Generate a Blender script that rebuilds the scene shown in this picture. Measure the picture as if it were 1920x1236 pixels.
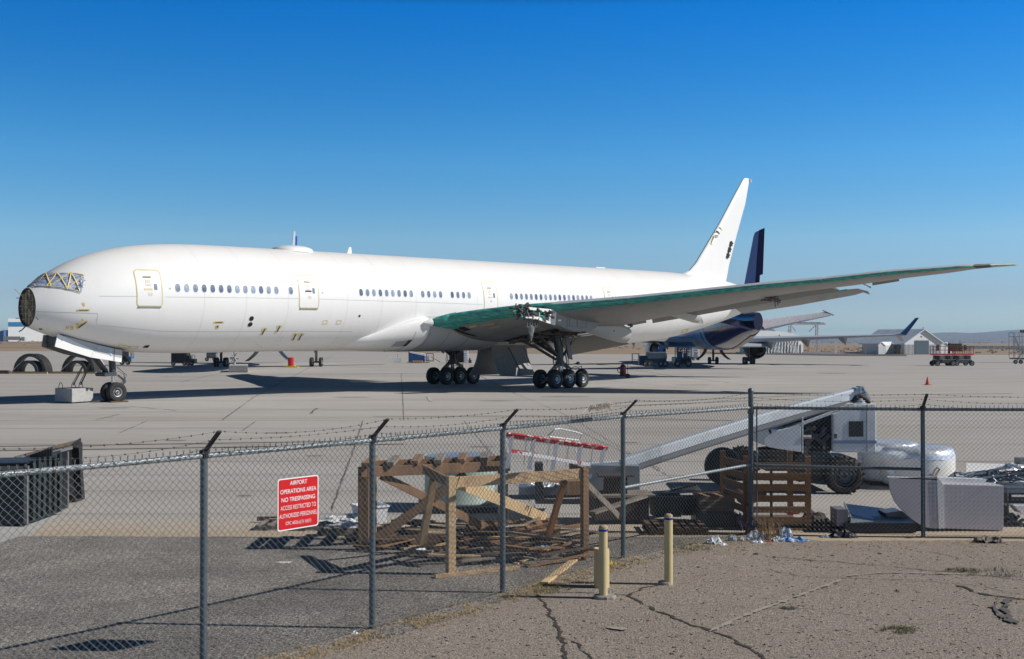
import bpy, math, random
from math import sin, cos, pi, radians, sqrt, atan2, hypot
from mathutils import Vector, Matrix, noise
random.seed(7); HAZE_D = 0.00009
for o in list(bpy.data.objects): bpy.data.objects.remove(o)
S = bpy.context.scene
COL = S.collection
V = Vector
# ------------------------------------------------------------------ camera
F, HOR, EYE = 2124.8, 642.58, 3.222
PIT = math.atan((HOR - 618) / F)
cam = bpy.data.cameras.new('Camera'); co = bpy.data.objects.new('Camera', cam); COL.objects.link(co)
cam.sensor_width = 36; cam.lens = F / 1920 * 36; cam.clip_start = 0.1; cam.clip_end = 60000
co.location = (0, 0, EYE); co.rotation_euler = (pi / 2 + PIT, 0, 0)
S.camera = co
# ------------------------------------------------------------------ sky and sun
SUN = V((2.9, -0.24, 2.13)).normalized()
sel, saz = math.asin(SUN.z), atan2(SUN.x, SUN.y)
w = bpy.data.worlds.new('World'); S.world = w; w.use_nodes = True
nt = w.node_tree; bg = nt.nodes['Background']
sk = nt.nodes.new('ShaderNodeTexSky'); sk.sky_type = 'NISHITA'; sk.sun_disc = False
sk.sun_elevation = sel; sk.sun_rotation = saz
sk.altitude = 600; sk.air_density = 1.0; sk.dust_density = 0.1; sk.ozone_density = 3.0
tcw = nt.nodes.new('ShaderNodeTexCoord'); mpw = nt.nodes.new('ShaderNodeMapping'); mpw.inputs['Scale'].default_value = (1, 1, 2.4); mpw.inputs['Location'].default_value = (0, 0, .055)
nt.links.new(tcw.outputs['Generated'], mpw.inputs[0]); nt.links.new(mpw.outputs[0], sk.inputs['Vector'])
hs = nt.nodes.new('ShaderNodeHueSaturation'); hs.inputs['Saturation'].default_value = 1.35
nt.links.new(sk.outputs[0], hs.inputs['Color']); 
sxy = nt.nodes.new('ShaderNodeSeparateXYZ'); nt.links.new(tcw.outputs['Generated'], sxy.inputs[0])
cr = nt.nodes.new('ShaderNodeValToRGB'); nt.links.new(sxy.outputs[2], cr.inputs[0]); K = 8.0   # low haze, deep blue above; higher sky cut near black to deepen shadows
for i, (p, c) in enumerate([(0, (2.1, 1.72, 1.38)), (.0388, (3.4, 1.98, 1.42)), (.09, (6.3, 3.3, 2.12)), (.159, (5.2, 3.65, 2.85)), (.285, (0, 2.95, 3.4)), (.315, (.10, .22, .35)), (1, (.04, .06, .09))]):
    e = cr.color_ramp.elements[i] if i < 2 else cr.color_ramp.elements.new(p)
    e.position = p; e.color = (c[0] / K, c[1] / K, c[2] / K, 1)
m1 = nt.nodes.new('ShaderNodeVectorMath'); m1.operation = 'MULTIPLY'; nt.links.new(hs.outputs[0], m1.inputs[0]); nt.links.new(cr.outputs[0], m1.inputs[1])
m2 = nt.nodes.new('ShaderNodeVectorMath'); m2.operation = 'SCALE'; m2.inputs['Scale'].default_value = K; nt.links.new(m1.outputs[0], m2.inputs[0]); nt.links.new(m2.outputs[0], bg.inputs[0])
bg.inputs[1].default_value = 0.075
sl = bpy.data.lights.new('Sun', 'SUN'); sl.energy = 4.6; sl.angle = radians(0.53); sl.color = (1, 0.962, 0.90)
so = bpy.data.objects.new('Sun', sl); COL.objects.link(so); so.location = (40, -5, 30)
so.rotation_euler = SUN.to_track_quat('Z', 'Y').to_euler()
S.view_settings.view_transform = 'Standard'; S.view_settings.look = 'None'
S.view_settings.exposure = 0.0; S.view_settings.gamma = 1
# ------------------------------------------------------------------ pixel -> place helpers (photo pixels, metres)
def ray(u, v):
    x = (u - 960) / F; z = (618 - v) / F
    return V((x, cos(PIT) - z * sin(PIT), sin(PIT) + z * cos(PIT)))
def G(u, v, z=0.0):
    r = ray(u, v); k = (z - EYE) / r.z; return V((r.x * k, r.y * k, z))
def Q(u, v, D):
    r = ray(u, v); k = D / r.y; return V((r.x * k, D, EYE + r.z * k))
YAW, AX, AD = 0.8267, -25.662, 57.2955
AA = V((cos(YAW), sin(YAW), 0)); AN = V((sin(YAW), -cos(YAW), 0)); A0 = V((AX, AD, 0))
def AF(s, t, z):      # airframe coordinates: metres aft, metres to port, height over the gear-level datum
    p = A0 + AA * s + AN * t; p.z = z + 0.551 + 0.0125 * (s - 37); return p
def AW(s, t, z):      # same, true height
    p = A0 + AA * s + AN * t; p.z = z; return p
def ATT(u, v, t):     # airframe plane t = const seen at a photo pixel -> (s, true z)
    r = ray(u, v); k = (t + AX * AN.x + AD * AN.y) / (r.x * AN.x + r.y * AN.y)
    p = V((r.x * k - AX, r.y * k - AD, 0)); return p.dot(AA), EYE + r.z * k
# ------------------------------------------------------------------ materials
MATS = {}
def mat(name, col, rough=0.6, metal=0.0, var=0.08, scale=3.0, bump=0.0, bscale=None, col2=None, c2pos=0.5, c2w=0.15, s2=1.0,
        stretch=None, spec=0.5, coat=0.0, sp=None):
    if name in MATS: return MATS[name]
    m = bpy.data.materials.new(name); m.use_nodes = True; n = m.node_tree; L = n.links.new
    b = n.nodes['Principled BSDF']; b.inputs['Roughness'].default_value = rough; b.inputs['Metallic'].default_value = metal
    b.inputs['Specular IOR Level'].default_value = spec; b.inputs['Coat Weight'].default_value = coat
    tc = n.nodes.new('ShaderNodeTexCoord'); src = tc.outputs['Object']
    if stretch:
        mp = n.nodes.new('ShaderNodeMapping'); mp.inputs['Scale'].default_value = stretch; L(src, mp.inputs[0]); src = mp.outputs[0]
    c = V(col)
    nz = n.nodes.new('ShaderNodeTexNoise'); nz.inputs['Scale'].default_value = scale; nz.inputs['Detail'].default_value = 8
    nz.inputs['Roughness'].default_value = 0.65; L(src, nz.inputs['Vector'])
    rp = n.nodes.new('ShaderNodeValToRGB'); e = rp.color_ramp.elements
    e[0].position = .3; e[1].position = .7
    e[0].color = (*(c * (1 - var)), 1); e[1].color = (*[min(1, x * (1 + var)) for x in c], 1)
    L(nz.outputs['Fac'], rp.inputs[0]); out = rp.outputs[0]
    if col2 is not None:
        n2 = n.nodes.new('ShaderNodeTexNoise'); n2.inputs['Scale'].default_value = s2; n2.inputs['Detail'].default_value = 10
        n2.inputs['Roughness'].default_value = 0.7; L(src, n2.inputs['Vector'])
        mr = n.nodes.new('ShaderNodeMapRange'); mr.inputs[1].default_value = c2pos - c2w; mr.inputs[2].default_value = c2pos + c2w
        L(n2.outputs['Fac'], mr.inputs[0]); mx = n.nodes.new('ShaderNodeMix'); mx.data_type = 'RGBA'
        L(mr.outputs[0], mx.inputs[0]); L(out, mx.inputs[6]); mx.inputs[7].default_value = (*col2, 1); out = mx.outputs[2]
    if sp is not None:   # speckle: (scale, strength)
        vz = n.nodes.new('ShaderNodeTexVoronoi'); vz.inputs['Scale'].default_value = sp[0]; L(src, vz.inputs['Vector'])
        bw = n.nodes.new('ShaderNodeRGBToBW'); L(vz.outputs['Color'], bw.inputs[0])
        m2 = n.nodes.new('ShaderNodeMapRange'); m2.inputs[1].default_value = .15; m2.inputs[2].default_value = .85
        m2.inputs[3].default_value = 1 - sp[1]; m2.inputs[4].default_value = 1 + sp[1]; L(bw.outputs[0], m2.inputs[0])
        mm = n.nodes.new('ShaderNodeMix'); mm.data_type = 'RGBA'; mm.blend_type = 'MULTIPLY'; mm.inputs[0].default_value = 1
        L(out, mm.inputs[6]); L(m2.outputs[0], mm.inputs[7]); out = mm.outputs[2]
    L(out, b.inputs['Base Color'])
    if bump:
        nb = n.nodes.new('ShaderNodeTexNoise'); nb.inputs['Scale'].default_value = bscale or scale * 6; nb.inputs['Detail'].default_value = 5
        L(src, nb.inputs['Vector']); bp = n.nodes.new('ShaderNodeBump'); bp.inputs['Strength'].default_value = bump
        bp.inputs['Distance'].default_value = 0.02; L(nb.outputs['Fac'], bp.inputs['Height']); L(bp.outputs[0], b.inputs['Normal'])
    MATS[name] = m; return m
WHITE = mat('white_paint', (.80, .795, .78), .42, var=.015, scale=.5, col2=(.77, .755, .73), c2pos=.64, c2w=.12, s2=1.1, stretch=(1, 1, .16), coat=.08)
BELLY = mat('pale_grey_paint', (.44, .445, .45), .4, var=.05, scale=.7)
WGREY = mat('wing_grey_paint', (.26, .26, .26), .42, var=.06, scale=.8, col2=(.19, .19, .185), c2pos=.62, c2w=.1, s2=.9)
DGREY = mat('dark_grey_paint', (.16, .165, .17), .5, var=.12)
PANEL = mat('panel_line', (.42, .43, .44), .6)
GREEN = mat('green_primer', (.055, .37, .27), .45, var=.5, scale=1.6, col2=(.035, .15, .20), c2pos=.52, c2w=.08, s2=2.2, stretch=(1, 1, 7))
TYRE = mat('tyre_rubber', (.022, .022, .024), .75, var=.2, scale=6, bump=.2)
RIM = mat('wheel_rim', (.72, .73, .73), .45, metal=.0, var=.1)
STEEL = mat('gear_steel', (.075, .078, .082), .4, metal=.3, var=.25, scale=5)
CHROME = mat('bright_piston', (.6, .62, .63), .2, metal=.8)
BLACKM = mat('black_void', (.012, .012, .013), .8)
DARKM = mat('dark_mechanism', (.06, .058, .055), .6, var=.5, scale=6)
YTAPE = mat('masking_tape', (.72, .52, .14), .6, var=.1)
PTAPE = mat('pale_masking_tape', (.68, .60, .32), .6, var=.1)
WINDOW = mat('window_cover', (.15, .20, .30), .35, var=.45, scale=9, stretch=(1, 1, .3))
WINDOWS = [WINDOW, WINDOW, mat('window_cover_pale', (.24, .30, .40), .35, var=.5, scale=7, stretch=(1, 1, .3)), mat('window_cover_dark', (.09, .13, .22), .3, var=.5, scale=9, stretch=(1, 1, .3))]
FILM = mat('blue_film', (.24, .30, .48), .34, metal=.1, var=.5, scale=3, bump=1.0, bscale=9, col2=(.52, .60, .76), c2pos=.50, c2w=.05, s2=3.5, stretch=(1, 1, 5))
FOIL = mat('foil_wrap', (.72, .75, .80), .36, metal=.5, var=.12, scale=5, bump=.9, bscale=9)
CONC = mat('concrete_block', (.40, .39, .37), .85, var=.12, scale=5, bump=.3, col2=(.26, .25, .23), c2pos=.62, c2w=.1, s2=4)
GALV = mat('galvanised_steel', (.34, .38, .40), .5, metal=.3, var=.15, scale=7)
WIRE = mat('galvanised_wire', (.20, .22, .23), .5, metal=.4, var=.1)
POSTM = mat('fence_post_metal', (.105, .135, .155), .45, metal=.4, var=.2, scale=9)
BARB = mat('barbed_wire_rust', (.07, .055, .045), .7, var=.3)
BLACKP = mat('black_paint', (.016, .017, .018), .45, var=.3, scale=6)
RED = mat('red_paint', (.50, .012, .014), .4, var=.06)
SIGNW = mat('sign_white', (.82, .82, .82), .4)
WOOD = mat('weathered_wood', (.29, .165, .085), .8, var=.35, scale=2.2, bump=.4, stretch=(1, 1, .25), col2=(.12, .075, .045), c2pos=.60, c2w=.12, s2=2.5)
WOODL = mat('new_wood', (.50, .345, .195), .75, var=.22, scale=3, bump=.3, col2=(.28, .17, .085), c2pos=.6, c2w=.1, s2=4)
WOODD = mat('dark_old_wood', (.10, .06, .035), .85, var=.4, scale=4, bump=.4)
WOODG = mat('grey_old_wood', (.24, .205, .17), .85, var=.3, scale=4, bump=.4)
WPLAS = mat('white_plastic', (.75, .76, .78), .5, var=.06)
BLUEP = mat('blue_paint', (.01, .09, .30), .4, var=.15)
YELL = mat('yellow_paint', (.62, .42, .04), .5, var=.1)
RUBB = mat('dark_scrap', (.05, .055, .06), .6, var=.6, scale=5)
CREAM = mat('cream_paint', (.56, .45, .24), .5, var=.07, scale=3, col2=(.30, .22, .12), c2pos=.70, c2w=.06, s2=5, bump=.08)
BLUEB = mat('blue_band', (.012, .03, .28), .4)
# ------------------------------------------------------------------ object helpers
ORG = {}
def tag(o, label=None, cat=None, group=None, kind=None):
    if label: o['label'] = label
    if cat: o['category'] = cat
    if group: o['group'] = group
    if kind: o['kind'] = kind
    return o
def thing(name, label, cat, loc=(0, 0, 0), group=None):
    o = bpy.data.objects.new(name, None); COL.objects.link(o); o.empty_display_size = .3
    o.location = loc; ORG[o.name] = V(loc); return tag(o, label, cat, group)
def copy_tree(o, parent=None):
    c = o.copy(); COL.objects.link(c)
    if parent: c.parent = parent
    for ch in list(o.children): copy_tree(ch, c)
    return c
def place(o, loc, rz=0, label=None, group=None):
    o.location = loc; o.rotation_euler = (0, 0, rz)
    if label: o['label'] = label
    if group: o['group'] = group
    return o
class MB:
    def __init__(s): s.v = []; s.f = []; s.m = []
    def add(s, vs, fs, mi=0):
        n = len(s.v); s.v += [V(p) for p in vs]; s.f += [tuple(i + n for i in f) for f in fs]; s.m += [mi] * len(fs); return s
    def obox(s, c, ex, ey, ez, mi=0):     # centre and three half vectors
        c, ex, ey, ez = V(c), V(ex), V(ey), V(ez)
        p = [c + a * ex + b * ey + d * ez for a in (-1, 1) for b in (-1, 1) for d in (-1, 1)]
        f = [(0, 1, 3, 2), (4, 6, 7, 5), (0, 4, 5, 1), (2, 3, 7, 6), (0, 2, 6, 4), (1, 5, 7, 3)]
        if ex.cross(ey).dot(ez) < 0: f = [q[::-1] for q in f]
        return s.add(p, f, mi)
    def box(s, x0, y0, z0, x1, y1, z1, mi=0):
        return s.obox(((x0 + x1) / 2, (y0 + y1) / 2, (z0 + z1) / 2), ((x1 - x0) / 2, 0, 0), (0, (y1 - y0) / 2, 0), (0, 0, (z1 - z0) / 2), mi)
    def bar(s, a, b, wd, th, up=(0, 0, 1), mi=0):   # beam a->b, wd across, th along up
        a, b = V(a), V(b); d = (b - a); u = V(up)
        x = d.cross(u)
        if x.length < 1e-6: x = d.cross(V((1, 0.01, 0)))
        x.normalize(); y = x.cross(d).normalized()
        return s.obox((a + b) / 2, d / 2, x * wd / 2, y * th / 2, mi)
    def tube(s, pts, r, n=6, mi=0, cap=True):
        pts = [V(p) for p in pts]; k = len(pts); rr = r if isinstance(r, (list, tuple)) else [r] * k
        base = len(s.v); T = []
        for i in range(k):
            T.append((pts[min(i + 1, k - 1)] - pts[max(i - 1, 0)]).normalized())
        x = T[0].orthogonal().normalized()
        for i in range(k):
            x = (x - T[i] * x.dot(T[i]));
            if x.length < 1e-6: x = T[i].orthogonal()
            x.normalize(); y = T[i].cross(x)
            for j in range(n):
                a = 2 * pi * j / n; s.v.append(pts[i] + x * (rr[i] * cos(a)) + y * (rr[i] * sin(a)))
        for i in range(k - 1):
            for j in range(n):
                a = base + i * n + j; b = base + i * n + (j + 1) % n
                s.f.append((a, b, b + n, a + n)); s.m.append(mi)
        if cap and n > 2:
            s.f.append(tuple(base + j for j in range(n))[::-1]); s.m.append(mi)
            s.f.append(tuple(base + (k - 1) * n + j for j in range(n))); s.m.append(mi)
        return s
    def lathe(s, c, axis, prof, n=28, mi=0, mis=None, close=False):   # prof: (along axis, radius)
        c = V(c); ax = V(axis).normalized(); x = ax.orthogonal().normalized(); y = ax.cross(x); base = len(s.v)
        for (h, r) in prof:
            for j in range(n):
                a = 2 * pi * j / n; s.v.append(c + ax * h + x * (r * cos(a)) + y * (r * sin(a)))
        for i in range(len(prof) - 1):
            for j in range(n):
                a = base + i * n + j; b = base + i * n + (j + 1) % n
                s.f.append((a, b, b + n, a + n)); s.m.append(mis[i] if mis else mi)
        return s
    def loft(s, rings, mi=0, cap=True, closed=True):
        n = len(rings[0]); base = len(s.v)
        for r in rings: s.v += [V(p) for p in r]
        for i in range(len(rings) - 1):
            for j in range(n if closed else n - 1):
                a = base + i * n + j; b = base + i * n + (j + 1) % n
                s.f.append((a, b, b + n, a + n)); s.m.append(mi)
        if cap:
            s.f.append(tuple(base + j for j in range(n))[::-1]); s.m.append(mi)
            s.f.append(tuple(base + (len(rings) - 1) * n + j for j in range(n))); s.m.append(mi)
        return s
    def prism(s, poly, off, mi=0):        # polygon of points extruded by vector off
        n = len(poly); off = V(off); p = [V(q) for q in poly]
        fs = [tuple(range(n))[::-1], tuple(range(n, 2 * n))] + [(i, (i + 1) % n, n + (i + 1) % n, n + i) for i in range(n)]
        return s.add(p + [q + off for q in p], fs, mi)
    def build(s, name, mats, parent=None, smooth=None, bevel=0, label=None):
        me = bpy.data.meshes.new(name); off = ORG.get(parent.name, V((0, 0, 0))) if parent else V((0, 0, 0))
        me.from_pydata([tuple(p - off) for p in s.v], [], s.f)
        if not isinstance(mats, (list, tuple)): mats = [mats]
        for m in mats: me.materials.append(m)
        me.polygons.foreach_set('material_index', s.m)
        import bmesh
        bm = bmesh.new(); bm.from_mesh(me); bmesh.ops.recalc_face_normals(bm, faces=bm.faces)
        if bevel: bmesh.ops.bevel(bm, geom=list(bm.edges), offset=bevel, segments=2, affect='EDGES', profile=.5, clamp_overlap=True)
        bm.to_mesh(me); bm.free()
        if smooth is not None:
            me.polygons.foreach_set('use_smooth', [True] * len(me.polygons)); me.set_sharp_from_angle(angle=radians(smooth))
        o = bpy.data.objects.new(name, me); COL.objects.link(o)
        if parent: o.parent = parent; ORG[o.name] = off
        if label: o['label'] = label
        return o
def lerp(tab, x):
    if x <= tab[0][0]: return tab[0][1:]
    for a, b in zip(tab, tab[1:]):
        if x <= b[0]:
            k = (x - a[0]) / (b[0] - a[0]); return tuple(p + (q - p) * k for p, q in zip(a[1:], b[1:]))
    return tab[-1][1:]
def slerp(tab, x):      # smooth (Catmull-Rom) table lookup
    n = len(tab)
    if x <= tab[0][0]: return tab[0][1:]
    if x >= tab[-1][0]: return tab[-1][1:]
    for i in range(n - 1):
        a, b = tab[i], tab[i + 1]
        if x <= b[0]:
            h = b[0] - a[0]; k = (x - a[0]) / h; r = []
            for c in range(1, len(a)):
                def sl(j):
                    if j <= 0: return (tab[1][c] - tab[0][c]) / (tab[1][0] - tab[0][0])
                    if j >= n - 1: return (tab[-1][c] - tab[-2][c]) / (tab[-1][0] - tab[-2][0])
                    return (tab[j + 1][c] - tab[j - 1][c]) / (tab[j + 1][0] - tab[j - 1][0])
                m0, m1 = sl(i) * h, sl(i + 1) * h; k2, k3 = k * k, k * k * k
                r.append((2 * k3 - 3 * k2 + 1) * a[c] + (k3 - 2 * k2 + k) * m0 + (-2 * k3 + 3 * k2) * b[c] + (k3 - k2) * m1)
            return tuple(r)
def wheel(c, axis, r, wd, parent, rimr=.5, n=28, name='wheel', rm=None):
    h = wd / 2; ax = V(axis).normalized(); m = MB()
    pr = [(-h * .55, .05), (-h * .62, r * rimr * .45), (-h * .30, r * rimr * .55), (-h * .30, r * rimr * .86), (-h * .80, r * rimr * .98), (-h * .84, r * rimr * 1.02),
          (-h, r * .72), (-h * .94, r * .88), (-h * .66, r * .985), (-h * .2, r), (h * .2, r), (h * .66, r * .985), (h * .94, r * .88), (h, r * .72),
          (h * .84, r * rimr * 1.02), (h * .80, r * rimr * .98), (h * .30, r * rimr * .86), (h * .30, r * rimr * .55), (h * .62, r * rimr * .45), (h * .55, .05)]
    mi = [1, 2, 2, 1, 1] + [0] * 9 + [1, 1, 2, 2, 1]
    m.lathe(c, ax, pr, n, mis=mi)
    return m.build(name, [TYRE, rm or RIM, DARKM], parent, smooth=35)
# ------------------------------------------------------------------ ground
def poly(name, pts, z, mt, kind='structure'):
    m = MB(); m.add([(p[0], p[1], z) for p in pts], [tuple(range(len(pts)))]); o = m.build(name, mt); o['kind'] = kind
    return o
APRON = mat('apron_concrete', (.425, .40, .37), .85, var=.09, scale=.35, bump=.12, bscale=8, col2=(.33, .295, .255), c2pos=.60, c2w=.16, s2=.12, stretch=(.35, 1.6, 1), sp=(14, .035))
ASPH = mat('gravel_asphalt', (.29, .262, .232), .95, var=.30, scale=18, bump=.9, bscale=55, col2=(.10, .088, .076), c2pos=.56, c2w=.2, s2=.55, sp=(62, .85))
LOT = mat('dusty_asphalt', (.285, .243, .205), .95, var=.28, scale=16, bump=.9, bscale=50, col2=(.25, .21, .175), c2pos=.50, c2w=.2, s2=.45, sp=(80, .55))
DESERT = mat('desert_dirt', (.33, .235, .15), .95, var=.25, scale=.02, col2=(.17, .12, .075), c2pos=.56, c2w=.08, s2=.045, stretch=(.4, 2.2, 1))
# desert as one rising sheet to the foot of the hills
m = MB(); nx, ys = 60, [-60, 5, 40, 150, 250, 300, 350, 420, 480, 560, 680, 850, 1100, 1500, 2200, 3400, 5200, 7000, 9500]
for y in ys:
    for i in range(nx + 1):
        x = (-1 + 2 * i / nx) * max(120, y * .75 + 60)
        lf = min(1, max(0, (-x / max(y, 1) - .05) / .3)); z = -.06
        if y > 440: z += 5.6 * lf * min(1, (y - 440) / 600) + lf * max(0, y - 1100) * .0009 + .12 * noise.noise(V((x * .01, y * .01, 0))) + max(0, y - 2200) * .0002
        m.v.append(V((x, y, z)))
for j in range(len(ys) - 1):
    for i in range(nx): m.f.append((j * (nx + 1) + i, j * (nx + 1) + i + 1, (j + 1) * (nx + 1) + i + 1, (j + 1) * (nx + 1) + i)); m.m.append(0)
o = m.build('desert_ground', DESERT, smooth=60); o['kind'] = 'structure'
poly('apron', [(-60, 17.4), (60, 17.4), (130, 200), (170, 300), (60, 305), (-10, 330), (-60, 420), (-250, 470), (-250, 250), (-120, 100)], 0.0, APRON)
FP = [V((-7.2, 5.6, 0)), V((-4.45, 9.25, 0)), V((-3.0, 11.05, 0)), V((-1.575, 12.80, 0)), V((-.12, 14.62, 0)), V((1.66, 16.97, 0)), V((4.04, 19.19, 0))]
FR = [V((4.04, 19.19, 0)), V((6.79, 18.75, 0)), V((9.7, 18.6, 0)), V((12.7, 18.5, 0))]
yard = [(-30, 18.85), (-9.0, 18.85), (-7.0, 18.9)] + [(-6 + i * .5, 18.82 + .05 * noise.noise(V((i, 3, 0)))) for i in range(20)] + [(4.2, 18.72), (4.04, 19.0)]
edge = []
for a, b in zip(FP[::-1], FP[::-1][1:]):
    for k in range(40):
        p = a + (b - a) * k / 40; q = p + V((.30, -.24, 0)) * (1 + .6 * noise.noise(p * 1.3) + .35 * noise.noise(p * 7)); edge.append((q.x, q.y))
poly('asphalt_yard', yard + edge + [(-7.1, 5.0), (-12, -3), (-30, -3)], .006, ASPH)
lot = [(x, y) for x, y in reversed(edge)] + [(4.4, 18.9)] + [(5 + i * .08, 18.42 + .20 * noise.noise(V((i * .09, 9, 0))) + .10 * noise.noise(V((i * .4, 2, 0)))) for i in range(120)] + [(40, 18.2), (40, -3), (-12, -3), (-7.1, 5.0)]
poly('dirt_lot', lot, .010, LOT)
def band(name, x0, x1, ya, yb, z, mt, k):
    m = MB(); n_ = 160; xs = [x0 + (x1 - x0) * i / n_ for i in range(n_ + 1)]
    m.v += [V((x, ya, z)) for x in xs] + [V((x, yb + .35 * noise.noise(V((x * .5, k, 0))) + .12 * noise.noise(V((x * 2.1, k, 3))), z)) for x in xs]
    for i in range(n_): m.f.append((i, i + 1, n_ + 2 + i, n_ + 1 + i)); m.m.append(0)
    o = m.build(name, mt); o['kind'] = 'structure'
band('sand_drift', -12, 14, 18.3, 20.9, .0014, mat('faint_sand', (.43, .385, .33), .9, var=.1, scale=3), 1); band('sand_drift', -11, 13, 18.3, 20.1, .0028, mat('thin_sand', (.44, .37, .29), .9, var=.12, scale=4), 2); band('sand_drift', -8, 9, 18.3, 19.4, .0042, mat('tan_sand', (.43, .345, .25), .9, var=.15, scale=6), 7)
poly('concrete_pad', [G(-60, 1040).xy, G(20, 1012).xy, G(60, 1000).xy, G(112, 968).xy, G(20, 955).xy, G(-80, 960).xy], .010, mat('pale_concrete', (.42, .41, .39), .9, var=.1, scale=2, bump=.2))
# runway and taxiway strips, dark brown strip
poly('taxiway', [G(1600, 653.5).xy, G(1990, 654.5).xy, G(1990, 649).xy, G(1650, 648.3).xy], .02, mat('taxiway_asphalt', (.085, .08, .08), .9))
poly('dark_ground_strip', [G(1380, 664).xy, G(1560, 667.5).xy, G(1700, 668).xy, G(1700, 665.5).xy, G(1540, 664).xy, G(1380, 660).xy], .03, mat('dark_brown_ground', (.10, .08, .065), .95, var=.3, scale=.3))  # flat dark brown strip near the far edge of the apron
# joints and cracks in the concrete: real gaps filled with dark sealant
def cracks(name, lines, wd, mt, z=.014, jag=.0, inc=.0003):
    m = MB()
    for li_, ln in enumerate(lines):
        z += inc; P = [G(*p) for p in ln[0]]; ww = ln[1] if len(ln) > 1 else wd; pts = []
        for a, b in zip(P, P[1:]):
            n = max(1, int((b - a).length / ((.035 if a.y < 19 else .25) if jag else 6)))
            for k in range(n): pts.append(a + (b - a) * k / n)
        pts.append(P[-1]); vs = []
        for k, p in enumerate(pts):
            d = (pts[min(k + 1, len(pts) - 1)] - pts[max(0, k - 1)]).normalized(); sd = V((-d.y, d.x, 0))
            if jag: p = p + sd * (jag * noise.noise(p * 4) * 2 + jag * .8 * noise.noise(p * 17))
            q = ww * max(.12, 1 + (1.3 * noise.noise(p * 9) + .9 * noise.noise(p * 23) if jag else 0)) / 2
            vs += [p + sd * q + V((0, 0, z)), p - sd * q + V((0, 0, z))]
        m.add(vs, [(2 * k, 2 * k + 1, 2 * k + 3, 2 * k + 2) for k in range(len(pts) - 1)])
    o = m.build(name, mt); o['kind'] = 'structure'; return o
SEAL = mat('joint_sealant', (.13, .12, .11), .9, var=.3)
J = [([(752, 700), (755, 740), (757, 788)], .03), ([(680, 790), (665, 840), (640, 905), (622, 958)], .028), ([(870, 789), (900, 825), (935, 868), (990, 935), (1030, 985)], .016), ([(560, 700), (476, 745), (417, 788)], .04),
     ([(480, 790), (455, 808)], .03), ([(275, 790), (225, 812)], .035), ([(965, 738), (1046, 771), (1090, 795), (1200, 862), (1300, 920)], .018), ([(0, 790), (120, 782), (225, 777)], .04), ([(225, 777), (180, 788)], .03),
     ([(170, 757), (240, 762), (330, 770)], .05), ([(640, 658), (560, 700)], .05), ([(900, 705), (965, 738)], .05), ([(583, 776), (588, 770), (595, 766)], .10), ([(1120, 712), (1400, 740)], .04), ([(1100, 640 + 40), (1260, 705), (1400, 722)], .06),
     ([(460, 690), (340, 716)], .05), ([(1050, 790), (1130, 830), (1240, 880)], .02)]
cracks('apron_joint', J, .04, SEAL, z=.0125, jag=.02)
rows = []
for v in (669, 674, 681, 690, 701, 716, 733, 751, 768, 789, 803, 833, 866, 891, 921, 964):
    rows.append(([(-200, v + random.uniform(-.4, .4)), (2100, v + random.uniform(-.4, .4))], .010 + .0009 * (1100 - v) / 6))
cracks('slab_joint', rows, .03, mat('slab_joint_fill', (.17, .16, .15), .9), z=.004, inc=0)
cracks('paint_line', [([(0, 774.5), (500, 769.5), (960, 769)], .07), ([(220, 786), (640, 783.5)], .07), ([(330, 802), (470, 801)], .06), ([(802, 744), (808, 753)], .16)], .08, mat('worn_apron_paint', (.45, .44, .42), .8, var=.2), z=.0195)
CR = mat('crack_dark_brown', (.05, .042, .035), .95, var=.4, scale=12)  # dark brown colour of the crack strips
C = [([(1005, 1110), (1022, 1135), (1035, 1160), (1048, 1183), (1056, 1203), (1062, 1240), (1080, 1330), (1075, 1480)], .05), ([(1056, 1196), (1085, 1210), (1110, 1240), (1150, 1340)], .03), ([(1180, 1118), (1210, 1138), (1245, 1152), (1290, 1172), (1340, 1188), (1380, 1203), (1440, 1240), (1560, 1310), (1640, 1420)], .06),
     ([(1180, 1118), (1200, 1106), (1240, 1097)], .05), ([(1020, 1115), (1090, 1113), (1180, 1118)], .025), ([(1240, 1098), (1340, 1093), (1390, 1090)], .012), ([(1440, 1046), (1560, 1055), (1700, 1068), (1800, 1076), (1920, 1090)], .028),
     ([(1440, 1070), (1500, 1083), (1600, 1086), (1720, 1091), (1830, 1100), (1930, 1120)], .018), ([(1790, 1100), (1850, 1118), (1925, 1126)], .07), ([(1440, 1143), (1520, 1144), (1560, 1150), (1640, 1165), (1760, 1175)], .012), ([(1420, 1138), (1360, 1142)], .008),
     ([(1740, 1036), (1780, 1044), (1800, 1050)], .02), ([(1240, 1135), (1420, 1142)], .008)]
C = [(p, w_ * .68) for p, w_ in C]
cracks('lot_crack', C, .03, CR, z=.016, jag=.03)
cracks('tar_patch', [([(1893, 1126), (1882, 1142), (1890, 1158), (1908, 1173)], .07), ([(1886, 1132), (1884, 1150), (1900, 1170)], .05), ([(1870, 1128), (1864, 1146), (1880, 1164)], .02), ([(1862, 1140), (1870, 1155), (1900, 1172)], .04)], .2, mat('tar', (.11, .10, .095), .8), z=.028, jag=.03)
cracks('paint_line', [([(1330, 1188), (1395, 1158), (1578, 1090)], .055), ([(1590, 1083), (1660, 1076), (1830, 1080)], .03), ([(1140, 1180), (1175, 1184)], .07)], .05, mat('worn_lot_paint', (.44, .41, .38), .9, var=.35, scale=14, col2=(.26, .21, .17), c2pos=.5, c2w=.1, s2=14), z=.026, jag=.006)
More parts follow.
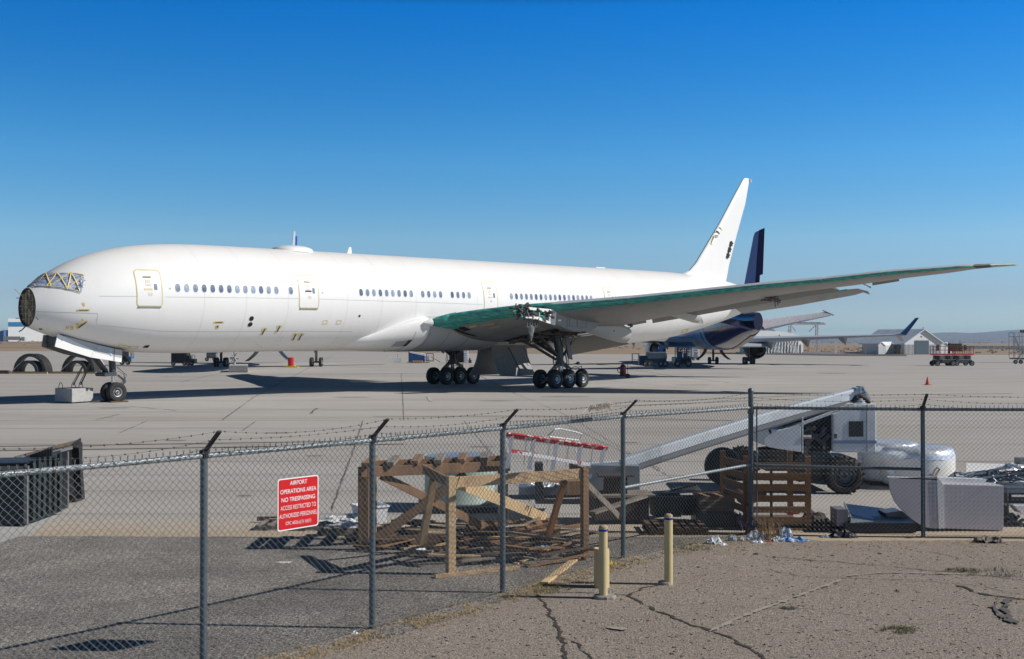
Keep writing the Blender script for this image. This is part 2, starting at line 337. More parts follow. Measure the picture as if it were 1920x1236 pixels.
def stain(name, spots, mt, z):
    m = MB()
    for k_, (u, v, rx, ry) in enumerate(spots):
        p = G(u, v); n_ = 26; m.add([p + V((rx * cos(2 * pi * j / n_) * (1 + .45 * noise.noise(V((j * .7, k_, 1)))), ry * sin(2 * pi * j / n_) * (1 + .45 * noise.noise(V((j * .8, k_, 5)))), z + k_ * .0003)) for j in range(n_)], [tuple(range(n_))])
    o = m.build(name, mt); o['kind'] = 'structure'
random.seed(12)
stain('oil_stain', [(845, 735, 1.2, .5), (1060, 744, 1.5, .6), (930, 752, .9, .4), (215, 765, .8, .35), (520, 812, .5, .22), (1300, 722, 1.4, .6), (1480, 740, .9, .4), (660, 745, 1.1, .5), (330, 826, .35, .2), (905, 838, .4, .2), (1560, 700, 1.5, .9), (1180, 830, .3, .2), (590, 855, .25, .16), (460, 930, .16, .1)], mat('oil_dark_concrete', (.26, .245, .225), .8, var=.25, scale=2), .0065)
cracks('tyre_mark', [([(-40, 838), (300, 833), (760, 826)], .22), ([(-40, 846), (300, 841), (760, 833)], .22), ([(300, 706), (800, 700), (1300, 703)], .35), ([(1150, 756), (1500, 742), (1900, 738)], .25), ([(1150, 762), (1500, 748), (1900, 744)], .25), ([(700, 782), (1000, 780), (1400, 790)], .2)], .2, mat('rubber_marked_concrete', (.33, .315, .29), .85, var=.2, scale=5), z=.0225)
# hills
HILL = mat('hill_scrub', (.19, .15, .13), .95, var=.3, scale=.004, col2=(.10, .085, .075), c2pos=.55, c2w=.1, s2=.012, stretch=(1, .25, 1))
ridge = [(-2400, 0), (-300, 640.5), (0, 641), (900, 640.5), (1200, 638), (1400, 634), (1500, 631), (1640, 629.3), (1700, 627), (1739, 625), (1786, 623.2), (1822, 624.4), (1859, 622), (1880, 620), (1910, 618), (1990, 615), (2150, 618), (2500, 610), (3000, 625)]
m = MB(); us = list(range(-600, 2800, 12)); R = [(5600, 0), (6200, .10), (6900, .26), (7600, .45), (8300, .68), (9000, 1), (9600, .8), (10500, .2)]
for D, k in R:
    for u in us:
        v = lerp(ridge, u)[0] if u > -300 else 640.5; zt = (EYE + (HOR - v) * 9000 / F)
        z = max(2, zt * k + zt * .10 * noise.noise(V((u * .015, D * .002, 1))) * (1 if 0 < k < 1 else .3)); x = (u - 960) / F * D; m.v.append(V((x, D, z if k > 0 else -2)))
n = len(us)
for j in range(len(R) - 1):
    for i in range(n - 1): m.f.append((j * n + i, j * n + i + 1, (j + 1) * n + i + 1, (j + 1) * n + i)); m.m.append(0)
o = m.build('hills', HILL, smooth=60); o['kind'] = 'structure'
# ------------------------------------------------------------------ chain link fence
ZR = 2.12
def fence_run(name, label, pts, arms, off, midrails, skip_first=False, frame_from=None):
    root = thing(name, label, 'fence', tuple(pts[0] if name else pts[0]))
    side = []
    for i, p in enumerate(pts):
        if skip_first and i == 0: continue
        m = MB(); term = (i == len(pts) - 1 and not skip_first)
        r = .043 if term else .036
        ztop = 2.40 if term else 2.14
        m.tube([p, p + V((0, 0, ztop))], r, 14)
        if term:
            m.lathe(p, (0, 0, 1), [(2.02, .044), (2.02, .055), (2.10, .055), (2.10, .044)], 14); m.lathe(p, (0, 0, 1), [(2.37, .048), (2.40, .052), (2.43, .045), (2.455, .02), (2.457, 0)], 14)
        post = m.build('post', POSTM, root, smooth=40)
        if not term:
            a = arms(i); m = MB(); m.lathe(p, (0, 0, 1), [(2.10, .037), (2.10, .046), (2.17, .046), (2.18, .02), (2.18, 0)], 12)
            m.bar(p + V((0, 0, 2.15)), p + V((0, 0, 2.12)) + a, .045, .022, up=V((-a.y, a.x, 0)).cross(a)); m.build('barb_arm', BLACKP, post)
    for i, (a, b) in enumerate(zip(pts, pts[1:])):
        d = (b - a).normalized(); n = V((d.y, -d.x, 0)); n = n if n.y < 0 else -n     # towards the viewer's side
        m = MB(); m.tube([a + V((0, 0, ZR)), b + V((0, 0, ZR))], .027, 12)
        rail = m.build('top_rail', GALV if not skip_first else POSTM, root, smooth=40)
        m = MB(); L = (b - a).length; k = int(L / .115)
        for j in range(k):
            c = a + d * (L * (j + .5) / k) + V((0, 0, ZR)); pp = []
            for q in range(7):
                an = 2 * pi * q / 6; pp.append(c + d * (.02 * (q / 6 - .5)) + n * (.030 * cos(an)) + V((0, 0, .030 * sin(an))))
            m.tube(pp, .004, 3, cap=False)
        m.build('tie_wire', DARKM, rail)['kind'] = 'stuff'
        # woven wire
        m = MB(); nw = int(round(L / .037)); wd = L / nw; o = n * (off + .004)
        for j in range(nw):
            x0 = (j + .5) * wd; pp = []
            H = int(2.10 / .036) + 1
            for q in range(H + 1):
                z = .03 + q * .036; sx = (.5 if (q + j) % 2 else -.5) * wd
                p = a + d * (x0 + sx * 1.03) + o + n * (.003 if q % 2 else -.003); p.z = z; p += V((0, 0, 0)); pp.append(p)
            e = pp[-1]; pp.append(V((e.x + d.x * (.010 if (H + j) % 2 else -.010), e.y, 2.195)))
            m.tube(pp, .0031, 3, cap=False)
        m.build('wire_mesh', WIRE, root)
        m = MB(); m.tube([a + o + V((0, 0, .05)), b + o + V((0, 0, .05))], .003, 4); m.build('tension_wire', WIRE, root)
        if i in midrails:
            m = MB(); z0, z1 = midrails[i]; m.tube([a + V((0, 0, z0)), b + V((0, 0, z1))], .025, 10); m.build('brace_rail', GALV if not skip_first else POSTM, root, smooth=40)
    # barbed strands
    tips = [(p, arms(i)) for i, p in enumerate(pts)]
    for k, fr in enumerate((1.0, .66, .34)):
        m = MB()
        for i in range(len(pts) - 1):
            (p, a), (q, b) = tips[i], tips[i + 1]
            if skip_first and i == 0: A = p + V((0, 0, 2.12 + .26 * fr)); B = q + V((0, 0, 2.12)) + b * fr
            elif i == len(pts) - 2 and not skip_first: A = p + V((0, 0, 2.12)) + a * fr; B = q + V((0, 0, 2.12 + .26 * fr))
            else: A = p + V((0, 0, 2.12)) + a * fr; B = q + V((0, 0, 2.12)) + b * fr
            L = (B - A).length; N = 16; sag = .03 + .02 * ((i + k) % 3)
            if k == 2 and i in (0, 1): sag = .10
            P = [A + (B - A) * (j / N) - V((0, 0, sag * 4 * (j / N) * (1 - j / N))) for j in range(N + 1)]
            m.tube(P, .0018, 4)
            nb_ = int(L / .125)
            for j in range(nb_):
                f = (j + .5) / nb_ * N; ii = min(int(f), N - 1); c = P[ii] + (P[ii + 1] - P[ii]) * (f - ii); dd = (B - A).normalized(); s1 = dd.orthogonal().normalized(); s2 = dd.cross(s1)
                an = random.uniform(0, 3.14); e = s1 * cos(an) + s2 * sin(an)
                m.bar(c - e * .014 + dd * .008, c + e * .014 - dd * .008, .0024, .0024); e2 = s1 * cos(an + 1.4) + s2 * sin(an + 1.4); m.bar(c - e2 * .014 - dd * .008, c + e2 * .014 + dd * .008, .0024, .0024)
                m.obox(c, dd * .008, s1 * .004, s2 * .004)
        m.build('barbed_wire', BARB, root)
    return root
fence_run('chain_link_fence', 'angled chain link fence with slanted barbed wire arms from lower left to tall capped post', FP, lambda i: V((.19, -.15, .25)), .032, {5: (1.05, 1.16)})
fence_run('chain_link_fence', 'chain link fence to the right of the tall capped post, before white panel scrap', FR, lambda i: V((.0, -.2, .26)), .034, {0: (1.15, 1.13)}, skip_first=True)
# gate stile beside the corner post
m = MB(); g0 = V((4.135, 19.16, 0)); m.tube([g0 + V((0, 0, .08)), g0 + V((0, 0, 2.1))], .012, 8); tag(m.build('tension_bar', POSTM), 'thin upright tension bar beside the tall capped fence post', 'bar')
# sign on the fence
def fence_at(u, a, b, n=.05):
    r = ray(u, 700); d = b - a; k = (a.x * r.y - a.y * r.x) / (d.y * r.x - d.x * r.y); return a + d * k
a0, b0 = fence_at(515.5, FP[2], FP[3]), fence_at(592, FP[2], FP[3]); dd = (b0 - a0).normalized(); nn = V((dd.y, -dd.x, 0)) * 1.0
L = (b0 - a0).length; c0 = (a0 + b0) / 2 + nn * .045
zt = EYE - (898 - HOR) * a0.y / F; zb = EYE - (996 - HOR) * a0.y / F; zc, hh = (zt + zb) / 2, (zt - zb) / 2
sign = thing('warning_sign', 'red restricted-area warning sign with white lettering wired to the fence', 'sign', tuple(c0.xy) + (zc - hh,))
def rrect(hw, h2, r, off):
    P = []
    for cx, cz, a1 in ((hw - r, h2 - r, 0), (-hw + r, h2 - r, 90), (-hw + r, -h2 + r, 180), (hw - r, -h2 + r, 270)):
        for k in range(6): a = radians(a1 + 18 * k); P.append(c0 + dd * (cx + r * cos(a)) + V((0, 0, zc + cz + r * sin(a))) + nn * off)
    return P
m = MB(); m.prism(rrect(L / 2, hh, .03, 0), nn * .003); m.build('border', SIGNW, sign)
m = MB(); m.prism(rrect(L / 2 - .012, hh - .012, .024, .0032), nn * .001); m.build('panel', mat('sign_red', (.58, .008, .012), .35, var=.03), sign)
def text(txt, zc_, wd, ht, bold):
    cu = bpy.data.curves.new('t', 'FONT'); cu.body = txt; cu.align_x = 'CENTER'; cu.align_y = 'CENTER'; cu.offset = bold; cu.size = 1
    t = bpy.data.objects.new('t', cu); COL.objects.link(t); dg = bpy.context.evaluated_depsgraph_get(); me = bpy.data.meshes.new_from_object(t.evaluated_get(dg)); bpy.data.objects.remove(t)
    xs = [v.co.x for v in me.vertices]; zs = [v.co.y for v in me.vertices]; w0, h0 = max(xs) - min(xs), max(zs) - min(zs); cx, cy = (max(xs) + min(xs)) / 2, (max(zs) + min(zs)) / 2
    for v in me.vertices:
        x, y = (v.co.x - cx) / w0 * wd, (v.co.y - cy) / h0 * ht; v.co = c0 + nn * .0055 + dd * x + V((0, 0, zc_ + y)) - V(sign.location)
    me.materials.clear(); me.materials.append(SIGNW); o = bpy.data.objects.new('lettering', me); COL.objects.link(o); o.parent = sign
for i, (tx, wf, bo) in enumerate([('AIRPORT', .42, .006), ('OPERATIONS AREA', .88, .006), ('NO TRESPASSING', .82, .006), ('ACCESS RESTRICTED TO', .86, -.004), ('AUTHORIZED PERSONNEL', .92, -.004), ('CPC 602(u)(1) (t)(1)', .62, -.004)]):
    text(tx, zc + hh * (.80 - i * .31), L * wf, hh * .165, bo)
for sx in (-1, 1):
    for sz in (-1, 1):
        m = MB(); m.lathe(c0 + dd * sx * (L / 2 - .03) + V((0, 0, zc + sz * (hh - .03))), nn, [(.004, .006), (.008, .005), (.0081, 0)], 8); m.build('bolt', DARKM, sign)
# ------------------------------------------------------------------ the white airliner
FT = [ # s, top, bottom, half width, widest height
(1.15, 5.93, 3.93, .98, 4.93), (1.7, 6.35, 3.70, 1.42, 4.95), (2.4, 6.86, 3.46, 1.84, 5.0), (3.2, 7.32, 3.22, 2.16, 5.08), (4.2, 7.74, 2.98, 2.45, 5.18),
(5.5, 8.12, 2.72, 2.72, 5.30), (7.0, 8.40, 2.53, 2.92, 5.40), (9.0, 8.58, 2.43, 3.05, 5.47), (11.5, 8.65, 2.40, 3.10, 5.5), (30, 8.65, 2.40, 3.10, 5.5),
(50, 8.65, 2.40, 3.10, 5.5), (54, 8.65, 2.50, 3.04, 5.55), (58, 8.62, 2.85, 2.85, 5.75), (62, 8.48, 3.45, 2.42, 6.0), (66, 8.22, 4.15, 1.78, 6.25),
(69, 7.88, 4.75, 1.18, 6.35), (71, 7.42, 5.25, .72, 6.35), (72.2, 6.95, 5.75, .30, 6.35)]
def fus(s): return slerp(FT, s)
def sring(s, th, off=0.0):
    zt, zb, wd, zc = fus(s); c = cos(th); h = (zt - zc) if c > 0 else (zc - zb)
    return AF(s, (wd + off) * sin(th), zc + (h + off) * c)
def fus_t(s, z, off=0.0):
    zt, zb, wd, zc = fus(s); h = (zt - zc) if z > zc else (zc - zb)
    return (wd) * sqrt(max(0, 1 - ((z - zc) / h) ** 2)) + off
def onfus(u, v):
    r = ray(u, v); o = V((0, 0, EYE))
    def st(k):
        p = o + r * k; q = V((p.x - AX, p.y - AD, 0)); s = q.dot(AA); t = q.dot(AN); z = p.z - .551 - .0125 * (s - 37)
        return s, t, z
    def ins(k):
        s, t, z = st(k)
        if s < 1.15 or s > 72.2: return False
        zt, zb, wd, zc = fus(s); h = (zt - zc) if z > zc else (zc - zb)
        return (t / wd) ** 2 + ((z - zc) / h) ** 2 < 1
    k = 45.0
    while k < 130 and not ins(k): k += .08
    if k >= 130: return None
    a, b = k - .08, k
    for _ in range(14):
        m = (a + b) / 2
        if ins(m): b = m
        else: a = m
    s, t, z = st(b); zt, zb, wd, zc = fus(s); h = (zt - zc) if z > zc else (zc - zb)
    return s, atan2(t / wd, (z - zc) / h)
plane = thing('airliner', 'big white stripped airliner without engines, nose cone or markings, parked across the apron', 'airliner', tuple(AF(35, 0, 0).xy) + (0,))
ss = [1.15 + i * .35 for i in range(24)] + [9.6 + i * 1.2 for i in range(33)] + [49.5 + i * .75 for i in range(30)] + [72.2]
NS = 96
m = MB(); m.loft([[sring(s, 2 * pi * j / NS) for j in range(NS)] for s in ss], cap=False)
m.f.append(tuple(len(m.v) - NS + j for j in range(NS))); m.m.append(0)
body = m.build('fuselage', WHITE, plane, smooth=40)
# nose bulkhead, radome removed
m = MB()
def nb(t, z, ds=0): return AF(1.15 + ds, t, 4.93 + z)
R0 = .97
for r0, r1, d0, d1, mi in [(.98, .93, -.03, -.03, 0), (.93, .90, -.03, .13, 1)]:
    for j in range(40):
        a, b = 2 * pi * j / 40, 2 * pi * (j + 1) / 40
        m.add([nb(r0 * sin(a), r0 * 1.02 * cos(a), d0), nb(r0 * sin(b), r0 * 1.02 * cos(b), d0), nb(r1 * sin(b), r1 * 1.02 * cos(b), d1), nb(r1 * sin(a), r1 * 1.02 * cos(a), d1)], [(0, 1, 2, 3)], mi)
m.add([nb(.92 * sin(2 * pi * j / 40), .94 * cos(2 * pi * j / 40), .12) for j in range(40)], [tuple(range(40))], 2)
BULK = mat('bulkhead_primer', (.50, .42, .29), .7, var=.5, scale=3)
nose = m.build('nose_bulkhead', [mat('dark_edge', (.05, .05, .045), .6), DARKM, BULK], plane)
m = MB()
for t in (-.55, -.2, .2, .55):
    h = sqrt(.92 ** 2 - t * t) * .97; m.bar(nb(t, -h, .08), nb(t, h, .08), .05, .1, up=AA)
for z in (-.6, -.3, .05, .35, .65):
    h = sqrt(.92 ** 2 - z * z) * .96; m.bar(nb(-h, z, .07), nb(h, z, .07), .04, .1, up=AA)
m.obox(nb(.1, .15, .02), AA * .12, AN * .16, V((0, 0, .22))); m.obox(nb(.45, -.35, .04), AA * .1, AN * .14, V((0, 0, .15)))
m.obox(nb(.3, .62, .04), AA * .08, AN * .1, V((0, 0, .07)))
for i in range(14):
    a = random.uniform(0, 6.28); r = random.uniform(.1, .75); b = a + random.uniform(.3, 1.4); r2 = random.uniform(.1, .8)
    p, q = nb(r * sin(a), r * cos(a), .05), nb(r2 * sin(b), r2 * cos(b), .05)
    m.tube([p, (p + q) / 2 - AA * random.uniform(0, .2) - V((0, 0, .1)), q], .015, 5)
m.build('bulkhead_frame', mat('frame_primer', (.32, .27, .19), .7, var=.5, scale=5), nose)
m = MB(); m.tube([nb(-.35, .95, -.5), nb(-.05, .62, -.28), nb(.35, .15, .05)], .022, 6)
m.build('radome_stay', mat('brass_rod', (.45, .38, .2), .5), nose)
m = MB(); m.tube([nb(.1, -.95, -.1), nb(0, -1.15, -.25), nb(-.05, -1.25, -.4)], .03, 6); m.tube([nb(-.9, .5, -.02), nb(-1.05, .5, -.1)], .02, 5); m.tube([nb(-.9, -.55, -.02), nb(-1.05, -.55, -.12)], .02, 5)
m.tube([nb(.95, -.5, 0), nb(1.05, -.65, .1)], .02, 5)
m.build('bracket', DARKM, nose)
# windshield cover: film wrapped round the flight deck windows, taped in zigzags
top = [onfus(u, v) for u, v in [(86, 514.5), (106, 513.2), (131, 513), (157, 516.5)]]
bot = [onfus(u, v) for u, v in [(67, 538.6), (95, 539), (125, 542.5), (152, 549)]]
cols = [(t, b) for t, b in zip(top, bot)]
cols = [((t[0], -t[1]), (b[0], -b[1])) for t, b in reversed(cols)] + cols
def wpt(x, y, off):     # x: 0..7 across, y: 0 top..1 bottom
    i = min(int(x), len(cols) - 2); k = x - i; (t0, b0), (t1, b1) = cols[i], cols[i + 1]
    ts, tt, bs, bt = t0[0] + (t1[0] - t0[0]) * k, t0[1] + (t1[1] - t0[1]) * k, b0[0] + (b1[0] - b0[0]) * k, b0[1] + (b1[1] - b0[1]) * k
    return sring(ts + (bs - ts) * y, tt + (bt - tt) * y, off)
m = MB(); nx, ny = 84, 12
pts = []
for i in range(nx + 1):
    for j in range(ny + 1):
        x = 7 * i / nx; p = wpt(x, j / ny, 0); pts.append(wpt(x, j / ny, .035 + .03 * noise.noise(p * 5) + .012 * noise.noise(p * 17)))
m.add(pts, [(i * (ny + 1) + j, (i + 1) * (ny + 1) + j, (i + 1) * (ny + 1) + j + 1, i * (ny + 1) + j + 1) for i in range(nx) for j in range(ny)])
cov = m.build('windshield_cover', FILM, plane, smooth=30)
def strip(m, a, b, wd, fn, n=8, mi=0):
    P = [fn(a[0] + (b[0] - a[0]) * k / n, a[1] + (b[1] - a[1]) * k / n) for k in range(n + 1)]
    nrm = [fn(a[0] + (b[0] - a[0]) * k / n, a[1] + (b[1] - a[1]) * k / n, 1) for k in range(n + 1)]
    vs = []
    for k in range(n + 1):
        d = (P[min(k + 1, n)] - P[max(k - 1, 0)]).normalized(); nn = (nrm[k] - P[k]).normalized(); sd = d.cross(nn).normalized() * wd / 2
        vs += [P[k] + sd, P[k] - sd]
    m.add(vs, [(2 * k, 2 * k + 1, 2 * k + 3, 2 * k + 2) for k in range(n)], mi)
m = MB(); wf = lambda x, y, o=0: wpt(x, y, .075 + o)
for sgn in (0, 1):
    f = (lambda x: 7 - x) if sgn else (lambda x: x)
    for a, b in [((4.0, 0), (3.6, 1)), ((4.0, 0), (5, 1)), ((3.7, .8), (5, .02)), ((5, 0), (4.7, 1)), ((5, 0), (6, 1)), ((4.8, 1), (6, 0)), ((6.05, 0), (6, 1)), ((6.05, 0), (6.85, .95)), ((6, .95), (7, .02))]:
        strip(m, (f(a[0]), a[1]), (f(b[0]), b[1]), .052, wf)
strip(m, (3.4, 1), (7, 1.0), .03, wf, 20); strip(m, (5.9, 0), (7, 0), .04, wf)
m.build('masking_tape', mat('orange_tape', (.74, .56, .20), .5), cov)
m = MB()   # loose bright foil corner
for i in range(26):
    x = random.uniform(6.55, 7); y = random.uniform(0, 1); p = wpt(x, y, .08); q = [p + V([random.uniform(-.12, .12) for _ in range(3)]) for _ in range(3)]
    m.add(q, [(0, 1, 2)])
m.build('foil_scrap', FOIL, cov)
# generic pieces stuck to the skin, given by their corners in the photograph
def decal(name, quad, mt, off=.014, nu=4, nv=4, parent=body, label=None, jit=0):
    (a, b, c, d) = quad; vs = []
    for i in range(nu + 1):
        for j in range(nv + 1):
            x, y = i / nu, j / nv
            u = (a[0] * (1 - x) + b[0] * x) * (1 - y) + (d[0] * (1 - x) + c[0] * x) * y
            v = (a[1] * (1 - x) + b[1] * x) * (1 - y) + (d[1] * (1 - x) + c[1] * x) * y
            h = onfus(u, v)
            if h is None: return None
            vs.append(sring(h[0], h[1], off))
    m = MB(); m.add(vs, [(i * (nv + 1) + j, (i + 1) * (nv + 1) + j, (i + 1) * (nv + 1) + j + 1, i * (nv + 1) + j + 1) for i in range(nu) for j in range(nv)])
    return m.build(name, mt, parent)
def seam(m, pix, wd=.02, off=.006):
    P = [];
    for (u0, v0), (u1, v1) in zip(pix, pix[1:]):
        n = max(2, int(hypot(u1 - u0, v1 - v0) / 8))
        for k in range(n): P.append((u0 + (u1 - u0) * k / n, v0 + (v1 - v0) * k / n))
    P.append(pix[-1]); H = [h for h in (onfus(*p) for p in P) if h]
    pts = [sring(h[0], h[1], off) for h in H]; nn = [sring(h[0], h[1], off + 1) - p for h, p in zip(H, pts)]
    vs = []
    for k in range(len(pts)):
        d = (pts[min(k + 1, len(pts) - 1)] - pts[max(0, k - 1)]).normalized(); sd = d.cross(nn[k]).normalized() * wd / 2; vs += [pts[k] + sd, pts[k] - sd]
    m.add(vs, [(2 * k, 2 * k + 1, 2 * k + 3, 2 * k + 2) for k in range(len(pts) - 1)])
m = MB()
for pix in [[(67, 584.5), (120, 586), (183, 588)], [(183, 588), (181, 609.5), (230, 614), (300, 621), (400, 622)], [(186, 555.5), (258, 556)], [(310, 557), (420, 558), (560, 560)],
            [(600, 561), (760, 566), (905, 571)], [(400, 622), (560, 621), (660, 622)], [(480, 645), (500, 656)], [(516, 655), (530, 630)]]:
    seam(m, pix)
m.build('panel_seam', PANEL, body)
for q, nm in [(((144, 580), (168, 580), (168, 583.5), (144, 583.5)), 'masking_tape'), (((153, 568), (158, 567), (160, 573), (157, 575)), 'masking_tape'),
              (((142, 614), (162, 601), (164.5, 604), (145, 617.5)), 'masking_tape'), (((141.5, 607), (145.5, 605), (149, 611), (145, 614)), 'masking_tape'), (((152, 599), (155, 598), (156, 603), (153.5, 603.5)), 'masking_tape'),
              (((401, 603), (420, 602.5), (419, 606), (400.5, 606)), 'masking_tape'), (((405, 609.5), (411, 609.5), (410, 616), (404, 616)), 'masking_tape')]:
    decal(nm, q, YTAPE)
for q in [((148, 581.2), (165, 581.2), (165, 582.4), (148, 582.4)), ((146, 613.5), (161, 603.5), (162, 604.8), (147.5, 615)), ((404, 604), (417, 603.7), (416.5, 605), (403.5, 605.1)), ((406.5, 611), (409, 611), (408.5, 614), (406, 614))]:
    decal('painted_stripe', q, BLACKM, off=.02)
m = MB()   # taped letters H and B
for a, b in [((123, 618), (124.5, 611)), ((127.5, 618), (129, 611)), ((123.5, 614.8), (128.5, 614.2)), ((132.5, 618), (133, 611.2)), ((132.5, 618), (136.5, 617.5)), ((133, 611.3), (136.2, 611.8)), ((132.8, 614.5), (136.5, 614.5)), ((136.4, 611.8), (136.6, 617.5))]:
    seam(m, [a, b], .045, .014)
m.build('taped_letter', YTAPE, body)
for s in (9.6, 12.3, 15.2, 19.6, 22.4, 25.3, 31.0, 42.5, 48, 51.5, 55, 58.6, 62):
    for a0_, a1_ in ((.25, 2.9),):
        N = 40; vs = []; m = MB()
        for k in range(N + 1): th = a0_ + (a1_ - a0_) * k / N; vs += [sring(s, th, .004), sring(s + .018, th, .004)]
        m.add(vs, [(2 * k, 2 * k + 1, 2 * k + 3, 2 * k + 2) for k in range(N)]); m.build('panel_seam', mat('faint_seam', (.64, .635, .62), .5), body)
def portring(name, u, v, r, mt, off=.014):
    h = onfus(u, v); p0 = AF(0, 0, 0); vs = []
    s0, th0 = h; zt, zb, wd, zc = fus(s0)
    for j in range(14):
        a = 2 * pi * j / 14; vs.append(sring(s0 + r * cos(a), th0 + r * sin(a) / wd, off))
    m = MB(); m.add(vs, [tuple(range(14))]); return m.build(name, mt, body)
portring('drain_port', 471.5, 597.5, .15, BLACKM); portring('drain_port', 469, 608.5, .15, BLACKM); portring('drain_port', 674, 592.5, .08, BLACKM); portring('static_port', 319, 541, .05, PANEL); portring('static_port', 605, 549, .05, PANEL); portring('drain_port', 76, 617, .08, DARKM)
for (u, v, k) in [(496, 621, 1), (524, 616, 1), (554, 631, 1), (565, 631, 1)]:   # taped drain marks
    decal('masking_tape', ((u - 4.5, v - 6), (u + 5.5, v - 6), (u + 4.5, v - 1), (u - 5, v - 1)), PTAPE, nu=2, nv=2)
    decal('drain_mast', ((u - .5, v - 5), (u + 2, v - 5), (u - 3.5, v + 6.5), (u - 6, v + 6.5)), mat('brown_mark', (.16, .10, .04), .6), off=.02, nu=2, nv=3)
    decal('masking_tape', ((u - 6, v + 3), (u - 2.5, v + 2), (u - 5, v + 8), (u - 8, v + 8)), YTAPE, off=.017, nu=2, nv=2)
def frame(quad, mt, name='masking_tape', wd=.05, parent=body):
    m = MB(); q = list(quad) + [quad[0]]
    for a, b in zip(q, q[1:]): seam(m, [a, b], wd, .016)
    return m.build(name, mt, parent)
frame([(606, 601), (614, 600.5), (613, 607), (605, 607.5)], PTAPE, wd=.035); frame([(632, 601), (640, 600.5), (638.5, 607), (630.5, 607.5)], PTAPE, wd=.035)
frame([(224, 646.5), (242, 649), (241, 653), (222, 650.5)], YTAPE, wd=.05); frame([(244, 649.5), (259, 650), (257, 653.5), (243, 653)], YTAPE, wd=.04)
frame([(1280, 619), (1290, 617), (1287, 623), (1277, 625)], YTAPE, wd=.08)
decal('access_opening', ((272, 648), (281, 647), (277, 652), (267, 652)), BLACKM, nu=2, nv=2)
decal('masking_tape', ((1297, 622), (1304, 617), (1304, 619), (1297, 626)), YTAPE, nu=2, nv=2)
# cabin windows
def window(s):
    m = MB(); z0 = 6.0
    for (hw, hh, off, mi) in [(.165, .245, .006, 1), (.135, .215, .016, 0)]:
        vs = []
        for j in range(16):
            a = 2 * pi * j / 16; ca, sa = cos(a), sin(a)
            x = hw * math.copysign(abs(ca) ** .8, ca); z = hh * math.copysign(abs(sa) ** .8, sa)
            vs.append(AF(s + x, fus_t(s + x, z0 + z) + off, z0 + z))
        m.add(vs + [AF(s, fus_t(s, z0) + off, z0)], [(j, (j + 1) % 16, 16) for j in range(16)], mi)
    m.build('cabin_window', [random.choice(WINDOWS), mat('window_rim', (.62, .63, .65), .4)], body)
W1 = [8.02 + .528 * i for i in range(13)] + [15.38] + [20.70 + .525 * i for i in range(9)] + [25.92 + .54 * i for i in range(4)] + [28.62 + .54 * i for i in range(4)] + [34.5 + .533 * i for i in range(18)]
for s in W1: window(s)
# passenger doors
def door(s0, s1, n):
    z0, z1 = 5.0, 6.93; c = .14; m = MB()
    def P(s, z, off): return AF(s, fus_t(s, z) + off, z)
    K = 10
    rows = []
    for k in range(K + 1):
        z = z0 + (z1 - z0) * k / K; ins = c if k in (0, K) else 0
        rows.append([P(s0 + ins * .6, z, .012)] + [P(s0 + (s1 - s0) * j / 4, z, .012) for j in (1, 2, 3)] + [P(s1 - ins * .6, z, .012)])
    vs = [p for r in rows for p in r]; m.add(vs, [(i * 5 + j, i * 5 + j + 1, (i + 1) * 5 + j + 1, (i + 1) * 5 + j) for i in range(K) for j in range(4)])
    d = m.build('door', WHITE, body, smooth=30)
    def sub(nm, a, b, za, zb, mt, off=.022):
        mm = MB(); vs = []
        for k in range(5):
            z = za + (zb - za) * k / 4; vs += [P(a, z, off), P(b, z, off)]
        mm.add(vs, [(2 * k, 2 * k + 1, 2 * k + 3, 2 * k + 2) for k in range(4)]); return mm.build(nm, mt, d)
    mm = MB()
    out = [(s0 + .08, z0), (s1 - .08, z0), (s1, z0 + .1), (s1, z1 - .12), (s1 - .14, z1), (s0 + .14, z1), (s0, z1 - .12), (s0, z0 + .1), (s0 + .08, z0)]
    for (a, za), (b, zb) in zip(out, out[1:]):
        nn = 8; vs = []
        for k in range(nn + 1):
            s = a + (b - a) * k / nn; z = za + (zb - za) * k / nn; dd = hypot(b - a, zb - za); ux, uz = -(zb - za) / dd * .028, (b - a) / dd * .028
            vs += [P(s + ux, z + uz, .02), P(s - ux, z - uz, .02)]
        mm.add(vs, [(2 * k, 2 * k + 1, 2 * k + 3, 2 * k + 2) for k in range(nn)])
    mm.build('masking_tape', PTAPE, d)
    mm = MB(); mm.bar(P(s0 + .05, z0 - .05, .03), P(s1 - .05, z0 - .05, .03), .06, .05); mm.build('door_sill', mat('sill_metal', (.22, .21, .2), .5), d)
    L = s1 - s0
    sub('handle_slot', s0 + L * .27, s0 + L * .62, 6.50, 6.58, YTAPE, .018); sub('handle_recess', s0 + L * .30, s0 + L * .59, 6.515, 6.565, BLACKM)
    sub('door_window', s0 + L * .68, s0 + L * .80, 5.86, 6.18, WINDOW)
    sub('placard', s0 + L * .28, s0 + L * .60, 5.84, 5.93, PTAPE if n != 1 else SIGNW)
    sub('placard', s0 + L * .34, s0 + L * .58, 6.10, 6.13, mat('faded_red', (.6, .25, .22), .6))
    sub('placard', s0 + L * .36, s0 + L * .56, 6.22, 6.40, mat('faded_pink', (.72, .62, .60), .6)); sub('placard', s0 + L * .44, s0 + L * .60, 5.55, 5.70, mat('faded_pink', (.72, .62, .60), .6))
    if n == 1: sub('masking_tape', s0 + L * .3, s0 + L * .62, 5.95, 6.03, BLACKM, .03)
for n, (a, b) in enumerate([(5.76, 7.12), (15.98, 17.4), (31.7, 33.05), (45.3, 46.65)]): door(a, b, n)
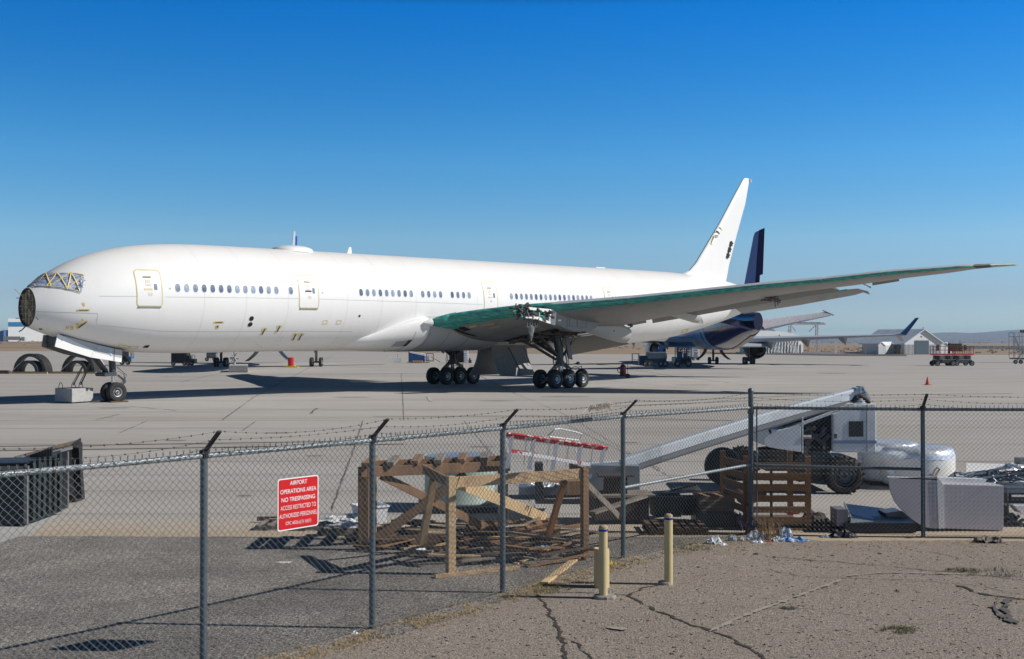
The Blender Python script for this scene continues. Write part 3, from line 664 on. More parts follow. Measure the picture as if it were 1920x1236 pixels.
# roof fittings
def dome(s0, s1, hgt, wdt, name, mt=WHITE):
    m = MB(); rr = []
    for i in range(17):
        x = -1 + 2 * i / 16; k = sqrt(max(0.0004, 1 - abs(x) ** 2.2)); s = (s0 + s1) / 2 + (s1 - s0) / 2 * x
        rr.append([AF(s, wdt * k * cos(a), 8.60 + (hgt + .05) * k * sin(a) if sin(a) > 0 else 8.5) for a in [pi * j / 12 for j in range(13)] + [1.5 * pi]])
    m.loft(rr); return m.build(name, mt, body, smooth=50)
dome(16.3, 19.1, .30, 1.1, 'antenna_radome')
m = MB(); m.loft([[AF(22.05 + .2 * k + x, y * (1 - .5 * k), 8.6 + .47 * k) for x, y in ((0, 0), (.12, .035), (.42 - .25 * k, 0), (.12, -.035))] for k in (0, 1)]); m.build('blade_antenna', WHITE, body)
m = MB(); m.loft([[AF(48 + x, y, 8.6 + z) for x, y in ((0, .05), (1.2, .05), (1.2, -.05), (0, -.05))] for z in (0, .12)]); m.build('blade_antenna', WHITE, body)
# wing to body fairing
def fring(s, wd, zb, zt=None, zc=4.25, n=40, e=.80):
    r = []; zt = zt or lerp([(20, 3.2), (22, 3.5), (24, 4.2), (26, 4.75), (28, 5.0), (48, 5.2), (49, 4.6)], s)[0]; zc = min(zc, zt - .3) if s < 26 else zc
    for j in range(n):
        a = 2 * pi * j / n; c, q = cos(a), sin(a)
        t = wd * math.copysign(abs(q) ** (e if c <= 0 else e + 1.1 * c), q); z = zc + ((zt - zc) if c > 0 else (zc - zb)) * math.copysign(abs(c) ** .9, c); r.append(AF(s, t, z))
    return r
FA = [(20.5, 1.2, 2.50), (21.5, 2.0, 2.42), (22.5, 2.55, 2.36), (23.5, 2.95, 2.30), (24.5, 3.22, 2.26), (26, 3.45, 2.22), (28, 3.62, 2.18), (31, 3.7, 2.15), (33.4, 3.72, 2.15), (33.7, 3.6, 2.25), (33.8, 3.3, 2.5)]
FS = [20.5 + i * .5 for i in range(12)]; m = MB(); m.loft([fring(s, *lerp(FA, s)) for s in FS + [26.2]], cap=False); m.loft([fring(s, *lerp(FA, s)) for s in [26.2, 27, 28, 29.5, 31, 32.5, 33.4, 33.7, 33.8]], mi=1, cap=False); m.f.append(tuple(len(m.v) - 40 + j for j in range(40))); m.m.append(1)
fair = m.build('wing_root_fairing', [WHITE, BELLY], plane, smooth=50)
m = MB(); m.loft([fring(s, a, b) for s, a, b in [(39.2, 3.6, 2.4), (39.4, 3.7, 2.2), (42, 3.6, 2.2), (44, 3.3, 2.25), (46, 2.9, 2.35), (48.5, 2.2, 2.5)]]); m.build('wing_root_fairing', BELLY, plane, smooth=50)
m = MB(); m.obox(AF(36.5, 0, 3.75), AA * 2.9, AN * 3.3, V((0, 0, .75)))
for i in range(7): m.obox(AF(34 + i * .8, 0, 2.9), AA * .05, AN * 3.2, V((0, 0, .14)))
well = m.build('wheel_well', DARKM, plane)
m = MB()
for i in range(22):
    a = AF(random.uniform(33.8, 39), random.uniform(-3, 3.2), random.uniform(2.6, 3.0)); b = a + AA * random.uniform(-1, 1) + AN * random.uniform(-1, 1) + V((0, 0, random.uniform(-.2, .2)))
    m.tube([a, b], .04, 5)
m.build('hydraulic_line', DARKM, well)
# wings
WT = [(1.0, 27.6, 4.6, 39.2, 4.0, .5, 1.1), (3.3, 27.5, 4.78, 38.8, 3.95, .62, 1.12), (4.4, 27.05, 4.91, 38.85, 4.07, .61, 1.05), (5.5, 27.8, 5.10, 38.9, 4.2, .6, .95), (8.06, 29.5, 5.45, 39.0, 4.5, .55, .78), (10.3, 31.1, 5.63, 39.4, 4.9, .5, .62),
      (14.1, 33.7, 6.0, 40.8, 5.55, .42, .5), (17.4, 36, 6.4, 42, 6.15, .36, .42), (20.7, 38.2, 6.8, 43.1, 6.7, .3, .36), (24, 40.5, 7.15, 44.9, 7.1, .26, .30), (27, 42.6, 7.55, 46.2, 7.5, .22, .24),
      (29.2, 44.1, 7.75, 47.3, 7.75, .18, .2), (30.6, 45.7, 7.95, 48.1, 7.95, .13, .13), (31.8, 47.6, 8.07, 49.0, 8.07, .08, .08), (32.7, 49.1, 8.14, 49.8, 8.14, .03, .03)]
def ff(c):
    c = max(0, min(1, c)) * .8; return 10 * (.2969 * sqrt(c) - .126 * c - .3516 * c * c + .2843 * c ** 3 - .1015 * c ** 4)
def wp(t, c, side, off=0.0, sg=1):   # side +1 upper, -1 lower
    sl, zl, st, zt_, tu, tl = lerp(WT, t); f = ff(c)
    z = zl + (zt_ - zl) * c + (tu * f + off * min(1, f * 3) if side > 0 else -tl * f - off * min(1, f * 3))
    return AW(sl + (st - sl) * c - off * (1 - min(1, c * 30)), t * sg, z)
CS = [0, .004, .012, .025, .05, .09, .15, .24, .35, .5, .65, .8, .92, 1.0]
def make_wing(sg):
    ts = [1.0, 2.2] + [3.3 + i * .5 for i in range(54)] + [30.6, 31, 31.4, 31.8, 32.2, 32.7]
    m = MB(); m.loft([[wp(t, c, 1, 0, sg) for c in reversed(CS)] + [wp(t, c, -1, 0, sg) for c in CS[1:]] for t in ts])
    return m.build('wing', WGREY, plane, smooth=40)
lw = make_wing(1); rwg = make_wing(-1)
def slat(t0, t1, sg, parent, mt, cu=.035, cl=.055, off=.035, name='slat'):
    m = MB(); n = max(2, int((t1 - t0) / .6)); cs = [(1, cu * k) for k in (1, .7, .4, .2, .08, .02)] + [(1, 0)] + [(-1, cl * k) for k in (.02, .06, .15, .3, .5, .75, 1)]
    outr = lambda t: [wp(t, c, sd, off, sg) for sd, c in cs] + [wp(t, c, sd, -.03, sg) for sd, c in ((-1, cl), (-1, cl * .4), (1, 0.001), (1, cu * .5), (1, cu))]
    m.loft([outr(t0 + (t1 - t0) * i / n) for i in range(n + 1)]); return m.build(name, mt, parent, smooth=40)
SL = [(4.4, 8.0), (9.95, 14.02), (14.1, 17.32), (17.4, 20.62), (20.7, 23.92), (24, 26.92), (27, 31.05)]
for a, b in SL:
    o_ = slat(a, b, 1, lw, GREEN, cl=.050 if a < 9 else .040, cu=.016 if a < 9 else .004)
    if a > 9:
        m = MB(); n_ = 8; m.loft([[wp(a + (b - a) * i / n_, k, 1, .034) for k in (.12, .08, .05, .03, .012, .0042)] + [wp(a + (b - a) * i / n_, k, 1, .0) for k in (.0042, .03, .12)] for i in range(n_ + 1)]); m.build('slat_top', mat('slat_pale_grey', (.50, .51, .53), .4, var=.05), o_, smooth=40)
for a, b in SL: slat(a, b, -1, rwg, GREEN)
slat(8.05, 9.9, 1, lw, GREEN, off=.01, name='leading_edge')
m = MB()   # open tip bay and bare raked tip
m.loft([[wp(t, c, 1, .03) for c in (.3, .1, .03, 0)] + [wp(t, c, -1, .03) for c in (.03, .1, .3)] for t in (31.1, 31.4, 31.75)]); m.build('tip_bay', DARKM, lw)
m = MB(); m.loft([[wp(t, c, 1, .02) for c in (.5, .1, .03, 0)] + [wp(t, c, -1, .02) for c in (.03, .1, .5)] for t in (31.75, 32.0, 32.3, 32.72)]); m.build('raked_tip', mat('pale_green_primer', (.30, .42, .33), .5, var=.3), lw)
# root end of the leading edge with the landing light, and its pale cone
def wedge(m, P, th, mi=0):      # P: world points, closed polygon thickened away from the camera
    n = (P[1] - P[0]).cross(P[2] - P[0]).normalized(); m.prism(P, n * th, mi)
m = MB(); c0 = AW(26.25, 3.35, 4.66)
prof = [(0, .02), (.25, .16), (.5, .24), (.62, .27)]
s_, z_ = ATT(794, 606, 3.5); m.lathe(AW(s_, 3.5, z_), AA * .95 + AN * .1 + V((0, 0, .08)), prof, 20); m.build('root_cone', WHITE, lw, smooth=50)
m = MB(); s_, z_ = ATT(802, 604.5, 3.45); P0 = AW(s_, 3.45, z_)
R1 = [wp(4.41, k, 1, .036) for k in (.05, .03, .016, .006, .002)] + [wp(4.41, 0, 1, .036)] + [wp(4.41, k, -1, .036) for k in (.003, .01, .02, .035, .05, .075)]
cR = sum(R1, V()) / len(R1)
m.loft([[P0 + (cR - P0) * f + (q - cR) * g for q in R1] for f, g in ((0, .22), (.18, .45), (.42, .72), (.7, .92), (1, 1))]); m.build('leading_edge', GREEN, lw, smooth=50)
s_, z_ = ATT(822, 599.5, 3.75); p = AW(s_, 3.75, z_); m = MB(); m.lathe(p - AA * .1, -(AA - AN * .6), [(-.3, .17), (.10, .17), (.11, .13), (.111, 0)], 18); m.build('landing_light', BLACKM, lw)
# open panels and markings under the inner wing
def under(name, quad, mt, off=.03, parent=lw):      # quad in (t, chord fraction)
    m = MB(); (a, b, c, d) = quad; vs = []; N = 5
    for i in range(N + 1):
        for j in range(N + 1):
            x, y = i / N, j / N; t = (a[0] * (1 - x) + b[0] * x) * (1 - y) + (d[0] * (1 - x) + c[0] * x) * y; cc = (a[1] * (1 - x) + b[1] * x) * (1 - y) + (d[1] * (1 - x) + c[1] * x) * y
            vs.append(wp(t, cc, -1, off))
    m.add(vs, [(i * (N + 1) + j, (i + 1) * (N + 1) + j, (i + 1) * (N + 1) + j + 1, i * (N + 1) + j + 1) for i in range(N) for j in range(N)]); return m.build(name, mt, parent)
under('access_opening', ((3.75, .065), (4.15, .065), (4.25, .22), (4.05, .24)), BLACKM)
under('access_opening', ((4.3, .065), (4.75, .065), (4.8, .12), (4.4, .12)), BLACKM)
under('masking_tape', ((4.95, .075), (5.35, .075), (5.35, .09), (4.95, .09)), YTAPE)
for a, b in [((5.6, .09), (6.3, .09)), ((6.3, .09), (6.3, .15)), ((6.3, .15), (5.6, .15)), ((5.6, .15), (5.6, .09))]:
    d = .006
    under('masking_tape', ((a[0] - .02, a[1] - d / 2), (b[0] + .02, b[1] - d / 2), (b[0] + .02, b[1] + d / 2 + .002), (a[0] - .02, a[1] + d / 2 + .002)), YTAPE)
for t, c in [(5.8, .4), (6.1, .42), (6.5, .38), (7.0, .46)]: under('scuff', ((t, c), (t + .12, c), (t + .12, c + .006), (t, c + .006)), SIGNW)
for t in (5.4, 6.7, 7.7): under('panel_seam', ((t, .08), (t + .02, .08), (t + .02, .6), (t, .6)), DGREY, .012)
under('panel_seam', ((4.6, .28), (7.9, .2), (7.9, .204), (4.6, .284)), DGREY, .012)
for t in [11.5 + i * 2.2 for i in range(8)]: under('panel_seam', ((t, .08), (t + .025, .08), (t + .025, .95), (t, .95)), mat('seam_grey', (.28, .28, .27), .6), .01)
under('open_wheel_bay', ((3.6, .50), (8.4, .46), (8.6, .84), (3.6, .93)), BLACKM, .02)
m = MB()
for i in range(60):
    t = random.uniform(3.8, 8.4); p = wp(t, random.uniform(.5, .86), -1, .02); q = p + AA * random.uniform(-1, 1) + AN * random.uniform(-.9, .9) + V((0, 0, random.uniform(-.30, -.02))); m.tube([p, (p + q) / 2 - V((0, 0, .1)), q], random.choice([.02, .03, .05, .08]), 5, mi=random.choice([0, 0, 1, 2]))
for t in (4.5, 5.6, 6.7, 7.8): m.bar(wp(t, .5, -1, .1), wp(t, .85, -1, .1), .08, .2)
m.build('bay_plumbing', [DARKM, STEEL, mat('dull_copper', (.16, .09, .05), .6)], lw)
# flaps
def slab(name, pts, th, mt, parent, te=.02):     # pts: LE inboard, LE outboard, TE outboard, TE inboard (world); thick LE thin TE
    a, b, c, d = pts; m = MB(); N = 6; rings = []
    for e0, e1 in ((a, d), (b, c)):
        ch = e1 - e0; r = []
        for k in range(N + 1):
            x = k / N; r.append(e0 + ch * x + V((0, 0, th * (sqrt(x) * 1.6 * (1 - x) + te / th * .5))))
        for k in range(N, -1, -1):
            x = k / N; r.append(e0 + ch * x - V((0, 0, th * .5 * (sqrt(x) * 1.6 * (1 - x)) + te * .5)))
        rings.append(r)
    m.loft(rings); return m.build(name, mt, parent, smooth=40)
FLG = mat('flap_shaded_grey', (.10, .099, .095), .45, var=.1, scale=1.2)  # flap grey darkened: shade under the wing put into the colour
def flaps(sg, par):
    T = lambda s, t, z: AW(s, t * sg, z)
    m = MB(); m.tube([T(38.75, 3.65, 3.5), T(38.5, 8.0, 3.93)], .045, 7); m.build('flap_edge_highlight', WHITE, par)  # white tube standing in for the sunlit flap edge
    slab('flap', [T(38.9, 3.6, 3.42), T(38.6, 8.0, 3.84), T(41.5, 8.3, 3.13), T(41.3, 2.9, 2.28)], .16, FLG, par)
    slab('flaperon', [T(39.1, 9.4, 4.80), T(39.5, 11.05, 5.05), T(41.6, 9.72, 4.66), T(41.2, 8.4, 4.42)], .12, FLG, par)
    slab('flap', [T(39.7, 11.5, 5.12), T(43.4, 22.6, 7.0), T(45.7, 22.6, 6.72), T(41.8, 10.1, 4.62)], .14, FLG, par)
    m = MB(); m.obox(T(39.4, 3.2, 3.0), AA * .12, AN * .08, V((0, 0, .7))); m.obox(T(39.9, 3.1, 2.2), AA * .25, AN * .05, V((0, 0, .6))); m.build('flap_link', BELLY, par)
    P = []
    for (u, v), t in zip([(1635, 529), (1685, 521), (1686, 527.5), (1636, 535.5)], [24.9, 26.7, 26.4, 24.6]): s, z = ATT(u, v, t); P.append(T(s, t, z))
    m = MB(); m.prism(P, (0, 0, .07)); m.build('aileron', FLG, par)
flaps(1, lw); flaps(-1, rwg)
def canoe(pts, par, cutend=True, mt=BELLY, name='flap_fairing', wd=.5):   # pts (s, t, ztop, zbot)
    m = MB(); rr = []
    n = len(pts)
    for i, (s, t, zt, zb) in enumerate(pts):
        k = i / (n - 1); ww = wd * (sin(pi * min(.5, .12 + k * .6)) ** .7) * (1 if cutend else (1 - .7 * k)); zc = zt - (zt - zb) * .25
        rr.append([AW(s, t + ww * cos(a), zc + ((zt - zc) if sin(a) > 0 else (zc - zb)) * sin(a)) for a in [2 * pi * j / 20 for j in range(20)]])
    m.loft(rr, cap=False); m.f.append(tuple(range(20))); m.m.append(0)
    o = m.build(name, mt, par, smooth=50)
    mm = MB(); p = rr[-1]; c = sum(p, V()) / 20
    mm.loft([p, [c + (q - c) * .86 + AA * .0 for q in p], [c + (q - c) * .7 - AA * .5 for q in p]], cap=False); mm.f.append(tuple(40 + j for j in range(20))); mm.m.append(1)
    mm.build('fairing_end', [SIGNW, DARKM], o)
    return o
canoe([(34.9, 8.5, 4.6, 4.3), (36, 8.5, 4.75, 4.0), (37.3, 8.5, 4.9, 3.7), (38.6, 8.5, 4.85, 3.45), (39.8, 8.5, 4.6, 3.25), (40.6, 8.5, 4.3, 3.2)], lw, wd=.62)
canoe([(38.6, 12.9, 5.6, 5.3), (39.8, 12.9, 5.7, 5.1), (41, 12.9, 5.7, 4.9), (42.2, 12.9, 5.55, 4.72), (43.3, 12.85, 5.2, 4.6)], lw, wd=.38)
m = MB(); m.loft([[AW(s, 12.85 + x * k, z) for x, z in ((-.3, z1), (.3, z1), (0, z0))] for s, z1, z0, k in ((42.6, 5.45, 4.66, 1), (43.3, 5.2, 4.6, .9), (43.95, 4.75, 4.55, .4), (44.1, 4.62, 4.55, .1))]); m.build('flap_fairing', BELLY, lw)
m = MB(); cc = [AW(41.3 + i * .3, 8.9 + .1 * (i % 2), 4.6 - .3 * i) for i in range(5)]
m.tube([AW(39.6, 8.8, 5.0), AW(40.2, 9.0, 4.75), AW(40.8, 9.0, 4.4)], [.12, .16, .1], 8)
for i in range(14): a = AW(random.uniform(39.4, 41.2), random.uniform(8.5, 9.2), random.uniform(4.2, 5.0)); m.bar(a, a + V([random.uniform(-.4, .4) for _ in range(3)]), .06, .05)
m.bar(AW(39.3, 9.05, 4.9), AW(38.6, 9.05, 4.0), .05, .05); m.build('flap_actuator', DARKM, lw)
m = MB()
for i in range(16):
    a = AW(random.uniform(41.3, 43.3), random.uniform(18.8, 19.6), random.uniform(5.95, 6.5)); m.bar(a, a + V([random.uniform(-.45, .45), random.uniform(-.2, .2), random.uniform(-.3, .1)]), .08, .07)
m.tube([AW(41.5, 19.2, 6.5), AW(42.3, 19.2, 6.15), AW(43.6, 19.2, 6.45)], .12, 7); m.tube([AW(43.2, 19.1, 6.3), AW(43.3, 19.1, 5.6)], .03, 5); m.tube([AW(43.5, 19.2, 6.3), AW(43.45, 19.2, 5.75)], .03, 5); m.tube([AW(41.6, 19.3, 6.2), AW(41.6, 19.3, 5.95)], .025, 5)
m.build('flap_actuator', DARKM, lw)
m = MB(); m.tube([AW(45.4, 24.4, 7.05), AW(45.9, 24.4, 6.98), AW(46.2, 24.5, 6.85)], .05, 6); m.build('hinge_bracket', DGREY, lw)
# engine strut: side panels, open front truss
m = MB(); prof = [(988, 579), (1044, 581), (1100, 584), (1165, 590), (1152, 596), (1140, 599), (1127, 606), (1116, 616), (1106, 620), (1087, 622.5), (1072, 620), (1062, 617), (1042, 607)]
P = []
for (u, v) in prof[1:]:
    s, z = ATT(u, v, 9.95); P.append(AW(s, 9.95, z))
m.prism(P, -AN * .7); strut = m.build('engine_strut', mat('strut_grey_paint', (.24, .245, .25), .45, var=.1), lw)
m = MB()   # white L-shaped front frame
def SP(u, v, t=9.95): s, z = ATT(u, v, t); return AW(s, t, z)
for poly in [[(987, 575.5), (1045, 581), (1043, 587), (1031, 586.5), (987, 579.5)], [(1031, 585), (1044, 582), (1041.5, 607.5), (1030, 602)], [(986, 594), (1009, 594), (1024, 600), (1042, 607.5), (1041, 610), (1022, 604), (1005, 598), (986, 596.5)]]:
    m.prism([SP(*p, 9.98) for p in poly], -AN * .1); m.prism([SP(*p, 9.35) for p in poly], -AN * .08)
m.build('strut_frame', WHITE, strut)
m = MB()
for u in (1001, 1011.5, 1021, 1031): m.prism([SP(u - .9, 580.5), SP(u + .9, 580.5), SP(u + 1.5, 600), SP(u - .5, 598)], -AN * .6)
m.build('strut_rib', BELLY, strut)
m = MB(); m.prism([SP(990, 580, 9.4), SP(1031, 584, 9.4), SP(1030, 602, 9.4), SP(1005, 597, 9.4), SP(988, 592, 9.4)], -AN * .05); m.build('strut_web', mat('green_black', (.035, .05, .035), .6, var=.6, scale=4), strut)
m = MB()
for i in range(170):
    u, v = random.uniform(965, 1026), 0; v = random.uniform(576, 592) + max(0, (u - 990)) * .12; a = SP(u, v, random.uniform(9.3, 9.95)); d = V([random.uniform(-.5, .5), random.uniform(-.3, .3), random.uniform(-.35, .25)])
    m.tube([a, a + d * .5 + V((0, 0, .08)), a + d], random.choice([.04, .06, .09]), 6, mi=random.choice([0, 0, 0, 0, 1, 2]))
m.tube([SP(966, 581, 9.0), SP(975, 577, 9.1), SP(984, 578, 9.4)], .14, 8); m.tube([SP(967, 576.5, 9.0), SP(977, 576, 9.1)], .1, 8)
m.build('severed_duct', [DARKM, GREEN, STEEL], strut)
for u in (1007, 1026.5):
    m = MB(); m.prism([SP(u - 2, 586, 9.6), SP(u + 2, 586.4, 9.6), SP(u + 2, 590.6, 9.6), SP(u - 2, 590, 9.6)], AN * .04); m.build('inspection_tag', mat('lime_tag', (.45, .62, .2), .5), strut)
m = MB()
for u, u2, z0, z1 in [(988, 988, 597, 614), (994, 993, 597, 612), (1001, 1003, 597, 612), (1010, 1006, 597, 612), (998, 994, 606, 618)]: m.bar(SP(u, z0, 9.7), SP(u2, z1, 9.7), .09, .09)
m.bar(SP(986, 613, 9.7), SP(1008, 613, 9.7), .08, .08); m.bar(SP(1003, 597, 9.7), SP(1011, 613, 9.7), .05, .05); m.build('strut_link', STEEL, strut)
m = MB(); m.lathe(SP(996, 617, 9.7), (0, 0, -1), [(-.25, .05), (-.1, .22), (.15, .18), (.5, .09), (.75, .04), (.82, .0)], 8); m.build('mount_cone', mat('bright_metal', (.26, .27, .27), .35, metal=.4, var=.7, scale=6), strut)
m = MB(); m.prism([SP(1046, 599.2, 9.99), SP(1052, 599.2, 9.99), SP(1052, 602.5, 9.99), SP(1046, 602.5, 9.99)], AN * .01); m.build('placard', SIGNW, strut)
m = MB()
for q in [[(1068, 596), (1100, 597.5)], [(1100, 597.5), (1099, 614)], [(1099, 614), (1067, 612)], [(1067, 612), (1068, 596)], [(1064, 584), (1063, 616)], [(1083, 597), (1082, 613)]]:
    m.bar(SP(*q[0], 9.955), SP(*q[1], 9.955), .025, .025)
m.build('panel_seam', DGREY, strut)
# fin
FB = [(60.4, 8.50, 67.6, 8.05, .34), (61.6, 8.9, 67.75, 8.4, .40), (62.6, 9.6, 67.95, 9.0, .42), (63.3, 10.3, 68.1, 9.5, .41), (66.5, 13.4, 69.6, 12.6, .30), (69.0, 16.1, 71.2, 15.7, .22), (70.9, 18.1, 72.0, 18.1, .14), (71.2, 18.2, 71.9, 18.22, .05)]
rr = []
for sl, z0, st_, z1, th in FB:
    r = []
    for c in (1, .9, .7, .45, .22, .08, .02, 0): r.append(AF(sl + (st_ - sl) * c, th * (1.2 * (sqrt(c) * (1 - c) * 1.9) if c < .45 else (1 - c) * .95 + .25) * 1.0, z0 + (z1 - z0) * c))
    for c in (.02, .08, .22, .45, .7, .9, 1): r.append(AF(sl + (st_ - sl) * c, -th * (1.2 * (sqrt(c) * (1 - c) * 1.9) if c < .45 else (1 - c) * .95 + .25), z0 + (z1 - z0) * c))
    rr.append(r)
m = MB(); m.loft(rr); fin = m.build('fin', WHITE, plane, smooth=40)
m = MB(); m.tube([r[7] - AA * .0 for r in rr[1:]], [.03, .035, .04, .035, .03, .025, .02], 6); m.build('fin_leading_edge', mat('deep_green', (.012, .07, .055), .5), fin)
def finpatch(name, pix, mt, t=.52):
    m = MB(); P = []
    for u, v in pix: s, z = ATT(u, v, t); P.append(AW(s, t, z))
    m.prism(P, -AN * .08); return m.build(name, mt, fin)
finpatch('torn_opening', [(1344, 432.5), (1346.5, 433.5), (1354.5, 444), (1353.5, 447), (1350, 442)], DARKM, .25)
for q in [[(1350, 426), (1351.5, 426), (1357, 436), (1355.5, 436.5)], [(1333, 457), (1334.5, 456), (1341, 465.5), (1339.5, 466.5)], [(1334, 455), (1340, 442), (1341.2, 442.4), (1335, 456)], [(1346, 466), (1352, 452), (1353, 452.5), (1347, 467)]]:
    finpatch('masking_tape', q, PTAPE, .255)
finpatch('torn_opening', [(1343, 440), (1347, 441), (1346, 445), (1342, 446.5), (1341, 443)], mat('torn_grey', (.35, .34, .33), .6), .26)
for (u, v) in [(1371.5, 458), (1368.5, 469), (1365.5, 480)]:
    pl = [(u - 2.5, v - 5), (u + 1, v - 6), (u + 2.5, v - 3), (u + 4, v - 2), (u + 1.8, v + 1), (u + 2.6, v + 3.5), (u - .5, v + 3), (u - 1, v + 6), (u - 4.2, v + 3), (u - 3, v - 1)]
    finpatch('torn_opening', pl, BLACKM, .21)
finpatch('access_panel', [(1406, 336), (1410, 336), (1409.5, 343), (1407, 342)], mat('panel_blue_grey', (.35, .38, .45), .6), .13)
# tailplane
def tailplane(sg):
    T = lambda s, t, z: AW(s, t * sg, z); m = MB(); rr = []
    for t, sl, st_, z, th in [(.4, 65.2, 70.4, 6.55, .26), (.9, 65.6, 70.6, 6.62, .24), (5, 69.2, 72.5, 7.25, .17), (9.6, 73.2, 74.7, 8.12, .09), (10.3, 73.9, 75.0, 8.22, .05), (10.75, 75.0, 75.5, 8.0, .02)]:
        zt = z - (.42 if t < 10 else .3)
        r = [T(sl + (st_ - sl) * c, t, z + (zt - z) * c + th * ff(c)) for c in (1, .8, .5, .25, .08, .02, 0)] + [T(sl + (st_ - sl) * c, t, z + (zt - z) * c - th * ff(c)) for c in (.02, .08, .25, .5, .8, 1)]
        rr.append(r)
    m.loft(rr); o = m.build('tailplane', WGREY, plane, smooth=40)
    m = MB(); m.tube([rr[i][6] for i in (1, 2, 3)], [.1, .08, .06], 7); m.build('leading_edge', GREEN, o)
tailplane(1); tailplane(-1)
m = MB(); m.obox(AF(70.0, .62, 5.9), AA * .5 + V((0, 0, .2)), AN * .04, V((0, 0, .35))); m.build('exhaust_door', mat('bare_alloy', (.55, .56, .58), .35, metal=.4), body)
# main landing gear
def main_gear(sg):
    T = lambda s, t, z: AW(s, t * sg, z)
    m = MB(); m.tube([T(36.7, 5.3, 4.2), T(36.95, 5.45, 2.6)], .30, 18); m.tube([T(36.95, 5.45, 2.65), T(37.02, 5.48, 1.55)], .26, 18); m.tube([T(36.98, 5.47, 1.9), T(37.0, 5.47, 1.65)], .33, 18)
    m.tube([T(37.02, 5.48, 1.6), T(37.08, 5.49, .62)], .17, 14, mi=1)
    g = m.build('main_gear', [STEEL, CHROME], plane, smooth=40)
    m = MB(); m.tube([T(35.5, 5.49, .66), T(38.7, 5.49, .66)], .17, 12)
    for s in (35.65, 37.1, 38.55): m.tube([T(s, 4.7, .66), T(s, 6.3, .66)], .09, 10)
    m.build('bogie_beam', STEEL, g)
    m = MB(); m.tube([T(36.9, 5.3, 2.3), T(36.4, 3.0, 3.6)], .12, 10); m.tube([T(36.9, 5.2, 2.0), T(35.8, 4.2, 2.9), T(34.6, 3.2, 3.6)], .10, 10); m.tube([T(36.9, 5.45, 2.2), T(34.3, 5.6, 3.9)], .12, 10)
    m.tube([T(36.2, 4.4, 3.2), T(35.7, 5.5, 3.0)], .07, 8); m.tube([T(36.95, 5.45, 1.9), T(39.0, 5.3, 3.7)], .10, 10); m.build('brace', STEEL, g)
    m = MB()
    for k in (-.14, .14):
        m.bar(T(36.75, 5.49 + k, 1.7), T(36.0, 5.49 + k, 1.15), .06, .14); m.bar(T(36.0, 5.49 + k, 1.15), T(35.9, 5.49 + k, .8), .06, .12)
        m.bar(T(37.3, 5.49 + k, 1.75), T(38.0, 5.49 + k, 1.35), .06, .14); m.bar(T(38.0, 5.49 + k, 1.35), T(37.5, 5.49 + k, .8), .06, .12)
    m.build('torque_link', STEEL, g)
    m = MB()
    for i in range(10):
        a = random.uniform(-.4, .4); b = random.uniform(-.4, .4)
        m.tube([T(36.95 + a * .9, 5.5 + b, 2.6), T(37.0 + a * 1.3, 5.5 + b * 1.3, 1.9), T(37.1 + a, 5.5 + b, 1.2), T(37.1 + a * 2.5, 5.5 + b, .95)], .025, 5)
    m.tube([T(37.6, 5.9, 1.35), T(38.0, 6.0, 1.5), T(38.4, 6.05, 1.45), T(38.7, 6.05, 1.55), T(38.75, 6.05, 1.2), T(38.5, 6.05, .9)], .03, 6); m.tube([T(38.0, 6.05, 1.3), T(38.45, 6.05, 1.35), T(38.45, 6.05, .9)], .025, 6)
    m.build('brake_hose', DARKM, g)
    m = MB(); m.obox(T(37.3, 6.0, 2.9), AA * .22 + V((0, 0, -.05)), AN * .05, V((0, 0, .85)) - AA * .2); m.build('gear_door', DGREY, g)
    m = MB(); m.lathe(T(37.9, 6.3, 1.75), AN * sg, [(0, .10), (.1, .13), (.16, .12), (.161, 0)], 12); m.bar(T(37.9, 6.0, 1.7), T(37.9, 6.3, 1.75), .05, .05); m.build('light', STEEL, g)
    for s in (35.65, 37.1, 38.55):
        for k in (-.70, .70): wheel(T(s, 5.49 + k, .66), AN * (1 if k > 0 else -1) * sg, .665, .46, g, rimr=.47)
main_gear(1); main_gear(-1)
# body gear doors hanging open
for sg, s0, s1 in ((1, 34.9, 38.7), (-1, 35.0, 38.9)):
    m = MB(); rr = []
    for k in range(9):
        a = k / 8; z = 3.1 - 2.3 * a; t = (.75 + .95 * a ** 2.2) * sg; e = 0
        rr.append([AW(s0, t, z), AW(s1, t, z), AW(s1, t - .09 * sg, z), AW(s0, t - .09 * sg, z)])
    m.loft(rr); d = m.build('gear_bay_door', mat('door_grey_paint', (.21, .21, .205), .5, var=.15), plane, smooth=30)
    m = MB(); s = s0 + 1.6; m.bar(AW(s, .9 * sg, 2.9), AW(s + .8, 1.35 * sg, 1.2), .08, .08); m.bar(AW(s + 1.7, .9 * sg, 2.9), AW(s + 2.0, 1.3 * sg, 1.6), .07, .07)
    m.build('door_rod', STEEL, d)
m = MB(); s_, z_ = ATT(829, 652, -2.2); m.prism([AW(s_ - .3, -2.2, z_ + .3), AW(s_ + .3, -2.2, z_ + .3), AW(s_ + .35, -2.2, z_ - .15), AW(s_ + .1, -2.2, z_ - .45), AW(s_ - .2, -2.2, z_ - .2)], AN * .05); m.build('vent_scoop', BELLY, fair)
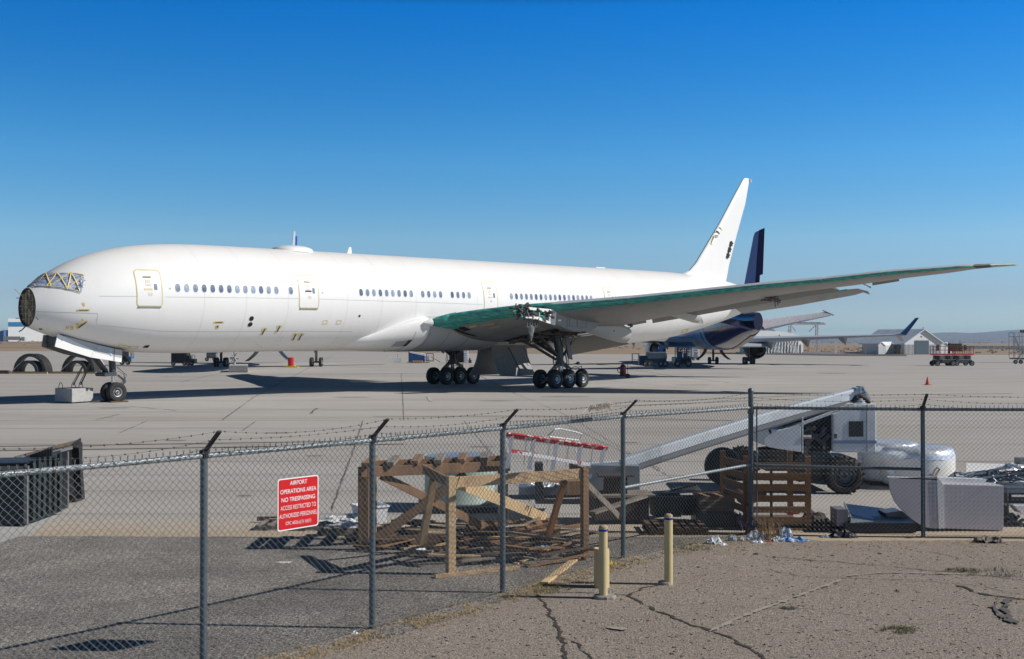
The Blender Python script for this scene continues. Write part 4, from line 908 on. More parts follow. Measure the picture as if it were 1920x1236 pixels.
# details of the fairing
m = MB()
for s in (25.2, 26.4, 28.0, 30.0):
    pts = [fring(s, *lerp(FA, s))[j] for j in range(12, 21)]; c = AF(s, 0, 4.0); pts = [p + (p - c).normalized() * .008 for p in pts]; m.tube(pts, .012, 4)
m.build('panel_seam', DGREY, fair)
m = MB(); r1, r2 = fring(24.0, *lerp(FA, 24.0)), fring(25.2, *lerp(FA, 25.2))
for j in (14, 15): m.add([r1[j] * 1.0 + AN * .03, r2[j] + AN * .03, r2[j + 1] + AN * .03, r1[j + 1] + AN * .03], [(0, 1, 2, 3)])
m.build('inlet_panel', mat('panel_mid_grey', (.40, .40, .41), .5), fair)
m = MB(); r1, r2 = fring(24.9, *lerp(FA, 24.9)), fring(25.2, *lerp(FA, 25.2))
for j in (14, 15): m.add([r1[j] + AN * .05, r2[j] + AN * .05, r2[j + 1] + AN * .05, r1[j + 1] + AN * .05], [(0, 1, 2, 3)])
m.build('inlet_grille', DARKM, fair)
# nose gear and its bay doors
m = MB(); m.tube([AW(5.75, 0, 3.2), AW(5.85, 0, 1.6)], .18, 16); m.tube([AW(5.85, 0, 1.75), AW(5.9, 0, .5)], .10, 14, mi=1); m.tube([AW(5.9, -.5, .54), AW(5.9, .5, .54)], .07, 10)
ng = m.build('nose_gear', [STEEL, CHROME], plane, smooth=40)
m = MB(); m.obox(AW(5.6, 0, 1.52), AA * .25, AN * .45, V((0, 0, .1))); m.tube([AW(5.2, -.5, 1.5), AW(5.2, .55, 1.5)], .1, 10); m.tube([AW(5.5, .2, 1.6), AW(4.6, .2, 2.7)], .08, 8); m.tube([AW(5.5, -.2, 1.6), AW(4.6, -.2, 2.7)], .08, 8)
m.build('steering_unit', STEEL, ng, smooth=40)
m = MB(); m.bar(AW(6.1, .1, 1.45), AW(6.55, .1, 1.1), .06, .1); m.bar(AW(6.55, .1, 1.1), AW(6.05, .1, .65), .06, .1)
m.tube([AW(6.0, .3, 1.7), AW(6.3, .4, 1.5), AW(6.35, .35, 1.2), AW(6.1, .2, .9)], .025, 6); m.tube([AW(6.0, .2, 1.9), AW(6.5, .3, 1.45), AW(6.4, .3, 1.2)], .02, 6); m.build('torque_link', STEEL, ng)
for k in (-.33, .33): wheel(AW(5.9, k, .54), AN * (1 if k > 0 else -1), .54, .40, ng, rimr=.45)
m = MB(); m.obox(AW(5.9, .5, .04), AA * .5, AN * .2, V((0, 0, .035))); m.obox(AW(6.1, -.5, .04), AA * .6, AN * .2, V((0, 0, .035))); tag(m.build('wheel_chock', WOODD), 'dark timber chock boards under the airliner nose wheels', 'chock')
def gdoor(name, t, pix, mt, th=.06, parent=plane):
    m = MB(); P = []
    for u, v in pix: s, z = ATT(u, v, t); P.append(AW(s, t, z))
    m.prism(P, -AN * th); return m.build(name, mt, parent)
d1 = gdoor('nose_gear_door', .92, [(108.5, 626.5), (103, 650), (171, 670.5), (175.5, 657), (178, 645)], WHITE)
gdoor('door_panel', .93, [(109, 626.5), (175.5, 656.5), (178, 645), (112, 628)], BELLY, .02, d1)
d2 = gdoor('nose_gear_door', .92, [(178.2, 645.5), (175.8, 657), (171.5, 670.5), (228, 679.5), (229.5, 656.5), (215, 654)], WHITE)
gdoor('door_panel', .93, [(178.8, 646), (176.3, 659), (200, 665), (228.5, 671.5), (229.5, 656.5), (215, 654)], BELLY, .02, d2)
LB = mat('chalk_blue', (.45, .62, .75), .6)
m = MB()
for a, b in [((181, 650.5), (190, 652.5)), ((185.5, 651.5), (184.5, 658)), ((193, 657), (193.8, 657.6)), ((199, 657), (200, 658)), ((204, 654), (204.5, 663)), ((210, 655), (205, 660)), ((205, 659.5), (210, 667))]:
    s, z = ATT(*a, .94); s2, z2 = ATT(*b, .94); m.bar(AW(s, .945, z), AW(s2, .945, z2), .02, .07, up=(0, 0, 1))
m.build('chalk_letter', LB, d2)
gdoor('door_seam', .945, [(214, 653.5), (214.8, 653.6), (214.6, 677), (213.8, 677)], mat('red_brown', (.25, .04, .03), .6), .01, d2)
gdoor('nose_gear_door', -.75, [(82, 628), (78.5, 650), (120, 664), (171, 675), (176, 662), (110, 630)], DGREY, .06)
m = MB(); m.obox(AW(2.6, 0, 3.3), AA * .05, AN * .85, V((0, 0, .35))); m.obox(AW(4.4, 0, 2.95), AA * 1.9 - V((0, 0, .35)), AN * .8, V((0, 0, .12))); m.build('nose_gear_bay', DARKM, plane)
# ------------------------------------------------------------------ other aircraft
PURP = mat('purple_paint', (.009, .006, .075), .25, var=.1, coat=.4)
PURP2 = mat('dark_violet_paint', (.008, .006, .05), .5, var=.2)
BLUEM = mat('mid_blue_paint', (.01, .04, .30), .5, var=.2, scale=.6)
METB = mat('bare_belly_metal', (.30, .28, .26), .45, metal=.3, var=.4, scale=.9, stretch=(1, .3, 1))
def frame_fn(cx, cy, fx, fy):
    f = V((fx, fy, 0)).normalized(); r = V((f.y, -f.x, 0)); o = V((cx, cy, 0))
    return (lambda x, y, z: o + r * x + f * y + V((0, 0, z))), r, f
def ell(P, y, w_, zt, zb, n=32): zc = (zt + zb) / 2; return [P(w_ * sin(2 * pi * j / n), y, zc + (zt - zc) * cos(2 * pi * j / n)) for j in range(n)]
def jet_gear(P, r, f, x, z, root, rows=2, sep=.55, rad=.55, name='landing_gear', up=2.6):
    m = MB(); m.tube([P(x, 0, up), P(x, 0, rad)], .17, 10)
    for k in range(rows): yy = (k - (rows - 1) / 2) * 1.4; m.tube([P(x - sep - .15, yy, rad), P(x + sep + .15, yy, rad)], .1, 8)
    m.tube([P(x, -.7, rad), P(x, .7, rad)], .12, 8); m.tube([P(x, .1, rad + .9), P(x - (.9 if x > 0 else -.9) * (1 if x else 0), .3, up)], .08, 6)
    g = m.build(name, DARKM, root)
    for k in range(rows):
        yy = (k - (rows - 1) / 2) * 1.4
        for sx in (-sep, sep): wheel(P(x + sx, yy, rad), r * (1 if sx > 0 else -1), rad, .42, g, n=18)
def lifting(P, root, name, pts, mt, sg, tilt=0):   # pts (x, yLE, yTE, z, th)
    m = MB(); rr = []
    for x, yl, yt, z, th in pts:
        rr.append([P(x * sg, yl + (yt - yl) * c, z + tilt * (.5 - c) * (yl - yt) / 6 + th * ff(c)) for c in (1, .7, .4, .15, .03, 0)] + [P(x * sg, yl + (yt - yl) * c, z + tilt * (.5 - c) * (yl - yt) / 6 - th * ff(c)) for c in (.03, .15, .4, .7, 1)])
    m.loft(rr); return m.build(name, mt, root, smooth=40)
# purple-tailed trijet, seen from behind
P, r, f = frame_fn(30.0, 169, 0, 1)
tri = thing('airliner', 'three-engined airliner with dark purple tail parked behind the white one, seen from the rear', 'airliner', (30.0, 169, 0))
m = MB(); ys = [(33, .1, 5.0, 4.8), (31, 1.5, 6.3, 3.3), (27, 2.6, 7.6, 2.4), (22, 3.0, 8.15, 2.15), (-6, 3.0, 8.15, 2.15), (-9, 3.0, 8.15, 2.15)]
m.loft([ell(P, *q) for q in ys]); tb = m.build('fuselage', mat('blue_shaded_paint', (.20, .36, .58), .35), tri, smooth=50)  # pale fuselage with the blue of its shaded side put into the colour
m = MB(); m.loft([ell(P, *q) for q in [(-6, 3.01, 8.16, 2.14), (-13, 2.95, 8.1, 2.3), (-18, 2.6, 7.9, 2.9), (-22, 2.1, 7.6, 3.5), (-26, 1.5, 7.2, 4.1), (-30, .8, 6.95, 4.6), (-31, .55, 6.9, 4.7)]])
m.build('tail_cone', PURP, tri, smooth=50)
m = MB(); rr = []
for y, w_, zt, zb in [(-9.5, 3.0, 8.1, 2.12), (-13, 2.96, 8.1, 2.26), (-18, 2.62, 7.9, 2.85), (-22, 2.12, 7.6, 3.45), (-26, 1.52, 7.2, 4.03)]:
    zc = (zt + zb) / 2; rr.append([P((w_ + .02) * sin(a), y, zc + (zt - zc + .02) * cos(a)) for a in [pi * (.60 + .38 * j / 12) for j in range(13)]])
m.loft(rr, cap=False, closed=False); m.build('belly_skin', METB, tri, smooth=50)
m = MB(); m.lathe(P(0, -23.0, 9.0), -f, [(-2.5, 1.2), (0, 1.45), (3, 1.4), (7, 1.1), (9, .8), (9.1, .6), (8.0, .5)], 24); m.lathe(P(0, -20.6, 9.0), f, [(-.2, 1.3), (0, 1.36), (.1, 1.25), (-.4, 1.1)], 24)
m.build('tail_engine', WHITE, tri, smooth=50)
m = MB(); m.loft([[P(x, y, z) for x, y in ((0, yl), (.3 * k, yl - 1.2), (.3 * k, yt), (-.3 * k, yt), (-.3 * k, yl - 1.2))] for z, yl, yt, k in ((8.0, -20, -30.0, 1), (10.4, -22.5, -30.4, .9), (16.4, -28.3, -31.8, .4), (16.8, -29.1, -32.0, .3))])
tf = m.build('fin', BLUEM, tri)
m = MB(); m.loft([[P(x, y, z) for x, y in ((.2 * k, yl), (0, yt), (-.2 * k, yl))] for z, yl, yt, k in ((11.4, -30.5, -33.6, .9), (16.85, -32.0, -34.6, .4))]); m.build('rudder', mat('matte_violet', (.016, .008, .07), .8, spec=.1), tf)
m = MB(); m.loft([[P(x, y, z) for x, y in ((.2 * k, yl), (0, yt), (-.2 * k, yl))] for z, yl, yt, k in ((9.8, -30.1, -31.6, .9), (11.4, -30.5, -32.0, .9))]); m.build('rudder', mat('matte_violet', (.016, .008, .07)), tf)
m = MB(); m.loft([[P(x, y, z) for x, z in ((.5 * k, 8.8), (0, 9.5), (-.5 * k, 8.8), (0, 8.5))] for y, k in ((-24, .6), (-28, 1), (-33.0, .9), (-34.5, .2))]); m.build('fin_fairing', BLUEM, tf)
for sg in (1, -1):
    sb = lifting(P, tri, 'tailplane', [(.8, -25, -31, 5.35, .3), (4.2, -27.4, -31.7, 6.0, .2), (8.0, -30.2, -32.8, 6.65, .1), (8.3, -30.6, -33.0, 6.72, .06)], mat('mottled_grey_skin', (.72, .71, .75), .5, var=.25, scale=6, col2=(.45, .43, .47), c2pos=.5, c2w=.1, s2=5) if sg > 0 else PURP2, sg, 1.1)
    m = MB(); m.bar(P(8.1 * sg, -30.2, 7.15), P(8.6 * sg, -33.0, 6.5), .06, .12); m.build('tip_fence', DGREY, sb)
    wg = lifting(P, tri, 'wing', [(2.6, 14, 0, 3.4, .8), (9, 8.5, -2.0, 3.7, .5), (17, 2, -5.0, 4.0, .3), (25.4, -5.2, -9.4, 4.3, .15)], BELLY, sg)
    m = MB(); m.loft([[P((x + .1) * sg, y0, z) for _ in (0,)] + [P((x - .05) * sg, (y0 + y1) / 2, z), P(x * sg, y1, z), P((x + .16) * sg, (y0 + y1) / 2, z)] for x, y0, y1, z in ((25.4, -6.2, -9.6, 4.25), (26.1, -8.1, -10.6, 5.6), (26.7, -9.4, -11.2, 6.7))]); m.build('winglet', mat('navy_winglet', (.05, .065, .13), .4), wg)
    m = MB(); m.loft([[P((x + .1) * sg, y0, z), P(x * sg, y1, z), P((x - .1) * sg, y0, z)] for x, y0, y1, z in ((25.3, -5.6, -8.0, 4.2), (25.9, -6.4, -7.6, 3.4))]); m.build('winglet', BELLY, wg)
    for x, z in ((7.5, 3.3), (12.5, 3.6), (17.5, 3.9)):
        m = MB(); m.loft([[P((x + a) * sg, y, zz) for a, zz in ((.25, z), (0, zb), (-.25, z))] for y, zb in ((1.5 - x * .35, z - .3), (-1 - x * .35, z - .9), (-3.8 - x * .22, z - 1.1))]); m.build('flap_fairing', DGREY if x < 8 else mat('taupe_fairing', (.28, .25, .22), .6), wg)
    m = MB(); m.loft([[P((x) * sg, y, z) for x, y, z in ((x0, 0.5, 3.4), (x0, -3.6, 2.7), (x0, -3.6, 2.55), (x0, .5, 3.2))] for x0 in (3.2, 8.2)]); m.build('flap', BELLY if sg > 0 else mat('blue_flap', (.05, .2, .42), .35), wg)
    c = P(7.7 * sg, 6.5, 2.15); m = MB()
    m.lathe(c, f, [(2.3, 1.15), (2.4, 1.3), (1.6, 1.5), (0, 1.5), (-1.5, 1.35), (-1.6, 1.2), (-.5, 1.1)], 28); e = m.build('engine', WHITE if sg < 0 else DARKM, tri, smooth=40)
    m = MB(); m.lathe(c, -f, [(.4, 1.15), (.9, .95), (2.6, .8), (4.0, .5), (4.1, .38), (3.4, .3), (4.6, .02)], 24); m.build('exhaust', DARKM, e, smooth=40)
    m = MB(); m.obox(P(7.7 * sg, 5.0, 3.5), f * 4.0, r * .25, V((0, 0, .5))); m.build('engine_strut', BELLY, e)
    if sg > 0:
        m = MB(); m.loft([[c + r * (1.6 * cos(a)) * 1.0 - f * y + V((0, 0, 1.6 * sin(a) + .1)) for a in [radians(20 + 10 * j) for j in range(12)]] for y in (-1.5, 1.8)], cap=False, closed=False); m.build('open_cowl', DGREY, e)
    jet_gear(P, r, f, 5.3 * sg, 0, tri)
jet_gear(P, r, f, 0.0, 0, tri, rows=1, up=2.3); 
P2 = lambda x, y, z: P(x, y + 25.5, z); jet_gear(P2, r, f, 0.0, 0, tri, rows=1, sep=.35, rad=.48, name='nose_gear')
for sx in (-1, 1):
    m = MB(); m.loft([[P(sx * (1.2 + 1.3 * a * a), y, 2.3 - 1.6 * a) for y in (-1.2, 1.2)] + [P(sx * (1.1 + 1.3 * a * a), y, 2.3 - 1.6 * a) for y in (1.2, -1.2)] for a in (0, .25, .5, .75, 1)]); m.build('gear_bay_door', DARKM, tri)
# white twin-aisle airliner hidden behind the main one, facing the camera
P, r, f = frame_fn(-32.6, 152, .077, -.997)
hid = thing('airliner', 'airliner facing us behind the big white one, only gear and tail tip showing', 'airliner', (-32.6, 152, 0))
m = MB(); m.loft([ell(P, *q) for q in [(33, .1, 5.2, 5.0), (32, 1.2, 6.2, 4.0), (29, 2.3, 7.6, 3.05), (25, 2.8, 8.2, 2.75), (-10, 2.85, 8.3, 2.7), (-20, 2.4, 8.2, 3.8), (-28, 1.1, 7.9, 5.8), (-31, .3, 7.4, 6.6)]]); m.build('fuselage', WHITE, hid, smooth=50)
m = MB(); m.loft([[P(x, y, z) for x, y in ((0, yl), (.22 * k, yl - 1), (0, yt), (-.22 * k, yl - 1))] for z, yl, yt, k in ((7.9, -19, -27.5, 1.2), (21.0, -28.5, -31, .8))]); m.build('fin', mat('pale_slate_fin', (.42, .50, .56), .5), hid)
m = MB(); m.loft([[P(x, y, z) for x, y in ((.2, yl), (.12, yt), (-.16, yt))] for z, yl, yt in ((9, -27.2, -29.2), (20.5, -30.7, -32.2))]); m.build('rudder', BLUEM, hid)
for sg in (1, -1):
    lifting(P, hid, 'wing', [(2.4, 6, -3.5, 3.6, .6), (9, 0, -5.5, 4.3, .4), (23, -11, -13.6, 6.1, .12)], WGREY, sg); lifting(P, hid, 'tailplane', [(1, -23, -28, 7.0, .2), (8.5, -28, -30.4, 7.8, .08)], WGREY, sg)
    jet_gear(P, r, f, 6.3 * sg, 0, hid, sep=.62, rad=.62, up=3.4)
P2 = lambda x, y, z: P(x, y + 27.6, z - .0)
m = MB(); m.tube([P2(0, 0, 3.2), P2(0, 0, .75)], .13, 10, mi=0); m.tube([P2(-.5, 0, 1.5), P2(.5, 0, 1.5)], .12, 8); m.tube([P2(-.3, .1, 2.1), P2(.35, .1, 1.0)], .07, 6); m.tube([P2(.3, .1, 2.1), P2(-.25, .1, 1.2)], .06, 6); m.build('nose_gear', mat('hid_gear_grey', (.36, .37, .37), .5), hid)
for sx in (-1, 1):
    m = MB(); m.loft([[P(sx * (1.25 + 1.7 * a ** 2), y, 3.1 - 2.35 * a) for y in (-1.6, 1.9)] + [P(sx * (1.15 + 1.7 * a ** 2), y, 3.1 - 2.35 * a) for y in (1.9, -1.6)] for a in [k / 8 for k in range(9)]]); m.build('gear_bay_door', [mat('door_dull_grey', (.22, .225, .24), .5)], hid, smooth=40)  # dull grey gear doors of the hidden airliner
# tail piece of a small jet behind the barn wing is part of the trijet's wing; concrete weights
def block(name, label, A, B, C, h, loops, mt=CONC):
    A, B, C = V(A), V(B), V(C); e1, e2 = (B - A) / 2, (C - A) / 2; c = A + e1 + e2; t = thing(name, label, 'weight', tuple(c))
    m = MB(); m.obox(c + V((0, 0, h / 2 + .06)), e1, e2, V((0, 0, h / 2))); m.build('block', mt, t, bevel=.03)
    m = MB(); m.obox(c + V((0, 0, .03)), e1 * .85, e2 * .85, V((0, 0, .03))); m.build('base_timber', DARKM, t)
    for a, b in loops:
        p = c + e1 * a + e2 * b + V((0, 0, h + .05)); m = MB(); m.tube([p + e1.normalized() * .14 * cos(k * pi / 8) + V((0, 0, .3 * sin(k * pi / 8))) for k in range(9)], .018, 6); m.build('lifting_loop', DARKM, t)
    return c, e1, e2
c, e1, e2 = block('concrete_block', 'large concrete block with lifting loops strapped beside the airliner nose wheels', G(134.8, 757), G(174.8, 754.4), G(102.8, 754.8), .72, [(-.7, .7), (-.3, -.3), (.55, -.1)])
for i, (a, b, (u, v, D)) in enumerate([(-.3, -.3, (156, 687, 60.3)), (.55, -.1, (171, 679, 60.2))]):
    m = MB(); p = c + e1 * a + e2 * b + V((0, 0, .95)); m.tube([p, Q(u, v, D)], .035, 6); m.tube([p + V((-.1, 0, 0)), Q(u - 2, v, D)], .02, 5)
    tag(m.build('tie_down_strap', DARKM), ['slack dark strap running up from the middle loop of the near concrete block', 'steeper dark strap beside the nose wheels rising from the block'][i], 'strap', 'straps tying the nose to the concrete block')
block('concrete_block', 'smaller pale concrete block under the far airliner nose gear', G(429, 698.5), G(465, 698.5), G(431, 695), .70, [])
# ------------------------------------------------------------------ half-round engine cowls on timber
def cowl():
    t = thing('engine_cowl', '', 'engine cowl')
    for nm, R, y0, y1, th in (('outer_shell', 2.05, 0, 1.1, .36), ('inner_shell', 1.28, -.3, .8, .32)):
        m = MB(); rr = []
        for j in range(25):
            a = pi * j / 24; ci, si = cos(a), sin(a)
            rr.append([V((R * ci, y0, R * .93 * si)), V((R * .98 * ci, y1, R * .92 * si)), V(((R - .05) * ci, y1, (R - .05) * .92 * si)), V(((R - th) * ci, y0 + .2, (R - th) * .93 * si)), V(((R - th) * ci, y0, (R - th) * .93 * si))])
        m.loft(rr); s = m.build(nm, mat('black_composite', (.035, .035, .032), .45, var=.5, scale=4), t, smooth=40)
        if nm == 'outer_shell':
            m = MB()
            for j in range(2, 23):
                if random.random() < .45: continue
                a = pi * j / 24 + .04; m.obox((1.93 * cos(a), -.03, 1.80 * sin(a)), (.05, 0, .02), (0, .03, 0), (.02, 0, .06))
            m.build('latch', mat('latch_metal', (.13, .12, .10), .6), s)
    m = MB(); m.tube([(-1.9, -.3, 0.05), (-1.2, -.2, .75), (-.6, -.1, 1.1)], .04, 6); m.build('prop_rod', SIGNW, t)
    return t
cw = cowl(); rz = -.3
p = G(55, 700.5); place(cw, (p.x, p.y, .18), rz, 'black half-round engine cowl on timber at the far left edge'); cw['group'] = 'half-round engine cowls'
cw2 = copy_tree(cw); p2 = G(146, 700.5); place(cw2, (p2.x, p2.y, .18), rz, 'black half-round engine cowl on timber behind the nose gear doors')
for q, lb in ((p, 'timber skid under the left-hand half-round cowl'), (p2, 'timber skid under the half-round cowl by the nose wheels')):
    t = thing('timber_skid', lb, 'skid', tuple(q)); 
    for dy in (-.5, .5, 1.6):
        m = MB(); m.obox(q + V((dy * .45, dy, .09)), V((2.4, -.2, 0)), V((0, .12, 0)), V((0, 0, .085))); m.build('beam', WOODL, t)
p = G(6, 701); m = MB(); m.obox(p + V((0, 0, .12)), (.75, 0, 0), (0, .4, 0), (0, 0, .12)); m.obox(p + V((.1, 0, .3)), (.5, 0, 0), (0, .3, 0), (0, 0, .06)); tag(m.build('timber_stack', WOODD), 'low dark timber stack at the left edge beside the cowls', 'timber')
m = MB(); p = G(184, 695); m.add([p + V((0, 0, .3)), p + V((.9, .2, .15)), p + V((.1, 0, 1.7)), p + V((-.9, 0, 2.2)), p + V((0, .1, .3)), p + V((.9, .3, .15)), p + V((.1, .1, 1.7)), p + V((-.9, .1, 2.2))], [(0, 1, 2, 3), (7, 6, 5, 4), (0, 4, 5, 1), (1, 5, 6, 2), (2, 6, 7, 3), (3, 7, 4, 0)]); tag(m.build('fairing_panel', SIGNW), 'white curved fairing panel leaning on the cowl behind the nose gear', 'panel')
# ------------------------------------------------------------------ ramp equipment
def gbox(m, u0, u1, v0, v1, vb, dep, mi=0, z0=None):   # box whose front stands on the ground line vb, seen between u0..u1, v0..v1
    D = G(u0, vb).y; a = Q(u0, v0, D); b = Q(u1, v1, D); m.box(a.x, D, b.z if z0 is None else z0, b.x, D + dep, a.z, mi); return D
def wheels_px(t, lst, vb, r, wd=.25, axis=(0, -1, 0)):
    D = G(900, vb).y
    for u in lst: q = Q(u, vb, D); wheel(V((q.x, D - .02, r)), axis, r, wd, t, n=16)
def rails(m, x0, x1, y0, y1, z0, z1, nx=3, ny=2, r=.03, mid=True):
    for z in ([z1, (z0 + z1) / 2] if mid else [z1]):
        m.tube([(x0, y0, z), (x1, y0, z), (x1, y1, z), (x0, y1, z), (x0, y0, z)], r, 5)
    for i in range(nx + 1):
        x = x0 + (x1 - x0) * i / nx
        for y in (y0, y1): m.tube([(x, y, z0), (x, y, z1)], r, 5)
    for y in [y0 + (y1 - y0) * i / ny for i in range(1, ny)]:
        for x in (x0, x1): m.tube([(x, y, z0), (x, y, z1)], r, 5)
# scissor lifts
def scissor():
    t = thing('scissor_lift', '', 'scissor lift')
    m = MB(); m.box(-1.15, -.8, .35, 1.15, .8, .85); m.box(-1.3, -.7, .5, -1.15, .7, .7); m.box(-.5, -.95, .45, .5, -.8, .8); m.build('chassis', DARKM, t, bevel=.03)
    for x in (-1.15, 1.15):
        for y in (-.85, .85): wheel(V((x * .95, y, .36)), (0, -1 if y < 0 else 1, 0), .37, .3, t, n=18)
    m = MB()
    for i in range(4):
        for y in (-.55, .55): m.bar((-1.1, y, .9 + i * .14), (1.1, y, 1.0 + i * .14), .08, .07); m.bar((-1.1, y + .1, 1.0 + i * .14), (1.1, y + .1, .9 + i * .14), .08, .07)
    m.build('scissor_arms', DARKM, t)
    m = MB(); m.box(-1.35, -.95, 1.5, 1.35, .95, 1.68); m.build('platform', RED, t)
    m = MB(); rails(m, -1.33, 1.33, -.93, .93, 1.68, 2.7, 4, 2, .035); m.build('guard_rail', mat('dark_red_rail', (.16, .012, .012), .5), t)
    m = MB(); m.box(-1.2, -.98, 2.1, -.85, -.8, 2.9); m.build('control_box', DARKM, t)
    return t
sc = scissor(); D = 157.7; place(sc, ((1767 - 960) / F * D, D, 0), .06, 'red and black scissor lift, left one of the parked pair', 'scissor lifts'); sc2 = copy_tree(sc); place(sc2, ((1802 - 960) / F * (D + .5), D + .5, 0), pi + .1, 'red and black scissor lift with brown panel, right one of the pair')
m = MB(); x = (1793 - 960) / F * D; m.box(x - 1, D - .3, 2.0, x + .7, D + .3, 3.1); m.box(x - 1.05, D - .35, 1.72, x - .95, D + .35, 3.15); tag(m.build('crate', mat('brown_board', (.10, .07, .05), .8)), 'brown boarded crate standing on the right-hand scissor lift', 'crate')
# traffic cone
q = G(1739, 722); t = thing('traffic_cone', 'small orange traffic cone standing alone on the apron', 'cone', tuple(q)); m = MB(); m.lathe(q, (0, 0, 1), [(.03, .17), (.6, .03), (.62, .03), (.62, 0)], 16); OR = mat('cone_orange', (.62, .06, .02), .5); m.build('cone', OR, t, smooth=40); m = MB(); m.obox(q + V((0, 0, .015)), (.24, 0, 0), (0, .24, 0), (0, 0, .014)); m.build('base', OR, t)
# fire extinguisher cart
D = G(1168, 709).y; x = (1168 - 960) / F * D; MAR = mat('maroon_paint', (.12, .008, .022), .4)
t = thing('extinguisher_cart', 'maroon wheeled fire extinguisher standing on the apron right of the main gear', 'extinguisher', (x, D, 0))
m = MB(); m.lathe((x, D, .15), (0, 0, 1), [(0, .25), (.05, .28), (.85, .28), (.98, .24), (1.06, .14), (1.1, .04), (1.1, 0)], 20); m.build('cylinder', MAR, t, smooth=40)
m = MB(); m.tube([(x + .42, D, .2), (x + .42, D, 1.3), (x + .36, D, 1.38), (x - .1, D, 1.38), (x - .14, D, 1.3), (x - .14, D, .2)], .025, 6); m.bar((x - .14, D, .9), (x + .42, D, .9), .03, .03); m.build('frame', MAR, t)
wheel(V((x + .45, D - .15, .2)), (0, -1, 0), .2, .1, t, n=16, rm=MAR); wheel(V((x + .45, D + .35, .2)), (0, 1, 0), .2, .1, t, n=16, rm=MAR)
m = MB(); m.tube([(x - .35 + .15 * cos(k * .8), D - .1, .75 + .25 * sin(k * .8)) for k in range(24)], .035, 6); m.build('hose', BLACKM, t)
# red drum
D = G(545, 689).y; x = (545.5 - 960) / F * D; t = thing('red_drum', 'red drum standing on a yellow base below the white fuselage', 'drum', (x, D, 0))
m = MB(); m.lathe((x, D, .22), (0, 0, 1), [(0, .36), (0.02, .38), (.33, .38), (.35, .40), (.37, .38), (.68, .38), (.70, .40), (.72, .38), (1.05, .38), (1.07, .35), (1.07, 0)], 20); m.build('drum', RED, t, smooth=30)
m = MB(); m.box(x - .9, D - .5, .0, x + .95, D + .5, .12); m.box(x - .6, D - .35, .12, x + .6, D + .35, .22); m.build('base', YELL, t)
# baggage cart and tug below the forward fuselage
D = G(340, 686).y; k = D / F
def X(u): return (u - 960) * k
def Z(v): return EYE - (v - HOR) * k
t = thing('baggage_cart', 'dark closed baggage cart parked below the forward fuselage', 'cart', (X(335), D, 0))
m = MB(); m.box(X(321), D, .45, X(350), D + 1.8, Z(655)); m.build('body', BLACKP, t)
for i in range(5): m = MB(); m.box(X(323 + i * 5.2), D - .03, .5, X(326 + i * 5.2), D, Z(657)); m.build('curtain', mat('dark_curtain', (.035, .03, .045), .8), t)
wheels_px(t, (325, 346), 686, .3)
t = thing('tow_tractor', 'low dark tow tractor with open frame right of the baggage cart', 'tractor', (X(356), D, 0))
m = MB(); m.box(X(350.5), D, .3, X(364), D + 1.5, .95); m.box(X(351), D + .1, .95, X(355), D + 1.3, 1.4); m.tube([(X(357), D + .1, .9), (X(357), D + .1, 1.5), (X(365), D + .1, 1.5), (X(365), D + .1, .6)], .04, 5); m.tube([(X(361), D + .1, .9), (X(361), D + .1, 1.5)], .03, 5); m.build('body', BLACKP, t); wheels_px(t, (353, 359.5), 686, .3)
# tank trailer further back
D = G(395, 677.5).y; k = D / F
t = thing('tank_trailer', 'small grey tank trailer with a long flat deck under the fuselage', 'trailer', (X(394), D, 0))
m = MB(); m.lathe((X(386), D + .8, 1.15), (1, 0, 0), [(0, 0), (0, .5), (.1, .6), (X(404) - X(386), .6), (X(404) - X(386) + .1, .5), (X(404) - X(386) + .1, 0)], 16); m.build('tank', mat('dull_grey', (.16, .17, .18), .5), t, smooth=40)
m = MB(); m.box(X(376), D, 1.75, X(411), D + 1.6, 1.9); m.box(X(376), D, 1.9, X(377.5), D + 1.6, 2.4); m.box(X(386), D, .45, X(410), D + 1.6, .6); m.build('deck', BELLY, t); wheels_px(t, (388, 402), 677.5, .35)
# caged lift behind the nose gear
D = G(237, 684.5).y; k = D / F
t = thing('platform_cart', 'blue wheeled platform cart with wire cage behind the nose gear', 'cart', (X(236), D, 0))
m = MB(); m.box(X(226), D, .4, X(240), D + 1.5, 1.0); m.box(X(228), D + .2, 1.0, X(235), D + 1.2, 2.2); m.build('body', BLACKP, t); m = MB(); m.box(X(238), D - .05, .9, X(245.5), D + 1.4, 1.2); m.build('deck', mat('bright_blue_paint', (.01, .13, .35), .4), t)
m = MB(); rails(m, X(236), X(245.3), D, D + 1.3, 1.2, 2.6, 2, 2, .035); m.build('cage', DARKM, t); wheels_px(t, (229, 240), 684.5, .35)
# stores seen under the belly: wire basket, blue crate, timber frame, dark container
D = G(741, 681).y; k = D / F
t = thing('wire_basket', 'white wire basket standing alone on the apron beyond the belly', 'basket', (X(741), D, 0)); m = MB()
for z in (.15, .5, .85): m.tube([(X(732), D, z), (X(751), D, z), (X(751), D + 1, z), (X(732), D + 1, z), (X(732), D, z)], .03, 4)
for i in range(11): x = X(732) + (X(751) - X(732)) * i / 10; m.tube([(x, D, .15), (x, D, .85)], .03, 4); m.tube([(x, D + 1, .15), (x, D + 1, .85)], .02, 4)
m.tube([(X(731), D, .6), (X(730), D, 1.05)], .04, 4); m.tube([(X(752), D, .6), (X(753), D, 1.05)], .04, 4); m.build('basket', SIGNW, t); m = MB(); m.tube([(X(746), D, .85), (X(745), D, 1.5)], .03, 4); m.build('stem', DARKM, t)
t = thing('shipping_crate', 'blue crate with white slanted top edge on timber beyond the belly', 'crate', (X(785), D, 0))
